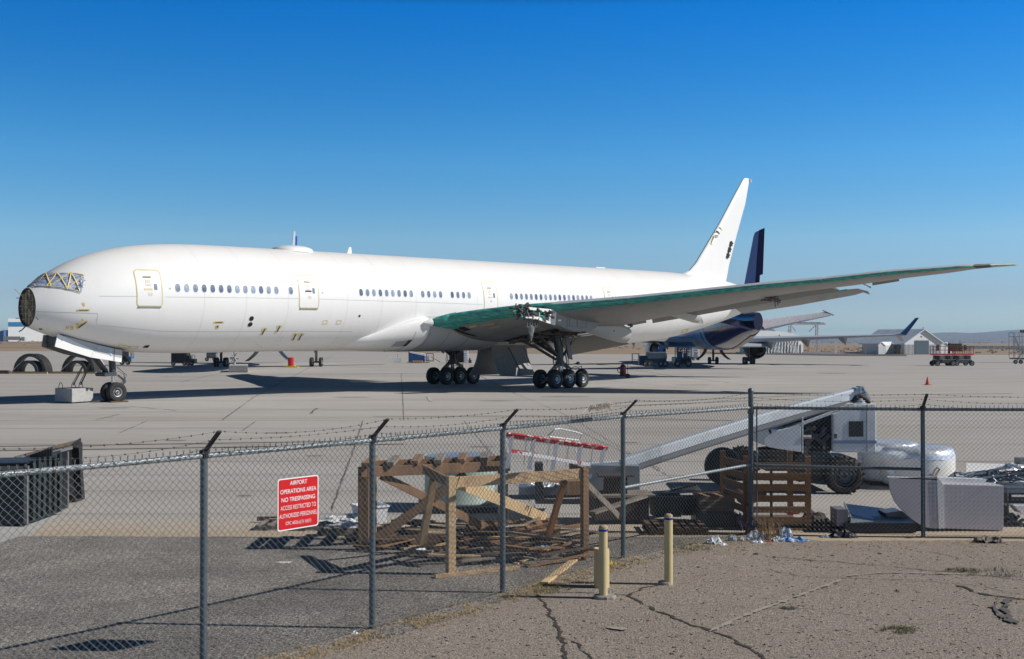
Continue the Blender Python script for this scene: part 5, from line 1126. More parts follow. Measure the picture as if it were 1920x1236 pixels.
m = MB(); m.prism([(X(768), D, .2), (X(796), D, .2), (X(796), D, Z(667.5)), (X(768), D, Z(661.5))], (0, 1.6, 0)); m.build('side', BLUEP, t); m = MB(); m.prism([(X(768), D - .02, Z(661.5)), (X(796), D - .02, Z(667.5)), (X(797), D - .02, Z(664.5)), (X(768), D - .02, Z(659.5))], (0, 1.6, 0)); m.build('lid', SIGNW, t); m = MB(); m.box(X(766), D - .05, .2, X(768), D + 1.5, Z(659.5)); m.build('corner_post', DARKM, t)
m = MB(); m.box(X(764), D - .4, 0, X(806), D + 1.5, .18); m.box(X(774), D - .5, .18, X(793), D - .1, .42); tag(m.build('pallet', WOODL), 'orange-brown timber pallet under the blue crate beyond the belly', 'pallet')
t = thing('timber_surround', 'open timber frame leaning beside the blue crate beyond the belly', 'frame', (X(806), D, 0)); m = MB()
for a, b in [((798, 677), (813, 677)), ((798, 663), (813, 663)), ((799, 663), (799, 677)), ((812.5, 663), (812.5, 677))]: m.bar((X(a[0]), D, Z(a[1])), (X(b[0]), D, Z(b[1])), .12, .14)
m.build('surround', WOODG, t); m = MB(); m.box(X(799.5), D + .1, Z(677), X(805), D + .2, Z(667)); m.build('panel', SIGNW, t); m = MB(); m.bar((X(808), D, Z(669)), (X(826), D - .3, Z(679)), .1, .1); m.build('plank', WOODL, t)
D = G(868, 681).y; k = D / F
t = thing('open_container', 'black open container with white ribbed door beyond the right main gear', 'container', (X(868), D, 0))
m = MB(); m.box(X(852), D, .1, X(869), D + 2, Z(658)); m.build('interior', BLACKM, t); m = MB(); m.box(X(869.5), D - .1, .1, X(877), D + 1.9, Z(658)); m.build('door', mat('pale_blue_white', (.5, .55, .62), .5), t)
for i in range(5): m = MB(); m.box(X(870.5), D - .16, Z(678 - i * 4), X(876), D - .1, Z(676.6 - i * 4)); m.build('door_rib', SIGNW, t)
m = MB(); m.box(X(878), D, 0, X(884), D + .8, .5); m.box(X(879), D, .5, X(882), D + .5, .8); tag(m.build('timber_stack', WOODD), 'small rusty brown timber stack right of the open container', 'timber')
# blue and grey machines under the right wing of the trijet
D = G(1225, 688).y; k = D / F
t = thing('boom_lift', 'grey and blue folded boom lift parked under the white tail, left of the caged tractor', 'boom lift', (X(1228), D, 0))
m = MB(); m.box(X(1214), D, Z(674), X(1251), D + 2.2, Z(660)); m.build('counterweight', mat('slate_grey_paint', (.13, .15, .18), .5, var=.2), t, bevel=.15)
m = MB(); m.box(X(1212), D + .1, .5, X(1250), D + 2, 1.0); m.box(X(1226), D + .2, .9, X(1240), D + 1.8, 1.5); m.box(X(1199), D + .3, .3, X(1214), D + 1.6, 1.5); m.build('chassis', mat('deep_blue_paint', (.008, .035, .10), .4), t)
m = MB(); m.bar((X(1234), D + .8, Z(659)), (X(1252), D + .8, Z(649)), .4, .35); m.bar((X(1228), D + .8, Z(661)), (X(1246), D + .8, Z(652)), .3, .3); m.box(X(1236), D + .3, Z(660), X(1242), D + 1.3, Z(650)); m.build('boom', BLUEP, t)
wheels_px(t, (1211, 1218, 1239, 1247), 688, .42)
D = G(1192, 682).y; k = D / F
t = thing('work_stand', 'small dark tubular work stand left of the grey boom lift', 'stand', (X(1192), D, 0)); m = MB(); m.box(X(1185), D, Z(664), X(1199), D + .9, Z(663)); m.build('top', DGREY, t)
for x in (1186, 1198):
    for dy in (0, .9): m = MB(); m.tube([(X(x), D + dy, 0), (X(x), D + dy, Z(664))], .04, 5); m.build('leg', DGREY, t)
m = MB(); m.tube([(X(1186), D, .6), (X(1198), D, .6)], .03, 5); m.build('stretcher', DGREY, t)
D = G(1282, 688).y; k = D / F
t = thing('tow_tractor', 'blue tow tractor with caged cab parked in front of the trijet left gear', 'tractor', (X(1282), D, 0)); NB = mat('navy_cab_paint', (.006, .05, .15), .35)
m = MB(); m.box(X(1266), D, .35, X(1297), D + 3, 1.25); m.build('body', NB, t, bevel=.06); m = MB(); m.box(X(1276), D - .06, .5, X(1294), D, 1.1); m.build('grille', BLACKM, t); m = MB()
for a in (1270, 1279, 1288, 1296):
    for dy in (0, 2.0): m.tube([(X(a), D + dy, 1.25), (X(a), D + dy, Z(653))], .06, 5)
for z in (655, 660): m.tube([(X(1270), D, Z(z)), (X(1296), D, Z(z)), (X(1296), D + 2, Z(z)), (X(1270), D + 2, Z(z)), (X(1270), D, Z(z))], .05, 5)
m.box(X(1269), D - .1, Z(653), X(1297), D + 2.1, Z(651.5)); m.build('cab_frame', NB, t)
m = MB(); m.box(X(1272), D + .6, 1.2, X(1280), D + 1.5, Z(660)); m.box(X(1284), D + .6, 1.2, X(1291), D + 1.5, Z(662)); m.build('seat', mat('seat_blue', (.03, .12, .22), .6), t); wheels_px(t, (1270, 1291), 688, .45)
D = G(1304, 676).y; k = D / F
t = thing('ground_power_unit', 'white boxy power unit on wheels right of the caged blue tractor', 'power unit', (X(1304), D, 0)); m = MB(); m.box(X(1297), D, .6, X(1311), D + 2.4, Z(652.5)); m.build('cabinet', SIGNW, t, bevel=.05); m = MB(); m.box(X(1301), D - .03, Z(671), X(1308), D, Z(660)); m.build('grille', mat('mid_grille', (.3, .3, .3), .6), t); m = MB(); m.box(X(1300), D - .03, Z(657.5), X(1308), D, Z(656)); m.build('vent', DARKM, t); m = MB(); m.box(X(1297), D + .1, .35, X(1313), D + 2.2, .6); m.build('chassis', DARKM, t); wheels_px(t, (1300, 1309), 676, .25)
# ------------------------------------------------------------------ buildings and far things
SHEET = mat('white_sheet_metal', (.66, .67, .67), .6, var=.06, scale=.3)
ROOFB = mat('pale_blue_roof', (.62, .70, .78), .5, var=.15, scale=.4)
def at(u, D): return (u - 960) / F * D
def zz(v, D): return EYE - (v - HOR) * D / F
D = 318.0; t = thing('barn', 'white sheet-metal barn with gable roof and big grey door on the right', 'building', (at(1730, D), D, 0)); dp = V((-7.0, 16, 0))
fr = [(1696.5, 665), (1763, 665), (1763, 641.5), (1731, 618.5), (1696.5, 643)]; dd_ = lambda u: D + (u - 1730) * .15 * .55; Pf = [V((at(u, dd_(u)), dd_(u), 0 if v > 660 else zz(v, dd_(u)))) for u, v in fr]
m = MB(); m.prism(Pf, dp); m.build('wall', SHEET, t)
for a, b in ((4, 3), (3, 2)):
    m = MB(); up = V((0, 0, .25)); d_ = (Pf[b] - Pf[a]).normalized() * .9; A = Pf[a] - (d_ if a == 4 else V()) - dp * .04; B = Pf[b] + (d_ if b == 2 else V()) - dp * .04; m.add([A, B, B + dp * 1.08, A + dp * 1.08, A + up, B + up, B + dp * 1.08 + up, A + dp * 1.08 + up], [(0, 1, 2, 3), (7, 6, 5, 4), (0, 4, 5, 1), (1, 5, 6, 2), (2, 6, 7, 3), (3, 7, 4, 0)]); m.build('roof', ROOFB, t)
FX = lambda u, o=0: V((at(u, dd_(u)) + .45 * o, dd_(u) - .9 * o, 0))
def fpanel(u0, u1, z0, z1, off): m = MB(); A, B = FX(u0, off), FX(u1, off); m.prism([A + V((0, 0, z0)), B + V((0, 0, z0)), B + V((0, 0, z1)), A + V((0, 0, z1))], (-.02, .1, 0)); return m
m = fpanel(1715, 1741, 0, zz(638.5, D), .15); dr = m.build('door', mat('slate_door', (.085, .12, .15), .5), t)
for i in range(8): m = fpanel(1715, 1741, .4 + i * .48, .45 + i * .48, .19); m.build('door_rib', mat('slate_rib', (.07, .10, .13), .5), dr)
m = MB()
for i in range(26):
    u = 1698 + i * 2.5
    if u < 1714 or u > 1742: p = FX(u, .08); m.box(p.x, p.y, 0, p.x + .1, p.y + .1, zz(646, D))
m.build('siding_rib', mat('rib_grey', (.42, .43, .45), .6), t); m = fpanel(1726, 1729, zz(632, D), zz(630.5, D), .1); m.build('vent', DARKM, t); m = MB(); m.tube([(at(1731, D), D, zz(619, D)), (at(1731, D), D, zz(613, D))], .1, 5); m.build('finial', WOODG, t)
D = 316.0
def shed(u0, u1, v0, ve, uw, lab, D, mtw=SHEET, dpv=V((3, 7, 0))):
    t = thing('shed', lab, 'shed', (at((u0 + u1) / 2, D), D, 0)); um = (u0 + u1) / 2; Pp = [V((at(u, D + (u - um) * .07), D + (u - um) * .07, z)) for u, z in ((u0, 0), (u1, 0), (u1, zz(ve, D)), (um, zz(v0, D)), (u0, zz(ve, D)))]
    m = MB(); m.prism(Pp, dpv); m.build('wall', mtw, t); m = MB(); up = V((0, 0, .15))
    for a, b in ((4, 3), (3, 2)): A, B = Pp[a] - dpv * .05, Pp[b] - dpv * .05; m.add([A, B, B + dpv * 1.1, A + dpv * 1.1, A + up, B + up, B + dpv * 1.1 + up, A + dpv * 1.1 + up], [(0, 1, 2, 3), (7, 6, 5, 4), (0, 4, 5, 1), (1, 5, 6, 2), (2, 6, 7, 3), (3, 7, 4, 0)])
    m.build('roof', SHEET, t); m = MB(); m.box(at(u0 + 2, D), D - .08, .9, at(u0 + 4, D), D, 1.9); m.build('window', DARKM, t)
shed(1647, 1661, 642, 648.5, 0, 'small white shed with gable roof left of the barn', 316, dpv=V((5, 5, 0))); shed(1764, 1782, 643, 648, 0, 'small white shed right of the barn behind the scissor lifts', 322)
m = MB(); D = 314; m.box(at(1680, D), D, 0, at(1688, D), D + 1.5, zz(646, D)); m.box(at(1677, D), D + .2, 1.6, at(1690, D), D + 1.2, 2.5); tag(m.build('machinery_stack', DARKM), 'dark piled machinery between the small left shed and barn', 'machinery')
D = 340.0; t = thing('hangar', 'large white hangar with curved end behind the trijet', 'hangar', (at(1462, D), D, 0))
m = MB(); hd_ = lambda u: D + (u - 1506) * .085; Pp = [V((at(u, hd_(u)), hd_(u), 0 if v > 661 else zz(v, hd_(u)))) for u, v in ((1400, 663), (1506, 663), (1506, 645), (1503, 636), (1497, 629.5), (1486, 625), (1468, 622), (1440, 620), (1400, 620))]; m.prism(Pp, (4, 30, 0)); m.build('wall', SHEET, t)
m = MB(); m.prism([V((at(u, D), D + 6, zz(v, D))) for u, v in ((1405, 622), (1469, 622.5), (1455, 616), (1405, 616))], (0, 24, 0)); m.build('roof', mat('grey_roof', (.32, .34, .36), .6), t)
for i in range(14): u = 1434 + i * 5.1; m = MB(); q_ = hd_(u); m.box(at(u, q_), q_ - .25, 0, at(u, q_) + .2, q_, zz(640 if u < 1500 else 646, q_)); m.build('wall_rib', BELLY, t)
m = MB(); m.prism([V((at(u, D - 5), D - 5, zz(v, D))) for u, v in ((1456, 640), (1467, 640), (1461.5, 627.5))], (0, .6, 0)); m.build('awning', mat('slate_blue', (.12, .18, .25), .5), t)
for i in range(10): u = 1436 + i * 6.0; m = MB(); q_ = hd_(u); m.bar((at(u, q_), q_ - 3.2, .2), (at(u + 8, q_), q_ + .5, zz(643, q_)), .2, .2); m.build('buttress', SHEET, t)
D = 352.0; t = thing('gantry', 'white steel gantry with long corrugated top beam behind the trijet', 'gantry', (at(1512, D), D, 0)); m = MB()
m.box(at(1475, D), D - 1, zz(609, D), at(1547, D), D + 6, zz(606.6, D)); m.build('top_beam', SHEET, t); m = MB()
for i in range(9): m.box(at(1490 + i * 6.3, D), D - .5, zz(606.6, D), at(1490 + i * 6.3 + 4, D), D + 5, zz(605 - (i % 2) * .8, D))
m.build('roof_sheet', mat('grey_roof', (.32, .34, .36), .6), t)
for u in (1479, 1483, 1529.5, 1533.5): m = MB(); m.box(at(u, D) - .14, D, 0, at(u, D) + .14, D + .3, zz(609, D)); m.build('column', SHEET, t)
for u0, u1 in ((1479, 1483), (1529.5, 1533.5)):
    m = MB()
    for i in range(8): z = i * 1.1; m.bar((at(u0, D), D, z), (at(u1, D), D, z + 1.1), .12, .12); m.bar((at(u0, D), D, z), (at(u1, D), D, z), .1, .1)
    m.build('lattice', SHEET, t)
for a, b in [((1484, 610), (1492, 622)), ((1529, 610), (1517, 622)), ((1509, 634), (1530, 656)), ((1534, 636), (1534, 655))]: m = MB(); m.bar((at(a[0], D), D, zz(a[1], D)), (at(b[0], D), D, zz(b[1], D)), .25, .25); m.build('brace', SHEET, t)
D = 330.0; m = MB(); m.tube([(at(1566.5, D), D, 0), (at(1566.5, D), D, zz(649, D))], .14, 6); tag(m.build('pole', SIGNW), 'short white pole standing at the far edge of the apron', 'pole')
PO = mat('post_orange', (.5, .22, .06), .6)
for i, u in enumerate([1513, 1517, 1521, 1526, 1541, 1546, 1551, 1556, 1611, 1622, 1687, 1691, 1695]):
    m = MB(); D = 336 if u < 1600 else 318; m.tube([(at(u, D), D, 0), (at(u, D), D, 1.3)], .07, 5); lb = 'orange marker post in the row beside the white gantry' if u < 1600 else ('orange marker post standing between gantry and barn' if u < 1650 else 'orange marker post at the barn left corner')
    tag(m.build('marker_post', PO), lb, 'post', 'marker posts by the gantry' if u < 1600 else ('marker posts before the barn' if u < 1650 else 'marker posts at the barn corner'))
m = MB(); D = 334; m.box(at(1505, D), D, 0, at(1645, D), D + .5, .45); tag(m.build('low_wall', SHEET), 'long low white kerb wall between gantry and barn', 'wall')
# passenger stairs at the right edge
D = 183.0; k = D / F; t = thing('boarding_stairs', 'tall wheeled steel boarding stairs cut by the right edge', 'stairs', (X(1915), D, 0)); m = MB()
for u in (1900, 1911, 1925, 1938):
    for dy in (0, 1.6): m.tube([(X(u), D + dy, .6 if u > 1905 else .8), (X(u), D + dy, Z(624))], .05, 5)
for v in (624, 631, 655): m.tube([(X(1900), D, Z(v)), (X(1938), D, Z(v)), (X(1938), D + 1.6, Z(v)), (X(1900), D + 1.6, Z(v)), (X(1900), D, Z(v))], .04, 5)
m.build('tower_frame', mat('stair_steel', (.20, .20, .21), .5, metal=.3), t); m = MB()
for i in range(14): f_ = i / 13; m.box(X(1904 + 12 * f_), D + .2, Z(633 + 42 * f_), X(1904 + 12 * f_) + 1.2, D + 1.4, Z(633 + 42 * f_) + .05)
m.build('step', BELLY, t); m = MB(); m.bar((X(1903), D + .1, Z(631)), (X(1912), D + .1, Z(655)), .1, .2); m.bar((X(1921), D + .1, Z(655)), (X(1907), D + .1, Z(676)), .1, .2); m.bar((X(1912), D + .1, Z(655)), (X(1932), D + .1, Z(676)), .1, .2); m.build('stringer', BELLY, t)
m = MB(); m.box(X(1901), D, .55, X(1940), D + 1.7, .75); m.build('chassis', DARKM, t); wheels_px(t, (1904, 1914, 1930), 682.5, .32); m = MB(); m.box(X(1914), D, Z(624), X(1917), D + .3, Z(619)); m.box(X(1919), D, Z(624), X(1922), D + .3, Z(619)); m.build('lamp', DARKM, t)
# far left hangar
D = 900.0; zb_ = 5.0
t = thing('hangar', 'distant white hangar with blue band at the far left behind the nose', 'hangar', (at(55, D), D, zb_)); HX = lambda u, o=0: V((at(u, D + (u - 15) * .25) + .5 * o, D + (u - 15) * .25 - o, 0))
m = MB(); m.prism([HX(15) + V((0, 0, zb_ - 2)), HX(130) + V((0, 0, zb_ - 2)), HX(130) + V((0, 0, zz(597.5, D + 28))), HX(15) + V((0, 0, zz(597.5, D)))], (-20, 60, 0)); m.build('wall', SHEET, t); m = MB(); m.prism([HX(15.2, .3) + V((0, 0, zz(612, D))), HX(129, .3) + V((0, 0, zz(612, D + 28))), HX(129, .3) + V((0, 0, zz(604, D + 28))), HX(15.2, .3) + V((0, 0, zz(604, D)))], (0, .2, 0)); m.build('band', mat('hangar_blue', (.01, .16, .36), .5), t)
m = MB(); m.add([(at(11, D), D + 12, zb_ - 2), (at(15, D), D, zb_ - 2), (at(15, D), D, zz(597.5, D)), (at(11, D), D + 12, zz(598.5, D))], [(0, 1, 2, 3)]); m.add([(at(11, D), D + 12.5, zb_ - 2), (at(15, D), D + .5, zb_ - 2), (at(15, D), D + .5, zz(597.5, D)), (at(11, D), D + 12.5, zz(598.5, D))], [(0, 1, 2, 3)]); m.build('end_wall', mat('dark_blue_wall', (.05, .12, .28), .6), t)  # dark blue end wall beside the white front
m = MB(); m.prism([V((at(u, D), D - 5, z)) for u, z in ((-40, zb_ - 2), (12, zb_ - 2), (12, zz(619, D)), (-6, zz(626, D)), (-40, zz(629, D)))], (0, 10, 0)); tag(m.build('lean_to', mat('dark_blue_wall', (.05, .12, .28), .6)), 'low blue building left of the distant striped hangar', 'building')
for i, (u0, u1, v, lb) in enumerate([(6, 38, 631, 'long white parked trailer before the distant striped hangar'), (40, 46, 632, 'small pale van right of the long white trailer')]):
    DD = 800; m = MB(); m.box(at(u0, DD), DD, zz(638, DD), at(u1, DD), DD + 3, zz(v, DD)); m.box(at(u0 + 1, DD), DD, zz(639.5, DD), at(u0 + 2, DD), DD + 2, zz(638, DD)); m.box(at(u1 - 2, DD), DD, zz(639.5, DD), at(u1 - 1, DD), DD + 2, zz(638, DD)); tag(m.build('trailer' if i == 0 else 'van', BELLY), lb, 'trailer' if i == 0 else 'van')
# desert scrub and distant sprawl
def scrub(name, label, spots, mt, cat='scrub'):
    m = MB()
    for (p, r) in spots:
        for _ in range(7):
            c = p + V((random.uniform(-r, r), random.uniform(-r, r), random.uniform(.1, .6) * r)); s_ = r * random.uniform(.25, .5)
            m.add([c + V((random.uniform(-s_, s_), random.uniform(-s_, s_), random.uniform(-s_ * .5, s_ * .7))) for _ in range(3)], [(0, 1, 2)]); 
            m.add([c + V((random.uniform(-s_, s_), random.uniform(-s_, s_), random.uniform(-s_ * .5, s_ * .7))) for _ in range(4)], [(0, 1, 2), (0, 2, 3)])
    o = m.build(name, mt); tag(o, label, cat, kind='stuff'); return o
SCR = mat('scrub_brown', (.085, .07, .04), .9, var=.4)
sp = []
for _ in range(260):
    D = random.uniform(310, 900); u = random.uniform(1380, 1960); sp.append((V((at(u, D), D, 0)), random.uniform(.5, 1.1)))
for _ in range(200):
    D = random.uniform(480, 900); u = random.uniform(-40, 1250); lf = min(1, max(0, (-(at(u, D)) / D - .05) / .3)); sp.append((V((at(u, D), D, 5.6 * lf * min(1, (D - 440) / 600) - .05)), random.uniform(.6, 1.4)))
scrub('desert_scrub', 'low brown scrub dotted over the desert beyond the apron', sp, SCR)
m = MB()
for _ in range(170):
    D = random.uniform(4200, 7200); u = random.uniform(1480, 1980); x = at(u, D); z = max(0, .0 + (D - 5600) * .012) ; h = random.uniform(3, 9); w_ = random.uniform(6, 22); m.box(x, D, z - 2, x + w_, D + 12, z + h)
o = m.build('distant_town', mat('far_roofs', (.55, .53, .50), .8, var=.3)); tag(o, 'pale specks of a far town spread below the hills', 'town', kind='stuff')
# ------------------------------------------------------------------ bollards
def bollard(u, v0, v1, wpx, name, label, fat=False):
    b = G(u, v1); k = b.y / F; R = wpx * k / 2; H = EYE - (v0 - HOR) * k; t = thing(name, label, 'bollard', tuple(b)); m = MB()
    if fat: m.lathe(b, (0, 0, 1), [(0, R), (H - .02, R), (H, R * .97), (H, R * .88), (H - .03, R * .86), (H - .03, 0)], 28)
    else: m.lathe(b, (0, 0, 1), [(0, R), (H - .035, R)], 28)
    m.build('pipe', CREAM, t, smooth=40)
    if not fat:
        m = MB(); m.lathe(b, (0, 0, 1), [(H - .035, R * 1.0), (H - .03, R * 1.03), (H - .015, R * .98), (H, R * .6), (H + .003, 0)], 28); m.build('concrete_cap', mat('sandy_concrete', (.42, .32, .22), .9, var=.25, scale=20, bump=.6), t, smooth=50)
        m = MB(); m.lathe(b, (0, 0, 1), [(H - .075, R), (H - .075, R + .003), (H - .048, R + .003), (H - .048, R)], 28); m.build('blue_band', BLUEB, t, smooth=40)
    return b
b1 = bollard(1131, 984, 1123, 16.5, 'bollard', 'cream pipe bollard with blue band in front, set in a concrete collar')
b2 = bollard(1253.5, 963, 1097, 16, 'bollard', 'cream pipe bollard with blue band, the right-hand one'); b3 = bollard(1128, 1027, 1102, 29, 'bollard', 'short fat cream pipe bollard behind the front thin one', True)
for b, rx, lb, g in ((b1, .115, 'rough grey concrete collar round the front bollard', 0), (b2, .075, 'broken concrete collar round the right-hand bollard', 1)):
    m = MB(); rr = [[b + V((rx * k * (1.25 + .2 * noise.noise(V((j * .9, g, 0)))) * cos(2 * pi * j / 22) + (.02 if g == 0 else -.05), rx * k * (1 + .25 * noise.noise(V((j * .7, 5 + g, 0)))) * sin(2 * pi * j / 22), z)) for j in range(22)] for k, z in ((1, .0), (1, .035), (.93, .05), (.5, .052))]
    m.loft(rr); tag(m.build('concrete_collar', mat('rough_concrete', (.30, .28, .26), .95, var=.2, scale=18, bump=.8, bscale=40)), lb, 'collar')
# ------------------------------------------------------------------ timber trestles
def beam(name, a, b, wd, th, mt, par, up=(0, 0, 1), label=None):
    m = MB(); m.bar(a, b, wd, th, up=up); return m.build(name, mt, par, bevel=.004, label=label)
def GP(u, v, z=0): return G(u, v, z)
A, B = G(682, 1032), G(943, 1014); e = (B - A).normalized(); nrm = V((.0, 1, 0)); W = .92; C_, D_ = A + nrm * W, B + nrm * W; UPN = nrm
t = thing('timber_trestle', 'large brown timber trestle with grey plank ends on top, left-hand and further back', 'trestle', tuple(A)); hT = 1.29
for p, mt in ((A, WOOD), (B, WOODG), (C_, WOOD), (D_, WOOD)): beam('leg', p, p + V((0, 0, hT)), .17, .12, mt, t, up=UPN)
for p, q in ((A, B), (C_, D_)): beam('side_beam', p - e * .04 - nrm * .06 + V((0, 0, hT - .07)), q + e * .12 - nrm * .06 + V((0, 0, hT - .07)), .045, .16, WOOD, t)
L = (B - A).length
for i in range(7):
    x = .04 + (L + .02) * i / 6; o = random.uniform(-.06, .02); p = A + e * x + V((0, 0, hT + .044)); beam('deck_board', p - nrm * (.08 - o), p + nrm * (W + .10 + o), .125, .062, WOODG if i % 2 else WOOD, t)
beam('end_beam', A + nrm * .06 + V((0, 0, hT - .16)), C_ + V((0, 0, hT - .16)), .05, .14, WOODD, t); beam('end_beam', B + nrm * .06 + V((0, 0, hT - .16)), D_ + V((0, 0, hT - .16)), .05, .14, WOODD, t)
beam('brace', A + e * .28 + V((0, 0, hT - .14)) - nrm * .02, B - e * .15 + V((0, 0, .1)) + nrm * .3, .045, .13, WOOD, t); beam('brace', A + e * .08 + V((0, 0, .1)) - nrm * .09, B - e * .65 + V((0, 0, hT - .2)) + nrm * .1, .05, .15, WOODD, t)
beam('bottom_rail', A + V((0, 0, .12)) + nrm * .05, A + e * 1.3 + V((0, 0, .10)), .06, .15, WOODD, t)
A2, B2 = G(845, 1078), G(1096, 1048); e2 = (B2 - A2).normalized(); n2 = V((-e2.y, e2.x, 0)); t = thing('timber_trestle', 'pale timber trestle nearest the fence with splayed legs and a light diagonal plank', 'trestle', tuple(A2)); h2 = 1.33
beam('leg', A2, A2 + V((0, 0, h2 + .04)), .115, .10, WOODL, t, up=n2, label='pale grained upright leg at the near left'); beam('leg', B2, B2 + V((0, 0, h2 + .04)), .10, .09, WOOD, t, up=n2)
beam('top_beam', A2 + V((0, 0, h2 - .06)) + e2 * .05 + n2 * .06, B2 + V((0, 0, h2 - .06)) + n2 * .02, .05, .15, WOODL, t)
C2 = A2 - e2 * .25 + n2 * .55; beam('leg', G(789, 1032), Q(813, 898, 16.6), .115, .06, WOODL, t, up=n2); beam('leg', G(1022, 1026), Q(1058, 903, 17.2), .10, .06, mat('orange_wood', (.36, .16, .06), .75, var=.25, scale=3, stretch=(1, 1, .3)), t, up=n2)
beam('side_beam', A2 + V((0, 0, h2 - .06)), Q(795, 880, 17.0), .05, .13, WOOD, t); beam('side_beam', B2 + V((0, 0, h2 - .04)), Q(1070, 876, 17.9), .05, .12, WOODD, t)
beam('brace', Q(858, 905, 15.85), G(1024, 985) + V((0, 0, .12)), .03, .17, mat('fresh_plank', (.60, .43, .24), .7, var=.15, scale=3, stretch=(1, 1, .3)), t, up=(0, -.6, .8), label='pale fresh diagonal plank')
beam('brace', Q(1098, 905, 17.0), Q(1160, 968, 18.2), .025, .10, WOODG, t); beam('brace', Q(812, 890, 16.7), Q(846, 912, 16.0), .04, .12, WOODL, t)
def plank(a, b, wd, th, mt, lb, name='plank', cat='plank', group=None):
    m = MB(); m.bar(a, b, wd, th); return tag(m.build(name, mt, bevel=.003), lb, cat, group)
plank(Q(1110, 962, 18.0), Q(1208, 925, 19.2) + V((0, 0, -.05)), .14, .04, WOODG, 'grey plank slanting down from the right leg of the pale trestle')
plank(G(1020, 1098) + V((0, 0, .03)), G(1086, 1046) + V((0, 0, .03)), .10, .035, mat('fresh_plank', (.60, .43, .24)), 'pale plank lying on the ground at the foot of the right trestle leg')
plank(G(815, 1085) + V((0, 0, .03)), G(972, 1068) + V((0, 0, .03)), .08, .045, WOODL, 'long thin pale batten lying in front of the near trestle leg')
# broken pallets and boards under the trestles
def pallet(name, label, c, rz, wx, wy, h=.09, mt=WOODG, nb=7, z=0, missing=(), cat='pallet', tilt=0):
    c = V(c); ex = V((cos(rz), sin(rz), 0)); ey = V((-sin(rz), cos(rz), 0)); t = thing(name, label, cat, tuple(c)); zz_ = lambda y: z + tilt * y
    for y in (-wy / 2 + .04, 0, wy / 2 - .04): m = MB(); m.obox(c + ey * y + V((0, 0, zz_(y) + h / 2)), ex * wx / 2, ey * .02, V((0, 0, h / 2 - .018))); m.build('stringer', mt, t)
    for i in range(nb):
        if i in missing: continue
        x = -wx / 2 + .05 + (wx - .1) * i / (nb - 1); w_ = random.uniform(.035, .055)
        m = MB(); m.obox(c + ex * x + V((0, 0, zz_(0) + h - .004)), ex * w_, ey * wy / 2 + V((0, 0, tilt * wy / 2)), V((0, 0, .009))); m.build('deck_board', mt, t)
        if i % 3 == 0: m = MB(); m.obox(c + ex * x + V((0, 0, zz_(0) + .010)), ex * .045, ey * wy / 2, V((0, 0, .008))); m.build('base_board', mt, t)
    return t
pallet('pallet', 'grey broken pallet on the ground behind the red sign', G(562, 990), -.05, 1.4, .7, mt=WOODG, missing=(2, 5))
pallet('pallet', 'old pallet under the left trestle beside the white bin', G(668, 998), .1, 1.1, .8, mt=WOODG, missing=(3,))
pallet('pallet', 'dark pallet lying between the two trestles', G(868, 1022), .2, 1.7, 1.2, mt=WOODD, missing=(1, 4)); pallet('pallet', 'brown pallet under the pale diagonal plank behind the middle fence post', G(960, 1000), .12, 1.5, 1.0, h=.16, mt=WOOD)
pallet('pallet', 'weathered pallet beneath the right half of the near trestle', G(990, 1042), .3, 1.4, .9, mt=WOODG, missing=(2,))
seen = []
for i in range(64):
    u = random.uniform(700, 1075); v = random.uniform(1000, 1066) - max(0, (u - 900)) * .05; 
    if u < 780 and v > 1042: continue
    p = G(u, v); a = random.gauss(.12, .5); L_ = random.uniform(.35, 1.5); d_ = V((cos(a), sin(a), 0)) * L_ / 2; z = random.uniform(.03, .22); dz = V((0, 0, random.uniform(-.05, .07)))
    m = MB(); m.bar(p - d_ + V((0, 0, z)) - dz, p + d_ + V((0, 0, z)) + dz, random.uniform(.05, .12), random.uniform(.018, .04)); mt = random.choice([WOODG, WOODD, WOODD, WOOD, WOODL, WOODG]); col_ = {WOODG.name: 'grey', WOODD.name: 'dark', WOOD.name: 'brown', WOODL.name: 'pale'}[mt.name]
    side = 'under the left trestle' if u < 840 else ('between the legs of the near trestle' if u < 940 else 'under the right end of the near trestle')
    tag(m.build('loose_board', mt, bevel=.003), '%s loose board in the timber heap %s' % (col_, side), 'board', 'loose boards: %s %s' % (col_, side))
for i in range(9):
    u = random.uniform(510, 690); v = random.uniform(983, 994); p = G(u, v); a = random.gauss(0, .3); L_ = random.uniform(.3, .9); d_ = V((cos(a), sin(a), 0)) * L_ / 2
    m = MB(); m.bar(p - d_ + V((0, 0, .10)), p + d_ + V((0, 0, .11)), .06, .02); mt = random.choice([WOODG, WOODL, WOODG]); c_ = {WOODG.name: 'grey', WOODL.name: 'pale'}[mt.name]; tag(m.build('loose_board', mt), '%s loose board on the pallets behind the red sign' % c_, 'board', 'loose boards: %s behind the red sign' % c_)
plank(G(482, 980) + V((0, 0, .07)), G(560, 979) + V((0, 0, .07)), .07, .07, WOODD, 'dark square bar lying level left of the red sign')
ORDN = ['leftmost', 'second from the left', 'third from the left', 'fourth from the left', 'fifth from the left', 'sixth from the left', 'seventh from the left', 'eighth from the left', 'ninth from the left', 'tenth from the left'] + [w_ + ' from the left' for w_ in ('eleventh', 'twelfth', 'thirteenth', 'fourteenth', 'fifteenth', 'sixteenth', 'seventeenth', 'eighteenth')]
gr = {}
for o in list(bpy.data.objects):
    if o.name.startswith(('loose_board', 'marker_post')) and 'group' in o.keys():
        cc = sum((V(v.co) for v in o.data.vertices), V()) / len(o.data.vertices); gr.setdefault(o['group'], []).append((cc.x / cc.y, o))
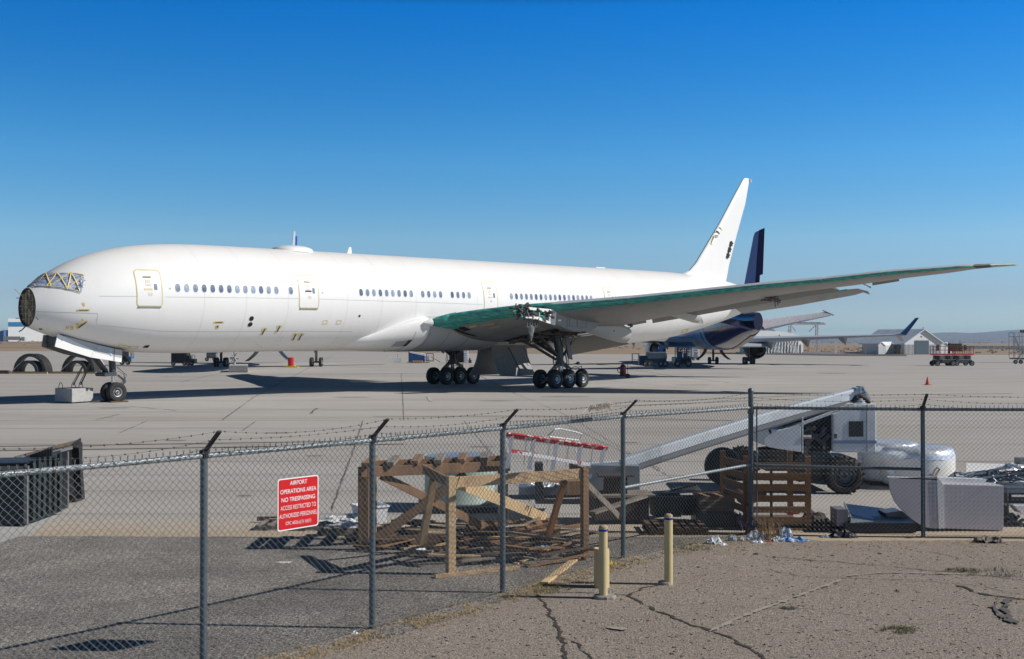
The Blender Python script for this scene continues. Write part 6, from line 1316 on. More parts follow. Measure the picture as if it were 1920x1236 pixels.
for g_, L_ in gr.items():
    L_.sort(key=lambda q: q[0])
    if len(L_) > 1:
        for i, (_, o) in enumerate(L_):
            if o.name.startswith('loose'): c_, s_ = g_.replace('loose boards: ', '').split(' ', 1); s_ = s_.replace('under the right end of the near trestle', 'under the near trestle right end'); o['label'] = '%s loose board, %s in the heap %s' % (c_, ORDN[i].replace(' from the left', ' from left'), s_)
            else: o['label'] = 'orange marker post, %s of the %s' % (ORDN[i], g_.replace('marker posts', 'row'))
    else:
        del L_[0][1]['group']
# white bin
c = G(690, 992); kx = c.y / F; t = thing('plastic_bin', 'white open plastic bin behind the left trestle leg', 'bin', tuple(c)); Rz = .5; ex, ey = V((cos(Rz), sin(Rz), 0)), V((-sin(Rz), cos(Rz), 0)); c = c + V((0, .25, 0)); m = MB()
def tapered(m, c, ex, ey, a0, b0, a1, b1, h, th=.012, z0=0):
    o = [[c + ex * sx * a + ey * sy * b + V((0, 0, z)) for sx, sy in ((-1, -1), (1, -1), (1, 1), (-1, 1))] for a, b, z in ((a0, b0, z0), (a1, b1, z0 + h), (a1 - th, b1 - th, z0 + h), (a0 - th, b0 - th, z0 + .03))]
    m.loft(o)
tapered(m, c, ex, ey, .20, .20, .25, .25, .38); m.build('body', WPLAS, t); m = MB()
for sx, sy in ((1, 0), (-1, 0), (0, 1), (0, -1)):
    q = ex if sx else ey; s_ = sx or sy; r_ = ey if sx else ex; m.obox(c + q * s_ * .255 + V((0, 0, .375)), q * .012, r_ * .265, V((0, 0, .015)))
m.build('rim', WPLAS, t); m = MB()
for i in range(5): m.obox(c + ex * .235 + ey * (-.16 + i * .08) + V((0, 0, .2)), ex * .008, ey * .012, V((0, 0, .14)))
m.build('rib', WPLAS, t)
# rubbish sheets
def rag(name, label, c, sx, sy, sz, mt, n=14, seed=0, cat='rubbish'):
    m = MB(); c = V(c); random.seed(seed)
    P = []
    for i in range(n + 1):
        for j in range(n + 1):
            x, y = -1 + 2 * i / n, -1 + 2 * j / n; r = max(abs(x), abs(y)); q = V((x * 2.3 + seed, y * 2.3, seed)); z = (1 - r ** 2) * .6 + .55 * noise.noise(q) + .3 * noise.noise(q * 2.7)
            P.append(c + V((sx * (x + .3 * noise.noise(q * 1.5 + V((9, 0, 0)))), sy * (y + .3 * noise.noise(q * 1.5 + V((0, 9, 0)))), max(.004, sz * z + .004))))
    m.add(P, [(i * (n + 1) + j, (i + 1) * (n + 1) + j, (i + 1) * (n + 1) + j + 1, i * (n + 1) + j + 1) for i in range(n) for j in range(n) if not (hypot(-1 + 2 * i / n, -1 + 2 * j / n) > 1.15 + .3 * noise.noise(V((i, j, seed))))])
    return tag(m.build(name, mt), label, cat)
PLW = mat('white_film', (.72, .73, .74), .45, var=.15, scale=8); PLB = mat('blue_bag', (.03, .16, .42), .3, var=.8, scale=6, col2=(.6, .68, .8), c2pos=.52, c2w=.06, s2=7); PLG = mat('grey_film', (.40, .43, .46), .4, var=.3, scale=9)
rag('plastic_sheet', 'crumpled white plastic sheet on the pallets left of the white bin', G(648, 992) + V((0, 0, .13)), .42, .2, .15, PLW, seed=1); rag('plastic_sheet', 'white plastic strip with red marks beside the left trestle leg', G(660, 1003) + V((0, 0, .13)), .45, .1, .09, mat('white_red_film', (.75, .73, .72), .5, col2=(.55, .12, .08), c2pos=.62, c2w=.03, s2=8), seed=2)
rag('straw_heap', 'yellow straw spilled around the foot of the left trestle', G(722, 1003) + V((0, 0, .06)), .35, .2, .14, mat('straw', (.42, .31, .15), .9, var=.6, scale=30), seed=3); rag('paper_sheet', 'thin white paper lying flat on the asphalt below the sign', G(533, 1055), .13, .06, .012, PLW, seed=4)
rag('blue_bag', 'small blue and white bag in the timber heap by the right trestle leg', G(1018, 1035) + V((0, 0, .06)), .16, .09, .07, PLB, seed=5)
m = MB(); p = Q(790, 1044, 16.5); m.obox(G(790, 1045) + V((0, 0, .08)), (.07, .02, 0), (-.02, .05, .02), (0, -.01, .03)); tag(m.build('wood_offcut', SIGNW), 'small white offcut on the timber heap left of the near leg', 'offcut')
# cylindrical tank
c = G(859, 962) + V((0, .62, 0)); R = .68; t = thing('storage_tank', 'squat pale green cylindrical tank behind the trestles', 'tank', tuple(c)); PG = mat('pale_green_paint', (.42, .50, .44), .5, var=.08, scale=2, col2=(.30, .36, .30), c2pos=.64, c2w=.08, s2=3)
m = MB(); m.lathe(c, (0, 0, 1), [(.12, R * .97), (.14, R), (.16, R * 1.01), (.18, R), (.98, R), (1.0, R * 1.015), (1.03, R * 1.01)], 48); m.build('shell', PG, t, smooth=40)
m = MB(); m.lathe(c, (0, 0, 1), [(1.0, R * 1.0), (1.03, R * .97), (1.05, R * .7), (1.06, R * .3), (1.06, 0)], 40); m.build('lid', mat('blue_grey_lid', (.32, .38, .46), .35, metal=.4), t, smooth=40)
m = MB(); m.obox(c + V((0, 0, .06)), (.75, .1, 0), (-.1, .7, 0), (0, 0, .055)); tag(m.build('pallet', BLACKP), 'black plastic pallet under the pale green tank', 'pallet')
# red and white ladder frame standing on the near trestle's far side
t = thing('platform_ladder', 'red and white fibreglass ladder lying on its side behind the fence', 'ladder', tuple(G(1040, 1000))); LR = mat('flaking_red', (.50, .015, .02), .5, var=.15, col2=(.62, .60, .58), c2pos=.54, c2w=.03, s2=9); LWm = mat('ladder_white', (.74, .74, .76), .5, var=.08)
DA, DB = 18.2, 19.0
def LP(f, v, off=0): u = 950 + 188 * f; return Q(u, v, DA + (DB - DA) * f + off)
m = MB(); m.bar(LP(0, 815), LP(1.0, 841), .05, .07, up=(0, -.5, .9)); m.build('rail', LR, t); m = MB(); m.bar(LP(.0, 820, .45), LP(.97, 843, .45), .03, .03, up=(0, -.5, .9)); m.build('rail', LWm, t)
m = MB(); m.bar(LP(0, 845), LP(.83, 871), .035, .055); m.build('lower_rail', LWm, t); m = MB(); m.bar(LP(.02, 844.6), LP(.30, 853), .04, .062); m.bar(LP(.46, 859), LP(.74, 868), .04, .062); m.build('lower_rail', LR, t)
for f in (.05, .27, .50, .74, .97):
    a = LP(f, 815 + 26 * f); b = LP(f - .045, 878 + 9 * f) if f < .9 else LP(f - .03, 868)
    m = MB(); m.bar(a, b, .045, .07, up=(1, 0, 0)); m.build('rung', LWm, t)
for f in (.20, .43, .62, .86): m = MB(); m.bar(LP(f, 817 + 24 * f, .45), LP(f - .03, 870 + 8 * f, .45), .035, .02, up=(1, 0, 0)); m.build('rung', LWm, t)
m = MB(); m.tube([Q(1028, 817, 19.6), Q(1040, 805, 19.6), Q(1050, 804, 19.7), Q(1082, 811, 19.9), Q(1092, 814, 20), Q(1086, 826, 20), Q(1030, 819, 19.6)], .014, 7); m.tube([Q(1060, 821, 19.7), Q(1064, 845, 19.6)], .012, 5); m.tube([Q(1077, 823, 19.8), Q(1080, 848, 19.7)], .012, 5); m.build('grab_rail', LWm, t)
m = MB(); m.box(*(Q(1003, 882, 19.5).xy), .5, Q(1018, 882, 19.5).x, 19.8, 1.15) 
tag(m.build('scrap_bracket', RUBB), 'dark bracket scrap seen through the ladder rungs', 'scrap')
# metal skin panel on pallet (middle)
t = thing('skin_panel', 'dark blue-grey curved metal panel lying on timber behind the near trestle', 'panel', tuple(G(1035, 945))); BM = mat('blue_grey_metal', (.16, .19, .24), .35, metal=.5, var=.2)
m = MB(); rr = []
for i in range(13): f = i / 12; rr.append([Q(966 + 140 * f, 892 - 18 * sin(pi * f * .6) + 22 * f, 20.2), Q(990 + 120 * f, 885 - 16 * sin(pi * f * .6) + 20 * f, 22), Q(990 + 120 * f, 887 - 16 * sin(pi * f * .6) + 20 * f, 22), Q(966 + 140 * f, 896 - 18 * sin(pi * f * .6) + 22 * f, 20.2)])
m.loft(rr); m.build('skin', BM, t, smooth=40); m = MB(); q = G(1090, 934); m.obox(q + V((-.35, .3, .2)), (.55, .1, 0), (0, .3, 0), (0, 0, .14)); m.build('timber_base', WOOD, t)
m = MB(); q = G(1000, 935); m.obox(q + V((.2, .3, .16)), (.5, .05, 0), (0, .3, 0), (0, 0, .08)); tag(m.build('metal_tray', BM), 'dark shallow metal tray under the left end of the curved panel', 'tray')
rag('foil_sheet', 'crumpled silver foil on the metal tray below the curved panel', G(1022, 935) + V((0, 0, .26)), .32, .2, .12, FOIL, seed=8)
# machinery crate with rusty top
q = G(1168, 984); t = thing('machine_crate', 'dark crate of machinery with rusty plate on top behind the fence post', 'crate', tuple(q)); m = MB(); m.obox(q + V((-.05, .4, .28)), (.48, .05, 0), (-.04, .38, 0), (0, 0, .2)); m.build('body', mat('rusty_dark', (.06, .04, .035), .8, var=.5, scale=5), t); m = MB(); m.obox(q + V((0, .35, .50)), (.55, .06, 0), (-.04, .36, 0), (0, 0, .02)); m.build('top_plate', WOODG, t)
m = MB(); m.box(q.x - .3, q.y + .2, .52, q.x + .1, q.y + .6, .82); m.obox(q + V((-.1, .4, .84)), (.32, .05, 0), (0, .3, 0), (0, 0, .015)); m.build('motor', mat('rusty_dark', (.06, .04, .035)), t)
pallet('pallet', 'dark brown pallet under the green crates behind the right bollard', G(1265, 996), .02, 1.0, .9, mt=WOODD, h=.12)
GD = mat('dark_green_plastic', (.008, .022, .02), .4, var=.4, scale=5)
for (u, v, a, b, h, lb) in [(1252, 985, .26, .24, .36, 'dark green plastic crate behind the right bollard, nearest the fence post'), (1298, 982, .20, .22, .30, 'dark green plastic crate between the other green one and the stacked boards')]:
    q = G(u, v); t = thing('plastic_crate', lb, 'crate', tuple(q)); m = MB(); tapered(m, q + V((0, .3, 0)), V((1, .1, 0)), V((-.1, 1, 0)), a * .9, b * .9, a, b, h, z0=.13); m.build('body', GD, t); m = MB(); 
    for s_ in (-1, 1): m.obox(q + V((0, .3 + s_ * b, h + .12)), (a + .02, 0, 0), (0, .015, 0), (0, 0, .02)); m.obox(q + V((s_ * a, .3, h + .12)), (.015, 0, 0), (0, b + .02, 0), (0, 0, .02))
    m.build('rim', GD, t)
m = MB(); q = G(1290, 975); P = [q + V((-.3, .1, .50)), q + V((.15, 0, .62)), q + V((.3, .35, .48)), q + V((-.1, .5, .52))]; m.prism(P, (0, 0, .03)); tag(m.build('crumpled_cover', GD), 'dark crumpled lid lying across the green crates', 'lid')
m = MB(); q = G(1240, 970); m.tube([q + V((.1, .3, .42)), q + V((.25, .2, .50)), q + V((.3, .25, .47))], .012, 5); tag(m.build('glass_shard', PLG), 'pale plastic scrap on top of the nearer green crate', 'scrap')
for i in range(5):
    q = G(1345, 986); m = MB(); m.obox(q + V((random.uniform(-.03, .03), .35, .27 + i * .055)), (.32, .02, 0), (-.01, .3, 0), (0, 0, .022)); tag(m.build('board', WOODG if i % 2 else WOOD), 'weathered board, %s of the short stack left of the slatted crate' % ['lowest', 'second from the bottom', 'middle', 'second from the top', 'topmost'][i], 'board')
m = MB(); q = G(1345, 990); m.obox(q + V((0, .35, .12)), (.36, 0, 0), (0, .3, 0), (0, 0, .12)); tag(m.build('green_box', GD), 'dark green box carrying the short stack of boards', 'box')
# slatted crate at the corner post
t = thing('slatted_crate', 'tall orange-brown slatted timber crate behind the tall capped fence post', 'crate', tuple(G(1450, 998))); CW = mat('crate_wood', (.18, .085, .028), .8, var=.35, scale=3, stretch=(.3, 1, 1), bump=.3, col2=(.09, .04, .015), c2pos=.6, c2w=.1, s2=3)
Dc = 19.45; xl, xr = at(1398, Dc), at(1520, Dc); k = Dc / F
for i in range(7):
    zt_ = EYE - (866 - HOR + i * 20.5) * k; m = MB(); m.obox(((xl + xr) / 2 - .03, Dc, zt_ - .065), ((xr - xl) / 2 - .04, .0, 0), (0, .012, 0), (0, 0, .06 + random.uniform(-.006, .004))); m.build('slat', CW, t)
    m = MB(); m.obox((xl - .10, Dc + .5, zt_ - .065), (-.01, 0, 0), (-.10, .48, 0), (0, 0, .06)); m.build('side_slat', CW, t)
for x, y in ((xl + .02, Dc + .04), (xr - .04, Dc + .0), (xl - .2, Dc + 1.0), (xr - .1, Dc + 1.0)): m = MB(); m.box(x - .045, y + .014, .02, x + .045, y + .10, 1.27); m.build('corner_post', CW, t)
m = MB(); m.box(xl + .42, Dc + .014, .1, xl + .46, Dc + .05, 1.2); m.build('centre_post', WOODD, t); m = MB(); m.box(xl - .1, Dc + .1, .06, xr - .1, Dc + 1.0, .12); m.build('floor', WOODD, t)
m = MB(); m.box(xr - .35, Dc + .2, .25, xr - .15, Dc + .4, .36); tag(m.build('red_bag', mat('orange_bag', (.6, .09, .03), .5, var=.4)), 'orange-red bag inside the slatted crate', 'bag')
m = MB(); m.obox((xl + .2, Dc + .5, .55), (.2, 0, .05), (0, .3, 0), (0, 0, .1)); tag(m.build('scrap_wood', WOODD), 'dark scrap wood inside the slatted crate', 'scrap')
# ------------------------------------------------------------------ grey boom lift
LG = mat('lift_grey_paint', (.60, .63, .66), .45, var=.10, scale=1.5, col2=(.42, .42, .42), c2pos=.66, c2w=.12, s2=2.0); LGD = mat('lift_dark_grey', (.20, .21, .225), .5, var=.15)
t = thing('boom_lift', 'big grey self-propelled boom lift with lowered telescopic boom behind the slatted crate', 'boom lift', tuple(G(1540, 925)))
Dt = 24.2; k = Dt / F
def LQ(u, v, y=0): q = Q(u, v, Dt); return V((q.x, Dt + y, q.z))
m = MB(); body_ = [(1432, 803), (1450, 804.5), (1462, 806), (1480, 802), (1500, 796), (1560, 772), (1600, 756.5), (1617, 755), (1643.5, 756), (1643.5, 849), (1503, 848), (1458, 842), (1440, 838), (1432, 834)]
m.prism([LQ(*p) for p in [(1432, 803), (1450, 804.5), (1462, 806), (1480, 802), (1503, 793), (1503, 848), (1458, 842), (1440, 838), (1432, 834)]], (0, 1.5, 0)); m.build('front_cowl', LG, t, bevel=.02)
m = MB(); m.prism([LQ(*p) for p in [(1562, 777), (1600, 758), (1643.5, 757), (1643.5, 849), (1562, 848)]], (0, 1.5, 0)); tr = m.build('rear_cowl', LG, t, bevel=.03)
m = MB(); m.prism([LQ(u, v, .15) for u, v in [(1503, 797), (1562, 775), (1562, 847), (1503, 847)]], (0, 1.2, 0)); eb = m.build('engine_bay', BLACKM, t)
m = MB()
for i in range(18): a = LQ(random.uniform(1507, 1556), random.uniform(795, 843), .1); m.tube([a, a + V([random.uniform(-.3, .3), 0, random.uniform(-.25, .25)])], random.choice([.02, .03, .05]), 5)
m.build('engine_pipe', mat('engine_grey', (.07, .065, .06), .6, var=.6, scale=9), eb)
m = MB(); m.prism([LQ(u, v, -.005) for u, v in [(1503, 793), (1562, 771), (1562, 776), (1503, 798)]], (0, .12, 0)); m.build('hood_edge', LG, t)
m = MB(); m.box(*LQ(1502, 0).xy, LQ(0, 850).z, LQ(1504, 0).x, Dt + .05, LQ(0, 783).z); m.build('stay', SIGNW, t)
m = MB(); m.prism([LQ(u, v, -.012) for u, v in [(1591.5, 790), (1618.5, 790), (1618.5, 819), (1591.5, 819)]], (0, .03, 0)); m.build('service_opening', mat('window_black', (.02, .02, .022), .5, var=.8, scale=12), tr)
m = MB(); m.prism([LQ(u, v, -.014) for u, v in [(1562.5, 826), (1643, 826), (1643, 832), (1562.5, 832)]], (0, .012, 0)); m.build('blue_stripe', mat('faded_blue_stripe', (.16, .22, .33), .5), tr)
m = MB(); m.prism([LQ(u, v, -.014) for u, v in [(1505, 816), (1521, 816), (1521, 822), (1505, 822)]], (0, .02, 0)); m.build('label_plate', SIGNW, t); m = MB(); m.prism([LQ(u, v, -.018) for u, v in [(1506, 819.5), (1520, 819.5), (1520, 821), (1506, 821)]], (0, .004, 0)); m.build('label_stripe', RED, t)
m = MB(); m.prism([LQ(u, v, -.012) for u, v in [(1564, 814), (1569, 814), (1569, 822), (1564, 822)]], (0, .01, 0)); m.build('label_plate', DARKM, tr)
m = MB(); m.prism([LQ(u, v, -.012) for u, v in [(1441, 804), (1446, 807), (1446, 814), (1443, 813), (1441, 808)]], (0, .01, 0)); m.build('cut_out', BLACKM, t)
m = MB(); m.box(*LQ(1622, 0, -.012).xy, LQ(0, 848).z, LQ(1623, 0).x, Dt, LQ(0, 758).z); m.build('panel_seam', LGD, tr)
m = MB(); q = LQ(1636, 750, .4); m.lathe(q, (0, -1, 0), [(-.03, .03), (-.03, .075), (.03, .075), (.03, .03)], 16); m.build('lifting_eye', LG, t)
bmx = [(1104, 877, 22.8), (1170, 860, 22.9), (1240, 836, 23.1), (1330, 807, 23.5), (1404, 784, 23.9), (1500, 756, 24.3), (1612, 727, 24.8)]
m = MB(); rr = []
for i, (u, v, D) in enumerate(bmx):
    if i < 1: continue
    p = Q(u, v, D); h = .30 + .03 * i / 6; rr.append([p + V((0, 0, 0)), p + V((0, .34, .0)), p + V((0, .34, -h)), p + V((0.0, 0, -h)), p + V((0, 0, -h * .68)), p + V((0, -.03, -h * .66)), p + V((0, -.03, -h * .12))])
m.loft(rr); bo = m.build('boom', LG, t); 
m = MB(); rr = []
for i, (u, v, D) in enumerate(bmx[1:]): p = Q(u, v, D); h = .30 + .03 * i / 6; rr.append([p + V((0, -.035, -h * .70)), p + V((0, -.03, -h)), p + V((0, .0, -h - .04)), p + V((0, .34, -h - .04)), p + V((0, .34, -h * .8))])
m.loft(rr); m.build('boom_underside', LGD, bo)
m = MB(); m.bar(Q(1105, 877, 22.85) + V((0, .15, -.02)), Q(1172, 862, 22.9) + V((0, .15, -.14)), .3, .2); m.build('boom_tip', LG, bo)
m = MB(); m.bar(Q(1470, 795, 24.2) + V((0, .5, 0)), Q(1608, 745, 24.7) + V((0, .5, 0)), .25, .28); m.build('lift_arm', LGD, t)
m = MB()
for (u, v, r_) in [(1617, 734, .06), (1620, 741, .085), (1616, 728, .045)]: m.lathe(Q(u, v, 24.7), (0, -1, 0), [(-.3, r_), (.04, r_), (.04, r_ * .5), (.02, r_ * .5), (.02, 0)], 14)
m.prism([Q(u, v, 24.72) for u, v in [(1606, 727), (1617, 726), (1626, 742), (1622, 752), (1605, 750)]], (0, .3, 0)); m.build('boom_pivot', LG, t)
m = MB(); m.tube([Q(1598, 754, 24.3), Q(1606, 745, 24.3), Q(1612, 742, 24.3), Q(1622, 748, 24.3), Q(1631, 756, 24.3)], [.05, .06, .05, .06, .04], 7); m.build('hose', mat('hose_brown', (.05, .035, .03), .8, var=.5, scale=20), t)
m = MB(); q0 = Q(1600, 752, 24.5); m.lathe(Q(1614, 755, 24.3), (0, 0, 1), [(0, .09), (.05, .09), (.05, .06), (.1, .05), (.1, 0)], 14); m.build('filler_cap', LG, t)
# platform control box at the low end
m = MB(); a_, b_ = Q(1104, 872, 22.6), Q(1200, 944, 22.6); m.prism([V((a_.x, 22.6, a_.z)), V((b_.x, 22.6, a_.z - .02)), V((b_.x, 22.6, b_.z + .02)), V((a_.x, 22.6, b_.z + .12))], (0, .75, 0)); cb = m.build('platform_box', mat('platform_grey', (.21, .235, .26), .5, var=.2, scale=2), t, bevel=.01)
m = MB(); m.box(Q(1163, 0, 22.6).x, 22.585, b_.z + .03, Q(1164.5, 0, 22.6).x, 22.6, a_.z); m.lathe(Q(1131, 885, 22.59), (0, -1, 0), [(0, .03), (.012, .03), (.012, 0)], 12); m.build('box_fitting', LGD, cb)
# chassis and wheels
m = MB(); m.box(LQ(1440, 0).x, Dt + .3, .45, LQ(1610, 0).x, Dt + 1.6, .72); m.box(LQ(1460, 0).x, Dt + .4, .7, LQ(1560, 0).x, Dt + 1.2, 1.0); m.prism([LQ(u, v, .1) for u, v in [(1505, 848), (1553, 848), (1562, 858), (1560, 900), (1500, 905), (1490, 870)]], (0, .5, 0)); m.lathe(LQ(1478, 846, .7), (0, 0, -1), [(0, .5), (.25, .45), (.3, .3)], 18); m.build('chassis', BLACKP, t)
def lug_wheel(c, ax, r, wd, rimmat, name='wheel'):
    h = wd / 2; m = MB(); axv = V(ax).normalized(); m.lathe(c, axv, [(-h * .2, .03), (-h * .2, r * .5), (h * .2, r * .5), (h * .7, r * .56), (h, r * .66), (h, r * .82), (h * .75, r * .96), (-h * .75, r * .96), (-h, r * .82), (-h, r * .5), (-h * .3, r * .4), (-h * .3, .03)], 36)
    x = axv.orthogonal().normalized(); y = axv.cross(x)
    for i in range(22):
        for s_ in (-1, 1):
            a = 2 * pi * (i + (.5 if s_ > 0 else 0)) / 22; rd = x * cos(a) + y * sin(a); tn = axv.cross(rd); m.obox(c + rd * r * .985 + axv * s_ * h * .5, axv * h * .48 + tn * .012, tn * .024, rd * r * .03)
    w_ = m.build(name, mat('dusty_tyre', (.045, .035, .028), .85, var=.5, scale=9, bump=.3), t, smooth=35)
    m = MB(); m.lathe(c, axv, [(h * .15, .0), (h * .55, .05), (h * .55, .11), (h * .25, .14), (h * .25, r * .42), (h * .74, r * .50), (h * .80, r * .55), (h * .70, r * .56)], 28)
    for i in range(8): a = 2 * pi * i / 8; m.lathe(c + (x * cos(a) + y * sin(a)) * .12 + axv * h * .3, axv, [(0, .018), (.05, .018), (.05, 0)], 6)
    m.build('rim', rimmat, w_, smooth=35)
OR_ = mat('rusty_rim', (.10, .11, .125), .45, var=.3, scale=6, col2=(.20, .07, .03), c2pos=.62, c2w=.06, s2=4)
c = G(1583, 926); lug_wheel(V((c.x, c.y + .05, .40)), (-.05, -1, 0), .405, .34, OR_); c = G(1357, 909); m = MB(); m.lathe(V((c.x, c.y + .1, .42)), V((-.2, -1, 0)), [(-.25, .0), (-.25, .36), (-.18, .41), (.1, .42), (.15, .40), (.16, .34), (.12, .30), (.12, 0)], 36); m.build('wheel', mat('green_black_disc', (.012, .02, .017), .55, var=.4), t, smooth=40); lug_wheel(V((G(1540, 905).x, 26.6, .40)), (0, 1, 0), .40, .34, OR_); lug_wheel(V((G(1400, 905).x, 26.6, .40)), (0, 1, 0), .40, .34, OR_)
# ------------------------------------------------------------------ foil-wrapped engine inlets, white panels and scrap on the right
def inlet(u, vb, vt, wpx, label, seed):
    b = G(u, vb); k = b.y / F; R = wpx * k / 2; H = EYE - (vt - HOR) * (b.y + R) / F; c = b + V((0, R, 0)); t = thing('engine_inlet', label, 'engine inlet', tuple(c)); n = 56; rr = []
    for h, r_ in [(.08, .93), (.12, .98), (.18, 1.0), (.35, 1.0), (.55, 1.0), (.78, 1.0)]: rr.append([c + V((R * r_ * cos(2 * pi * j / n), R * r_ * sin(2 * pi * j / n), H * h)) for j in range(n)])
    m = MB(); m.loft(rr); m.build('barrel', WHITE, t, smooth=40); rr = []
    for h, r_ in [(.74, 1.006), (.77, 1.0), (.81, .995), (.86, .98), (.92, .95), (.965, .90), (.99, .83), (1.0, .72), (1.0, .45), (.995, .25), (.99, 0.02)]:
        ring_ = []
        for j in range(n):
            a = 2 * pi * j / n; q = V((cos(a) * 3 + seed, sin(a) * 3, h * 5)); d_ = .016 * noise.noise(q * 1.6) + .012 * noise.noise(q * 5); hh_ = H * h + (.05 * noise.noise(V((a * 2.5, seed, 0))) if h < .76 else 0); ring_.append(c + V(((R * r_ + d_) * cos(a), (R * r_ + d_) * sin(a), hh_ + d_ * .3)))
        rr.append(ring_)
    m = MB(); m.loft(rr); m.build('foil_cover', FOIL, t, smooth=30)
    m = MB(); m.obox(c + V((0, 0, H * .05)), (R * .85, 0, 0), (0, R * .8, 0), (0, 0, H * .045)); tag(m.build('timber_skid', WOODD), 'dark timber under the ' + ('left' if seed < 5 else 'right') + ' foil-wrapped inlet', 'skid'); return c
inlet(1686, 912, 827, 116, 'white drum-shaped engine inlet with silver foil crown, left and further back', 2); inlet(1744, 920, 836, 140, 'white drum-shaped engine inlet with shiny foil crown, right-hand one', 9)
t = thing('cowl_panel', 'long white curved cowl panel lying at the right edge behind the scrap heap', 'panel', tuple(G(1870, 905))); m = MB(); rr = []
for i in range(9): f = i / 8; rr.append([Q(1812 + 150 * f, 869 + 4 * f, 24.6), Q(1812 + 150 * f, 868 + 4 * f, 25.2), Q(1812 + 150 * f, 880, 25.6), Q(1812 + 150 * f, 912, 24.9), Q(1812 + 150 * f, 905, 24.2), Q(1812 + 150 * f, 885, 24.2)])
m.loft(rr); m.build('shell', WHITE, t, smooth=50); m = MB(); m.box(at(1908, 25), 24.9, Q(0, 871, 25).z, at(1935, 25), 25.2, Q(0, 859, 25).z); m.build('fitting', DGREY, t)
# quarter-round white panel and box
Dp = 19.35; k = Dp / F; t = thing('white_panel_box', 'white quarter-round panel joined to a low white box beside the far fence post', 'panel', (at(1780, Dp), Dp, 0)); pw = mat('mauve_shaded_white', (.52, .49, .52), .5, var=.04)  # white panel paint with the mauve of its shaded front put in
def PQ(u, v, y=0): q = Q(u, v, Dp); return V((q.x, Dp + y, q.z))
arc = [(1667, 898), (1668, 910), (1671, 924), (1677, 938), (1686, 951), (1697, 963), (1710, 974), (1724, 983), (1737, 989), (1750, 991)]
m = MB(); m.prism([PQ(*p) for p in arc + [(1762, 991), (1762, 900), (1757, 893)]], (0, .05, 0)); m.build('quarter_panel', pw, t)
m = MB(); m.prism([PQ(*p, .01) for p in [(1766, 908), (1882, 911), (1882, 995), (1766, 991)]], (0, .42, 0)); m.build('box', pw, t, bevel=.008); m = MB(); m.prism([PQ(*p, -.012) for p in [(1756, 893), (1766, 905), (1769, 991), (1760, 991)]], (0, .3, 0)); m.build('joint_strip', SIGNW, t)
m = MB(); m.prism([PQ(*p, .30) for p in [(1764, 899), (1862, 903), (1863, 911), (1764, 908)]], (0, .15, 0)); m.build('rear_lip', SIGNW, t); m = MB(); m.prism([PQ(*p, .0) for p in [(1665, 894), (1757, 898), (1757, 900), (1665, 897)]], (0, .08, 0)); m.build('top_lip', SIGNW, t)
m = MB(); m.box(PQ(1672, 0).x, Dp + .04, .16, PQ(1880, 0).x, Dp + .4, .17); m.box(PQ(1690, 0).x, Dp + .1, 0, PQ(1880, 0).x, Dp + .6, .13); tag(m.build('timber_bearer', BLACKP), 'black low bearer under the white quarter-round panel and box', 'bearer')
m = MB(); q = Q(1671, 888, 19.6); m.obox(q, (.04, 0, .02), (0, .04, 0), (-.02, 0, .05)); m.bar(q, q + V((.0, 0, -.12)), .03, .03); tag(m.build('bracket', PLW), 'small white bracket on the left tip of the quarter-round panel', 'bracket')
m = MB(); m.bar(Q(1744, 897, 19.7), Q(1756, 877, 19.7), .02, .02); m.bar(Q(1756, 877, 19.7), Q(1762, 880, 19.7), .02, .02); m.bar(Q(1762, 880, 19.7), Q(1750, 897, 19.7), .02, .02); m.bar(Q(1744, 890, 19.7), Q(1752, 895, 19.7), .05, .03); tag(m.build('latch_handle', mat('tan_metal', (.35, .24, .15), .6)), 'tan metal latch handle sticking up behind the far fence post', 'handle')
# dark sheet metal trays left of the white panel
t = thing('sheet_metal_tray', 'dark blue sheet metal tray with bright edge leaning on a grey carton', 'tray', tuple(G(1640, 1000))); TB = mat('dark_blue_sheet', (.02, .04, .09), .4, metal=.4, var=.3)
P = [Q(1583, 944, 20.2), Q(1655, 953, 20.6), Q(1688, 985, 19.5), Q(1596, 972, 19.2)]; m = MB(); m.prism(P, (0, 0, -.03)); m.build('sheet', TB, t); m = MB(); m.bar(P[3] + V((-.02, -.01, -.04)), P[2] + V((0, -.01, -.04)), .03, .09); m.bar(P[0], P[3], .02, .05); m.build('edge', GALV, t)
m = MB(); m.prism([Q(u, v, 19.9) for u, v in [(1660, 962), (1690, 958), (1730, 985), (1680, 988)]], (0, .4, 0)); tag(m.build('metal_sheet', BM), 'dull blue-grey metal sheet between the tray and the quarter-round panel', 'sheet')
m = MB(); q = G(1590, 1003); m.box(Q(1566, 0, 19.2).x, 19.2, .12, Q(1587, 0, 19.2).x, 19.6, .40); tag(m.build('carton', mat('mauve_grey', (.16, .15, .18), .7)), 'grey-mauve carton under the left end of the dark tray', 'carton'); m = MB(); q = G(1660, 1003); m.box(q.x - .65, q.y + .1, .02, q.x + .55, q.y + .8, .18); tag(m.build('bearer', BLACKP), 'long black bearer under the dark blue tray', 'bearer')
rag('tarp', 'black crumpled sheet on the ground in front of the grey carton', G(1590, 1010) + V((-.05, .1, 0)), .24, .10, .16, BLACKP, seed=21); rag('plastic_film', 'clear film scrap hanging on the black sheet by the carton', G(1585, 998) + V((0, .1, .15)), .10, .08, .16, PLG, seed=22)
rag('dark_mat', 'dark brown mat heap right of the slatted crate', G(1545, 1000) + V((0, .6, 0)), .35, .4, .30, mat('dark_brown_mat', (.05, .035, .03), .9), seed=23)
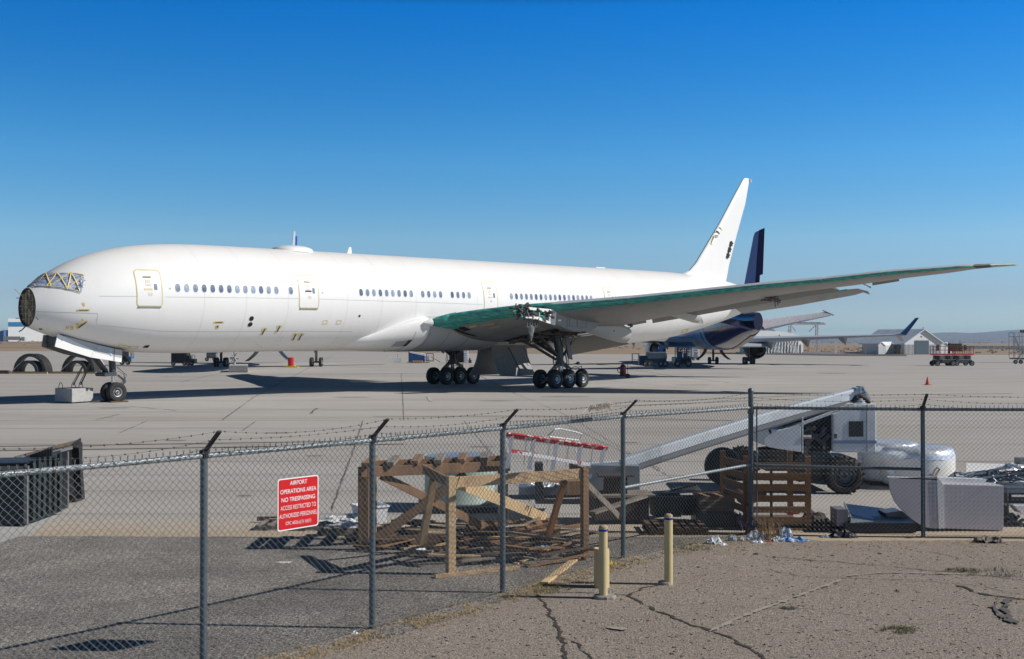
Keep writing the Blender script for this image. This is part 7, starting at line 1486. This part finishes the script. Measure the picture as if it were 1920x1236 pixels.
# cable heap and metal rack at the right edge
t = thing('cable_heap', 'tangled heap of blue-grey cable and metal strips at the right edge', 'cables', tuple(G(1880, 1000))); CB = mat('blue_cable', (.10, .14, .17), .35, metal=.5, var=.5, scale=9); random.seed(31)
m = MB()
for i in range(46):
    u = random.uniform(1830, 1975); v = random.uniform(887, 908) - (u - 1830) * .05; c = Q(u, v, random.uniform(20.2, 21.4)); R_ = random.uniform(.06, .22); pp = [c + V((R_ * 1.5 * cos(a * .7 + i) + .04 * a * (1 if i % 2 else -1), R_ * .8 * sin(a * .7), .05 * sin(a * 1.3 + i))) for a in range(9)]
    m.tube(pp, random.uniform(.006, .014), 5)
m.build('cable', CB, t)
for (a, b, w_) in [((1775, 899), (1890, 876), .06), ((1800, 903), (1925, 884), .05), ((1860, 912), (1960, 903), .12), ((1880, 922), (1965, 922), .10)]: m = MB(); m.bar(Q(*a, 20.4), Q(*b, 20.9), .10, w_ * .4); m.build('metal_strip', BM, t)
rag('foil_sheet', 'silver-blue foil on top of the cable heap at the right edge', Q(1905, 881, 21), .3, .2, .14, FOIL, seed=33)
t = thing('metal_rack', 'dark metal rack of boxes below the cable heap at the right edge', 'rack', tuple(G(1900, 1005)))
for (u0, u1, v0, v1, mt) in [(1887, 1990, 915, 925, BM), (1888, 1892, 925, 1003, DARKM), (1897, 1990, 928, 932, SIGNW), (1886, 1990, 944, 948, GALV), (1890, 1990, 990, 1003, BLACKP), (1893, 1990, 932, 943, BLACKM)]:
    a, b = Q(u0, v0, 19.9), Q(u1, v1, 19.9); m = MB(); m.box(a.x, 19.9, max(0, b.z), b.x, 20.7, a.z); m.build('shelf' if v1 - v0 < 20 else 'post', mt, t)
m = MB(); m.prism([Q(u, v, 19.8) for u, v in [(1902, 948), (1960, 948), (1960, 964), (1916, 963)]], (0, .3, 0)); tag(m.build('white_tray', SIGNW), 'white tray edge lying in the dark rack at the right edge', 'tray')
m = MB()
for i in range(16): a = Q(random.uniform(1886, 1925), random.uniform(955, 995), 19.85); m.bar(a, a + V([random.uniform(-.2, .2), random.uniform(0, .2), random.uniform(-.15, .15)]), .03, .05)
m.build('scrap_piece', RUBB, t)
# ------------------------------------------------------------------ dumpsters at the left edge
DG = mat('dumpster_green_black', (.014, .024, .026), .5, var=.3, scale=3, col2=(.05, .055, .055), c2pos=.64, c2w=.08, s2=3); DP2 = mat('dusty_grey_paint', (.15, .155, .16), .6, var=.2, scale=4)
def slabpoly(m, pts, off): m.prism(pts, off)
t = thing('dumpster', 'near dark green dumpster at the left edge with ribbed black side', 'dumpster', tuple(G(30, 988))); A_ = G(50, 988); 
m = MB(); x1 = A_.x; m.prism([V((x1 - 1.8, 19.85, .05)), V((x1, 19.85, .05)), V((x1 + .02, 19.85, 1.05)), V((x1 - 1.8, 19.85, 1.05))], (.02, 1.5, 0)); m.build('body', DG, t)
m = MB(); m.box(x1 - 1.82, 19.80, 1.0, x1 + .04, 19.86, 1.07); m.box(x1 - .03, 19.80, .05, x1 + .03, 19.86, 1.05); m.build('edge_trim', DP2, t)
for i in range(6): j_ = random.uniform(-.03, .03); m = MB(); m.bar((x1 + .045, 20.0 + i * .23 + j_, .1), (x1 + .05 + j_, 20.0 + i * .23 - j_ * 2, 1.08 + random.uniform(0, .09)), .10, .05, up=(1, 0, 0)); m.build('side_rib', random.choice([BLACKP, DG]), t)
m = MB(); m.prism([V((x1 - 1.85, 19.8, 1.06)), V((x1 + .02, 19.8, 1.10)), V((x1 + .02, 19.8, 1.13)), V((x1 - 1.85, 19.8, 1.10))], (-.12, 1.6, -.06)); m.build('lid', BLACKP, t)
t = thing('dumpster', 'second dumpster behind, open, with rust-streaked inside and grey side panels', 'dumpster', tuple(G(100, 965))); D2 = 21.6
m = MB(); pts = [Q(30, 862, D2), Q(90, 853, D2), Q(90, 948, D2), Q(30, 960, D2)]; m.prism(pts, (.05, 1.6, .10)); m.build('body', BLACKP, t)
for i in range(8): u = 58 + i * 5.4; m = MB(); a, b = Q(u, 852.5, D2 - .2), Q(u + 2.6, 951, D2 - .2); m.box(a.x, D2 - .25, max(.1, b.z), b.x, D2 - .19, a.z + .02 * i); m.build('side_rib', BLACKP if i % 3 else DG, t)
m = MB(); m.prism([Q(96, 853, D2 + .1), Q(111, 851, D2 + .1), Q(112, 947, D2 + .1), Q(104, 955, D2 + .1)], (0, .06, 0)); m.build('side_panel', mat('bleached_panel', (.30, .30, .29), .7, var=.15), t); m = MB(); m.prism([Q(112, 850, D2 + .3), Q(127, 847, D2 + .3), Q(127, 953, D2 + .3), Q(112, 955, D2 + .3)], (0, .06, 0)); m.build('side_panel', DP2, t)
m = MB(); m.prism([Q(48, 850, 22.3), Q(140, 828, 23.0), Q(141, 838, 23.0), Q(92, 849, 22.6), Q(50, 857, 22.3)], (0, .05, 0)); m.build('inner_wall', mat('rust_panel', (.13, .085, .055), .8, var=.5, scale=5), t); m = MB(); m.bar(Q(28, 858, 22.2), Q(146, 826.5, 23.1), .06, .035); m.bar(Q(92, 850, 22), Q(134, 839, 22.4), .08, .06); m.build('rim', DP2, t)
m = MB(); m.prism([Q(136, 833, 22.8), Q(148.5, 822, 23.1), Q(151, 870, 23.1), Q(156, 937, 23.1), Q(142, 938, 22.9), Q(132, 925, 22.6), Q(128, 850, 22.6)], (0, .10, 0)); m.build('hanging_lid', BLACKP, t); 
for u in (138, 143, 148): m = MB(); m.bar(Q(u - 2, 838, 22.7), Q(u + 4, 934, 22.85), .05, .05, up=(1, 0, 0)); m.build('lid_rib', BLACKP, t)
m = MB(); m.prism([Q(128, 905, 22.8), Q(138, 905, 22.8), Q(137, 935, 22.8), Q(128, 948, 22.8)], (0, .2, 0)); m.build('foot', mat('rust_brown', (.10, .06, .045), .8), t)
# ------------------------------------------------------------------ litter, weeds, rags, grass
random.seed(77)
for i, (u, v, sx, sy, sz, mt, nm, lb) in enumerate([(1339, 1020, .13, .08, .16, PLW, 'paper_scrap', 'bright white paper scrap, leftmost of the litter along the fence foot'), (1352, 1023, .10, .05, .05, PLW, 'paper_scrap', 'small torn white scrap at the foot of the leftmost paper'), (1373, 1014, .07, .05, .12, PLG, 'plastic_cup', 'crushed clear plastic cup among the litter'),
        (1395, 1014, .10, .06, .09, mat('off_white', (.55, .52, .48), .7), 'foam_piece', 'off-white foam piece left of the grey bag'), (1418, 1013, .17, .10, .20, PLG, 'plastic_bag', 'translucent grey plastic bag under the tall capped post'), (1419, 1019, .11, .05, .07, FOIL, 'foil_wrapper', 'silver wrapper in front of the grey bag'),
        (1441, 1017, .06, .03, .03, RED, 'red_wrapper', 'dark red wrapper between grey bag and blue bags'), (1455, 1016, .09, .06, .10, PLW, 'plastic_bottle', 'pale crushed bottle left of the blue bags'), (1470, 1006, .14, .09, .20, PLB, 'plastic_bag', 'blue and white plastic bag standing against the fence'), (1487, 1016, .24, .09, .12, PLB, 'plastic_bag', 'bright blue plastic bag lying flat, rightmost of the litter'),
        (1547, 1008, .10, .05, .06, PLG, 'striped_cup', 'pale cup lying left of the black sheet'), (1852, 1018, .24, .12, .14, mat('dry_tumbleweed', (.20, .17, .14), .9), 'tumbleweed', 'grey dry tumbleweed at the foot of the right fence'), (1417, 1041, .045, .03, .035, BLACKM, 'tar_lump', 'black lump on the dirt below the litter'), (1396, 1033, .05, .03, .02, DARKM, 'tar_lump', 'small dark lump just left of the black one'),
        (1095, 1167, .02, .015, .02, BLACKM, 'pebble', 'tiny black pebble near the bottom, right of the wide crack'), (664, 1190, .035, .03, .06, PLW, 'paper_scrap', 'small white scrap at the foot of the left fence post near the bottom edge'), (1148, 1060, .06, .05, .06, mat('yellow_wrapper', (.65, .52, .08), .5), 'yellow_wrapper', 'yellow wrapper right of the fat bollard')]):
    rag(nm, lb, G(u, v), sx, sy, sz, mt, seed=40 + i, cat=nm.replace('_', ' '))
t = V((0, 0, 0)); m = MB(); q = G(1408, 1012); 
for i in range(30): a = q + V((random.uniform(-.2, .1), random.uniform(.05, .2), random.uniform(.05, .35))); m.add([a, a + V((.06, 0, .03)), a + V((.03, .02, .09))], [(0, 1, 2)])
tag(m.build('dark_rag', mat('navy_rag', (.02, .03, .07), .8)), 'dark navy rag caught in the fence above the grey bag', 'rag')
def tuft(m, p, n, h, spread, mi=0, lean=.6):
    for _ in range(n):
        b = p + V((random.uniform(-spread, spread), random.uniform(-spread, spread), .01)); a = random.uniform(0, 6.28); hh_ = h * random.uniform(.4, 1); d_ = V((cos(a), sin(a), 0)) * hh_ * lean * random.uniform(.2, 1.4); w_ = V((-sin(a), cos(a), 0)) * .003
        mid = b + d_ * .4 + V((0, 0, hh_ * .7)); tip = b + d_ + V((0, 0, hh_ * .9)); m.add([b - w_, b + w_, mid + w_ * .8, mid - w_ * .8, tip], [(0, 1, 2, 3), (3, 2, 4)], mi)
DRY = mat('dry_grass', (.40, .29, .14), .9, var=.4, scale=12); GRN = mat('weed_green', (.15, .15, .075), .9, var=.4, scale=15); GGR = mat('grey_green_weed', (.21, .22, .16), .9, var=.4, scale=15)
m = MB()
for a, b in zip(FP[1:], FP[2:]):
    L = (b - a).length; n = int(L * (420 if b.y < 17 else 160))
    for i in range(n):
        p = a + (b - a) * random.random() + V((.16, -.13, 0)) * random.gauss(1.15, .75)
        if noise.noise(p * 1.7) + .35 * noise.noise(p * 6) > -.08: tuft(m, p, 2, .035, .035, lean=2.8)
for i in range(260):
    p = G(random.uniform(1240, 1470), random.uniform(1014, 1042))
    if noise.noise(p * 2) > -.05: tuft(m, p, 2, .05, .04, lean=2.6)
for i in range(160): p = G(random.uniform(1480, 1920), random.uniform(1016, 1026)); tuft(m, p, 2, .05, .05, lean=2.5)
tag(m.build('dry_grass', DRY), 'thin dry straw-coloured grass strewn along the foot of the fence', 'grass', kind='stuff')
m = MB()
for i in range(50): p = G(1438 + random.gauss(0, 14), 1012 + random.gauss(0, 3)); tuft(m, p, 4, .42, .03, lean=.5)
tag(m.build('dead_weed', mat('dead_stalk', (.24, .17, .09), .9, var=.4)), 'dead brown weed stalks standing before the slatted crate', 'weed')
def weed(name, label, u, v, r, n, h, mt, lean=1.4):
    m = MB(); p = G(u, v)
    for i in range(n): a = random.uniform(0, 6.28); q = p + V((cos(a) * r * random.random() ** .6 * 1.4, sin(a) * r * random.random() ** .6, 0)); tuft(m, q, 5, h, .02, lean=lean)
    tag(m.build(name, mt), label, 'weed')
weed('weed', 'low green weed mat left of the bollards by the fence', 1020, 1106, .26, 120, .03, GRN, 2.2); weed('weed', 'low olive weed patch just right of the right bollard', 1295, 1028, .30, 90, .04, GRN, 2.2); weed('weed', 'sprawling grey-green weed at the right edge on the crack', 1872, 1077, .30, 38, .09, GGR, 1.6); weed('weed', 'small olive weed on the crack left of the grey-green one', 1802, 1071, .14, 50, .05, GRN)
weed('weed', 'small green weed plant near the bottom edge right of centre', 1686, 1185, .16, 45, .06, GRN, 1.8); weed('weed', 'small grey weed at the left end of the thin crack near the bottom', 1480, 1143, .07, 40, .04, GGR)
m = MB()   # stones and chips scattered over lot and yard
for i in range(1500):
    u = random.uniform(700, 2000); v = 1022 + 215 * random.random() ** 1.2
    p = G(u, v)
    if p.x < FP[2].x + (p.y - 11) * .78 + .35: continue
    s_ = random.uniform(.003, .010) * (1.6 if random.random() < .06 else 1); m.obox(p + V((0, 0, s_ * .5 + .01)), V((s_, s_ * random.uniform(-.5, .5), 0)), V((-s_ * .4, s_, 0)), V((0, s_ * .2, s_ * .5)))
tag(m.build('gravel', mat('loose_gravel', (.24, .19, .15), .9, var=.5, scale=30)), 'loose chips and grit scattered over the dirt lot', 'gravel', kind='stuff')
# rag caught on the barbed wire
m = MB(); A_, B_ = FP[4] + V((.19, -.15, 2.37)), FP[5] + V((.19, -.15, 2.37)); random.seed(5)
def wirept(u): r = ray(u, 760); d = B_ - A_; k = (A_.x * r.y - A_.y * r.x) / (d.y * r.x - d.x * r.y); return A_ + d * k - V((0, 0, .05))
for i in range(2600):
    f = .5 + .5 * math.copysign(abs(random.uniform(-1, 1)) ** 1.3, random.uniform(-1, 1)); u = 1104 + 40 * f; c = wirept(u) + V((0, 0, random.gauss(-.008, .019) - .01 * sin(f * 6))); s_ = random.uniform(.006, .017)
    m.add([c + V([random.uniform(-s_, s_) for _ in range(3)]) for _ in range(3)], [(0, 1, 2)])
for i in range(60):
    u = 1060 + 40 * random.random(); c = wirept(u) + V((0, 0, random.gauss(-.005, .008))); s_ = .014; m.add([c + V([random.uniform(-s_, s_) for _ in range(3)]) for _ in range(3)], [(0, 1, 2)])
m.tube([wirept(1104), wirept(1098) - V((0, 0, .03)), wirept(1091) - V((0, 0, .07)), wirept(1088) - V((0, 0, .12))], .004, 5)
tag(m.build('torn_rag', mat('dusty_rag', (.55, .49, .43), .9, var=.25, scale=30)), 'torn off-white rag snagged on the top barbed wire', 'rag')
# yellow bits, thin loose cables on the ground behind the fence
def cable(lb, pts, r, mt): m = MB(); m.tube([G(u, v) + V((0, 0, .03)) for u, v in pts], r, 5); tag(m.build('cable', mt), lb, 'cable')
cable('thin black cable lying on the ground below the pale trestle', [(905, 1064), (960, 1048), (1010, 1030), (1080, 1006), (1160, 1001), (1260, 1004), (1340, 1006)], .008, BLACKM); cable('dark cable curving on the asphalt left of the second fence post', [(400, 1010), (640, 1014), (700, 1020)], .004, DARKM)
# ------------------------------------------------------------------ air
m = MB(); m.box(-9500, -40, -8, 9500, 11500, 135); hz = m.build('haze', mat('haze', (1, 1, 1))); hz['kind'] = 'stuff'; hz['label'] = 'thin bluish desert haze'; hz['category'] = 'haze'
hm = bpy.data.materials.new('haze_air'); hm.use_nodes = True; hm.node_tree.nodes.clear(); ou = hm.node_tree.nodes.new('ShaderNodeOutputMaterial'); pv = hm.node_tree.nodes.new('ShaderNodeVolumePrincipled')
pv.inputs['Color'].default_value = (.55, .76, .98, 1); pv.inputs['Density'].default_value = HAZE_D; pv.inputs['Anisotropy'].default_value = .2; hm.node_tree.links.new(pv.outputs[0], ou.inputs['Volume']); hz.data.materials.clear(); hz.data.materials.append(hm)
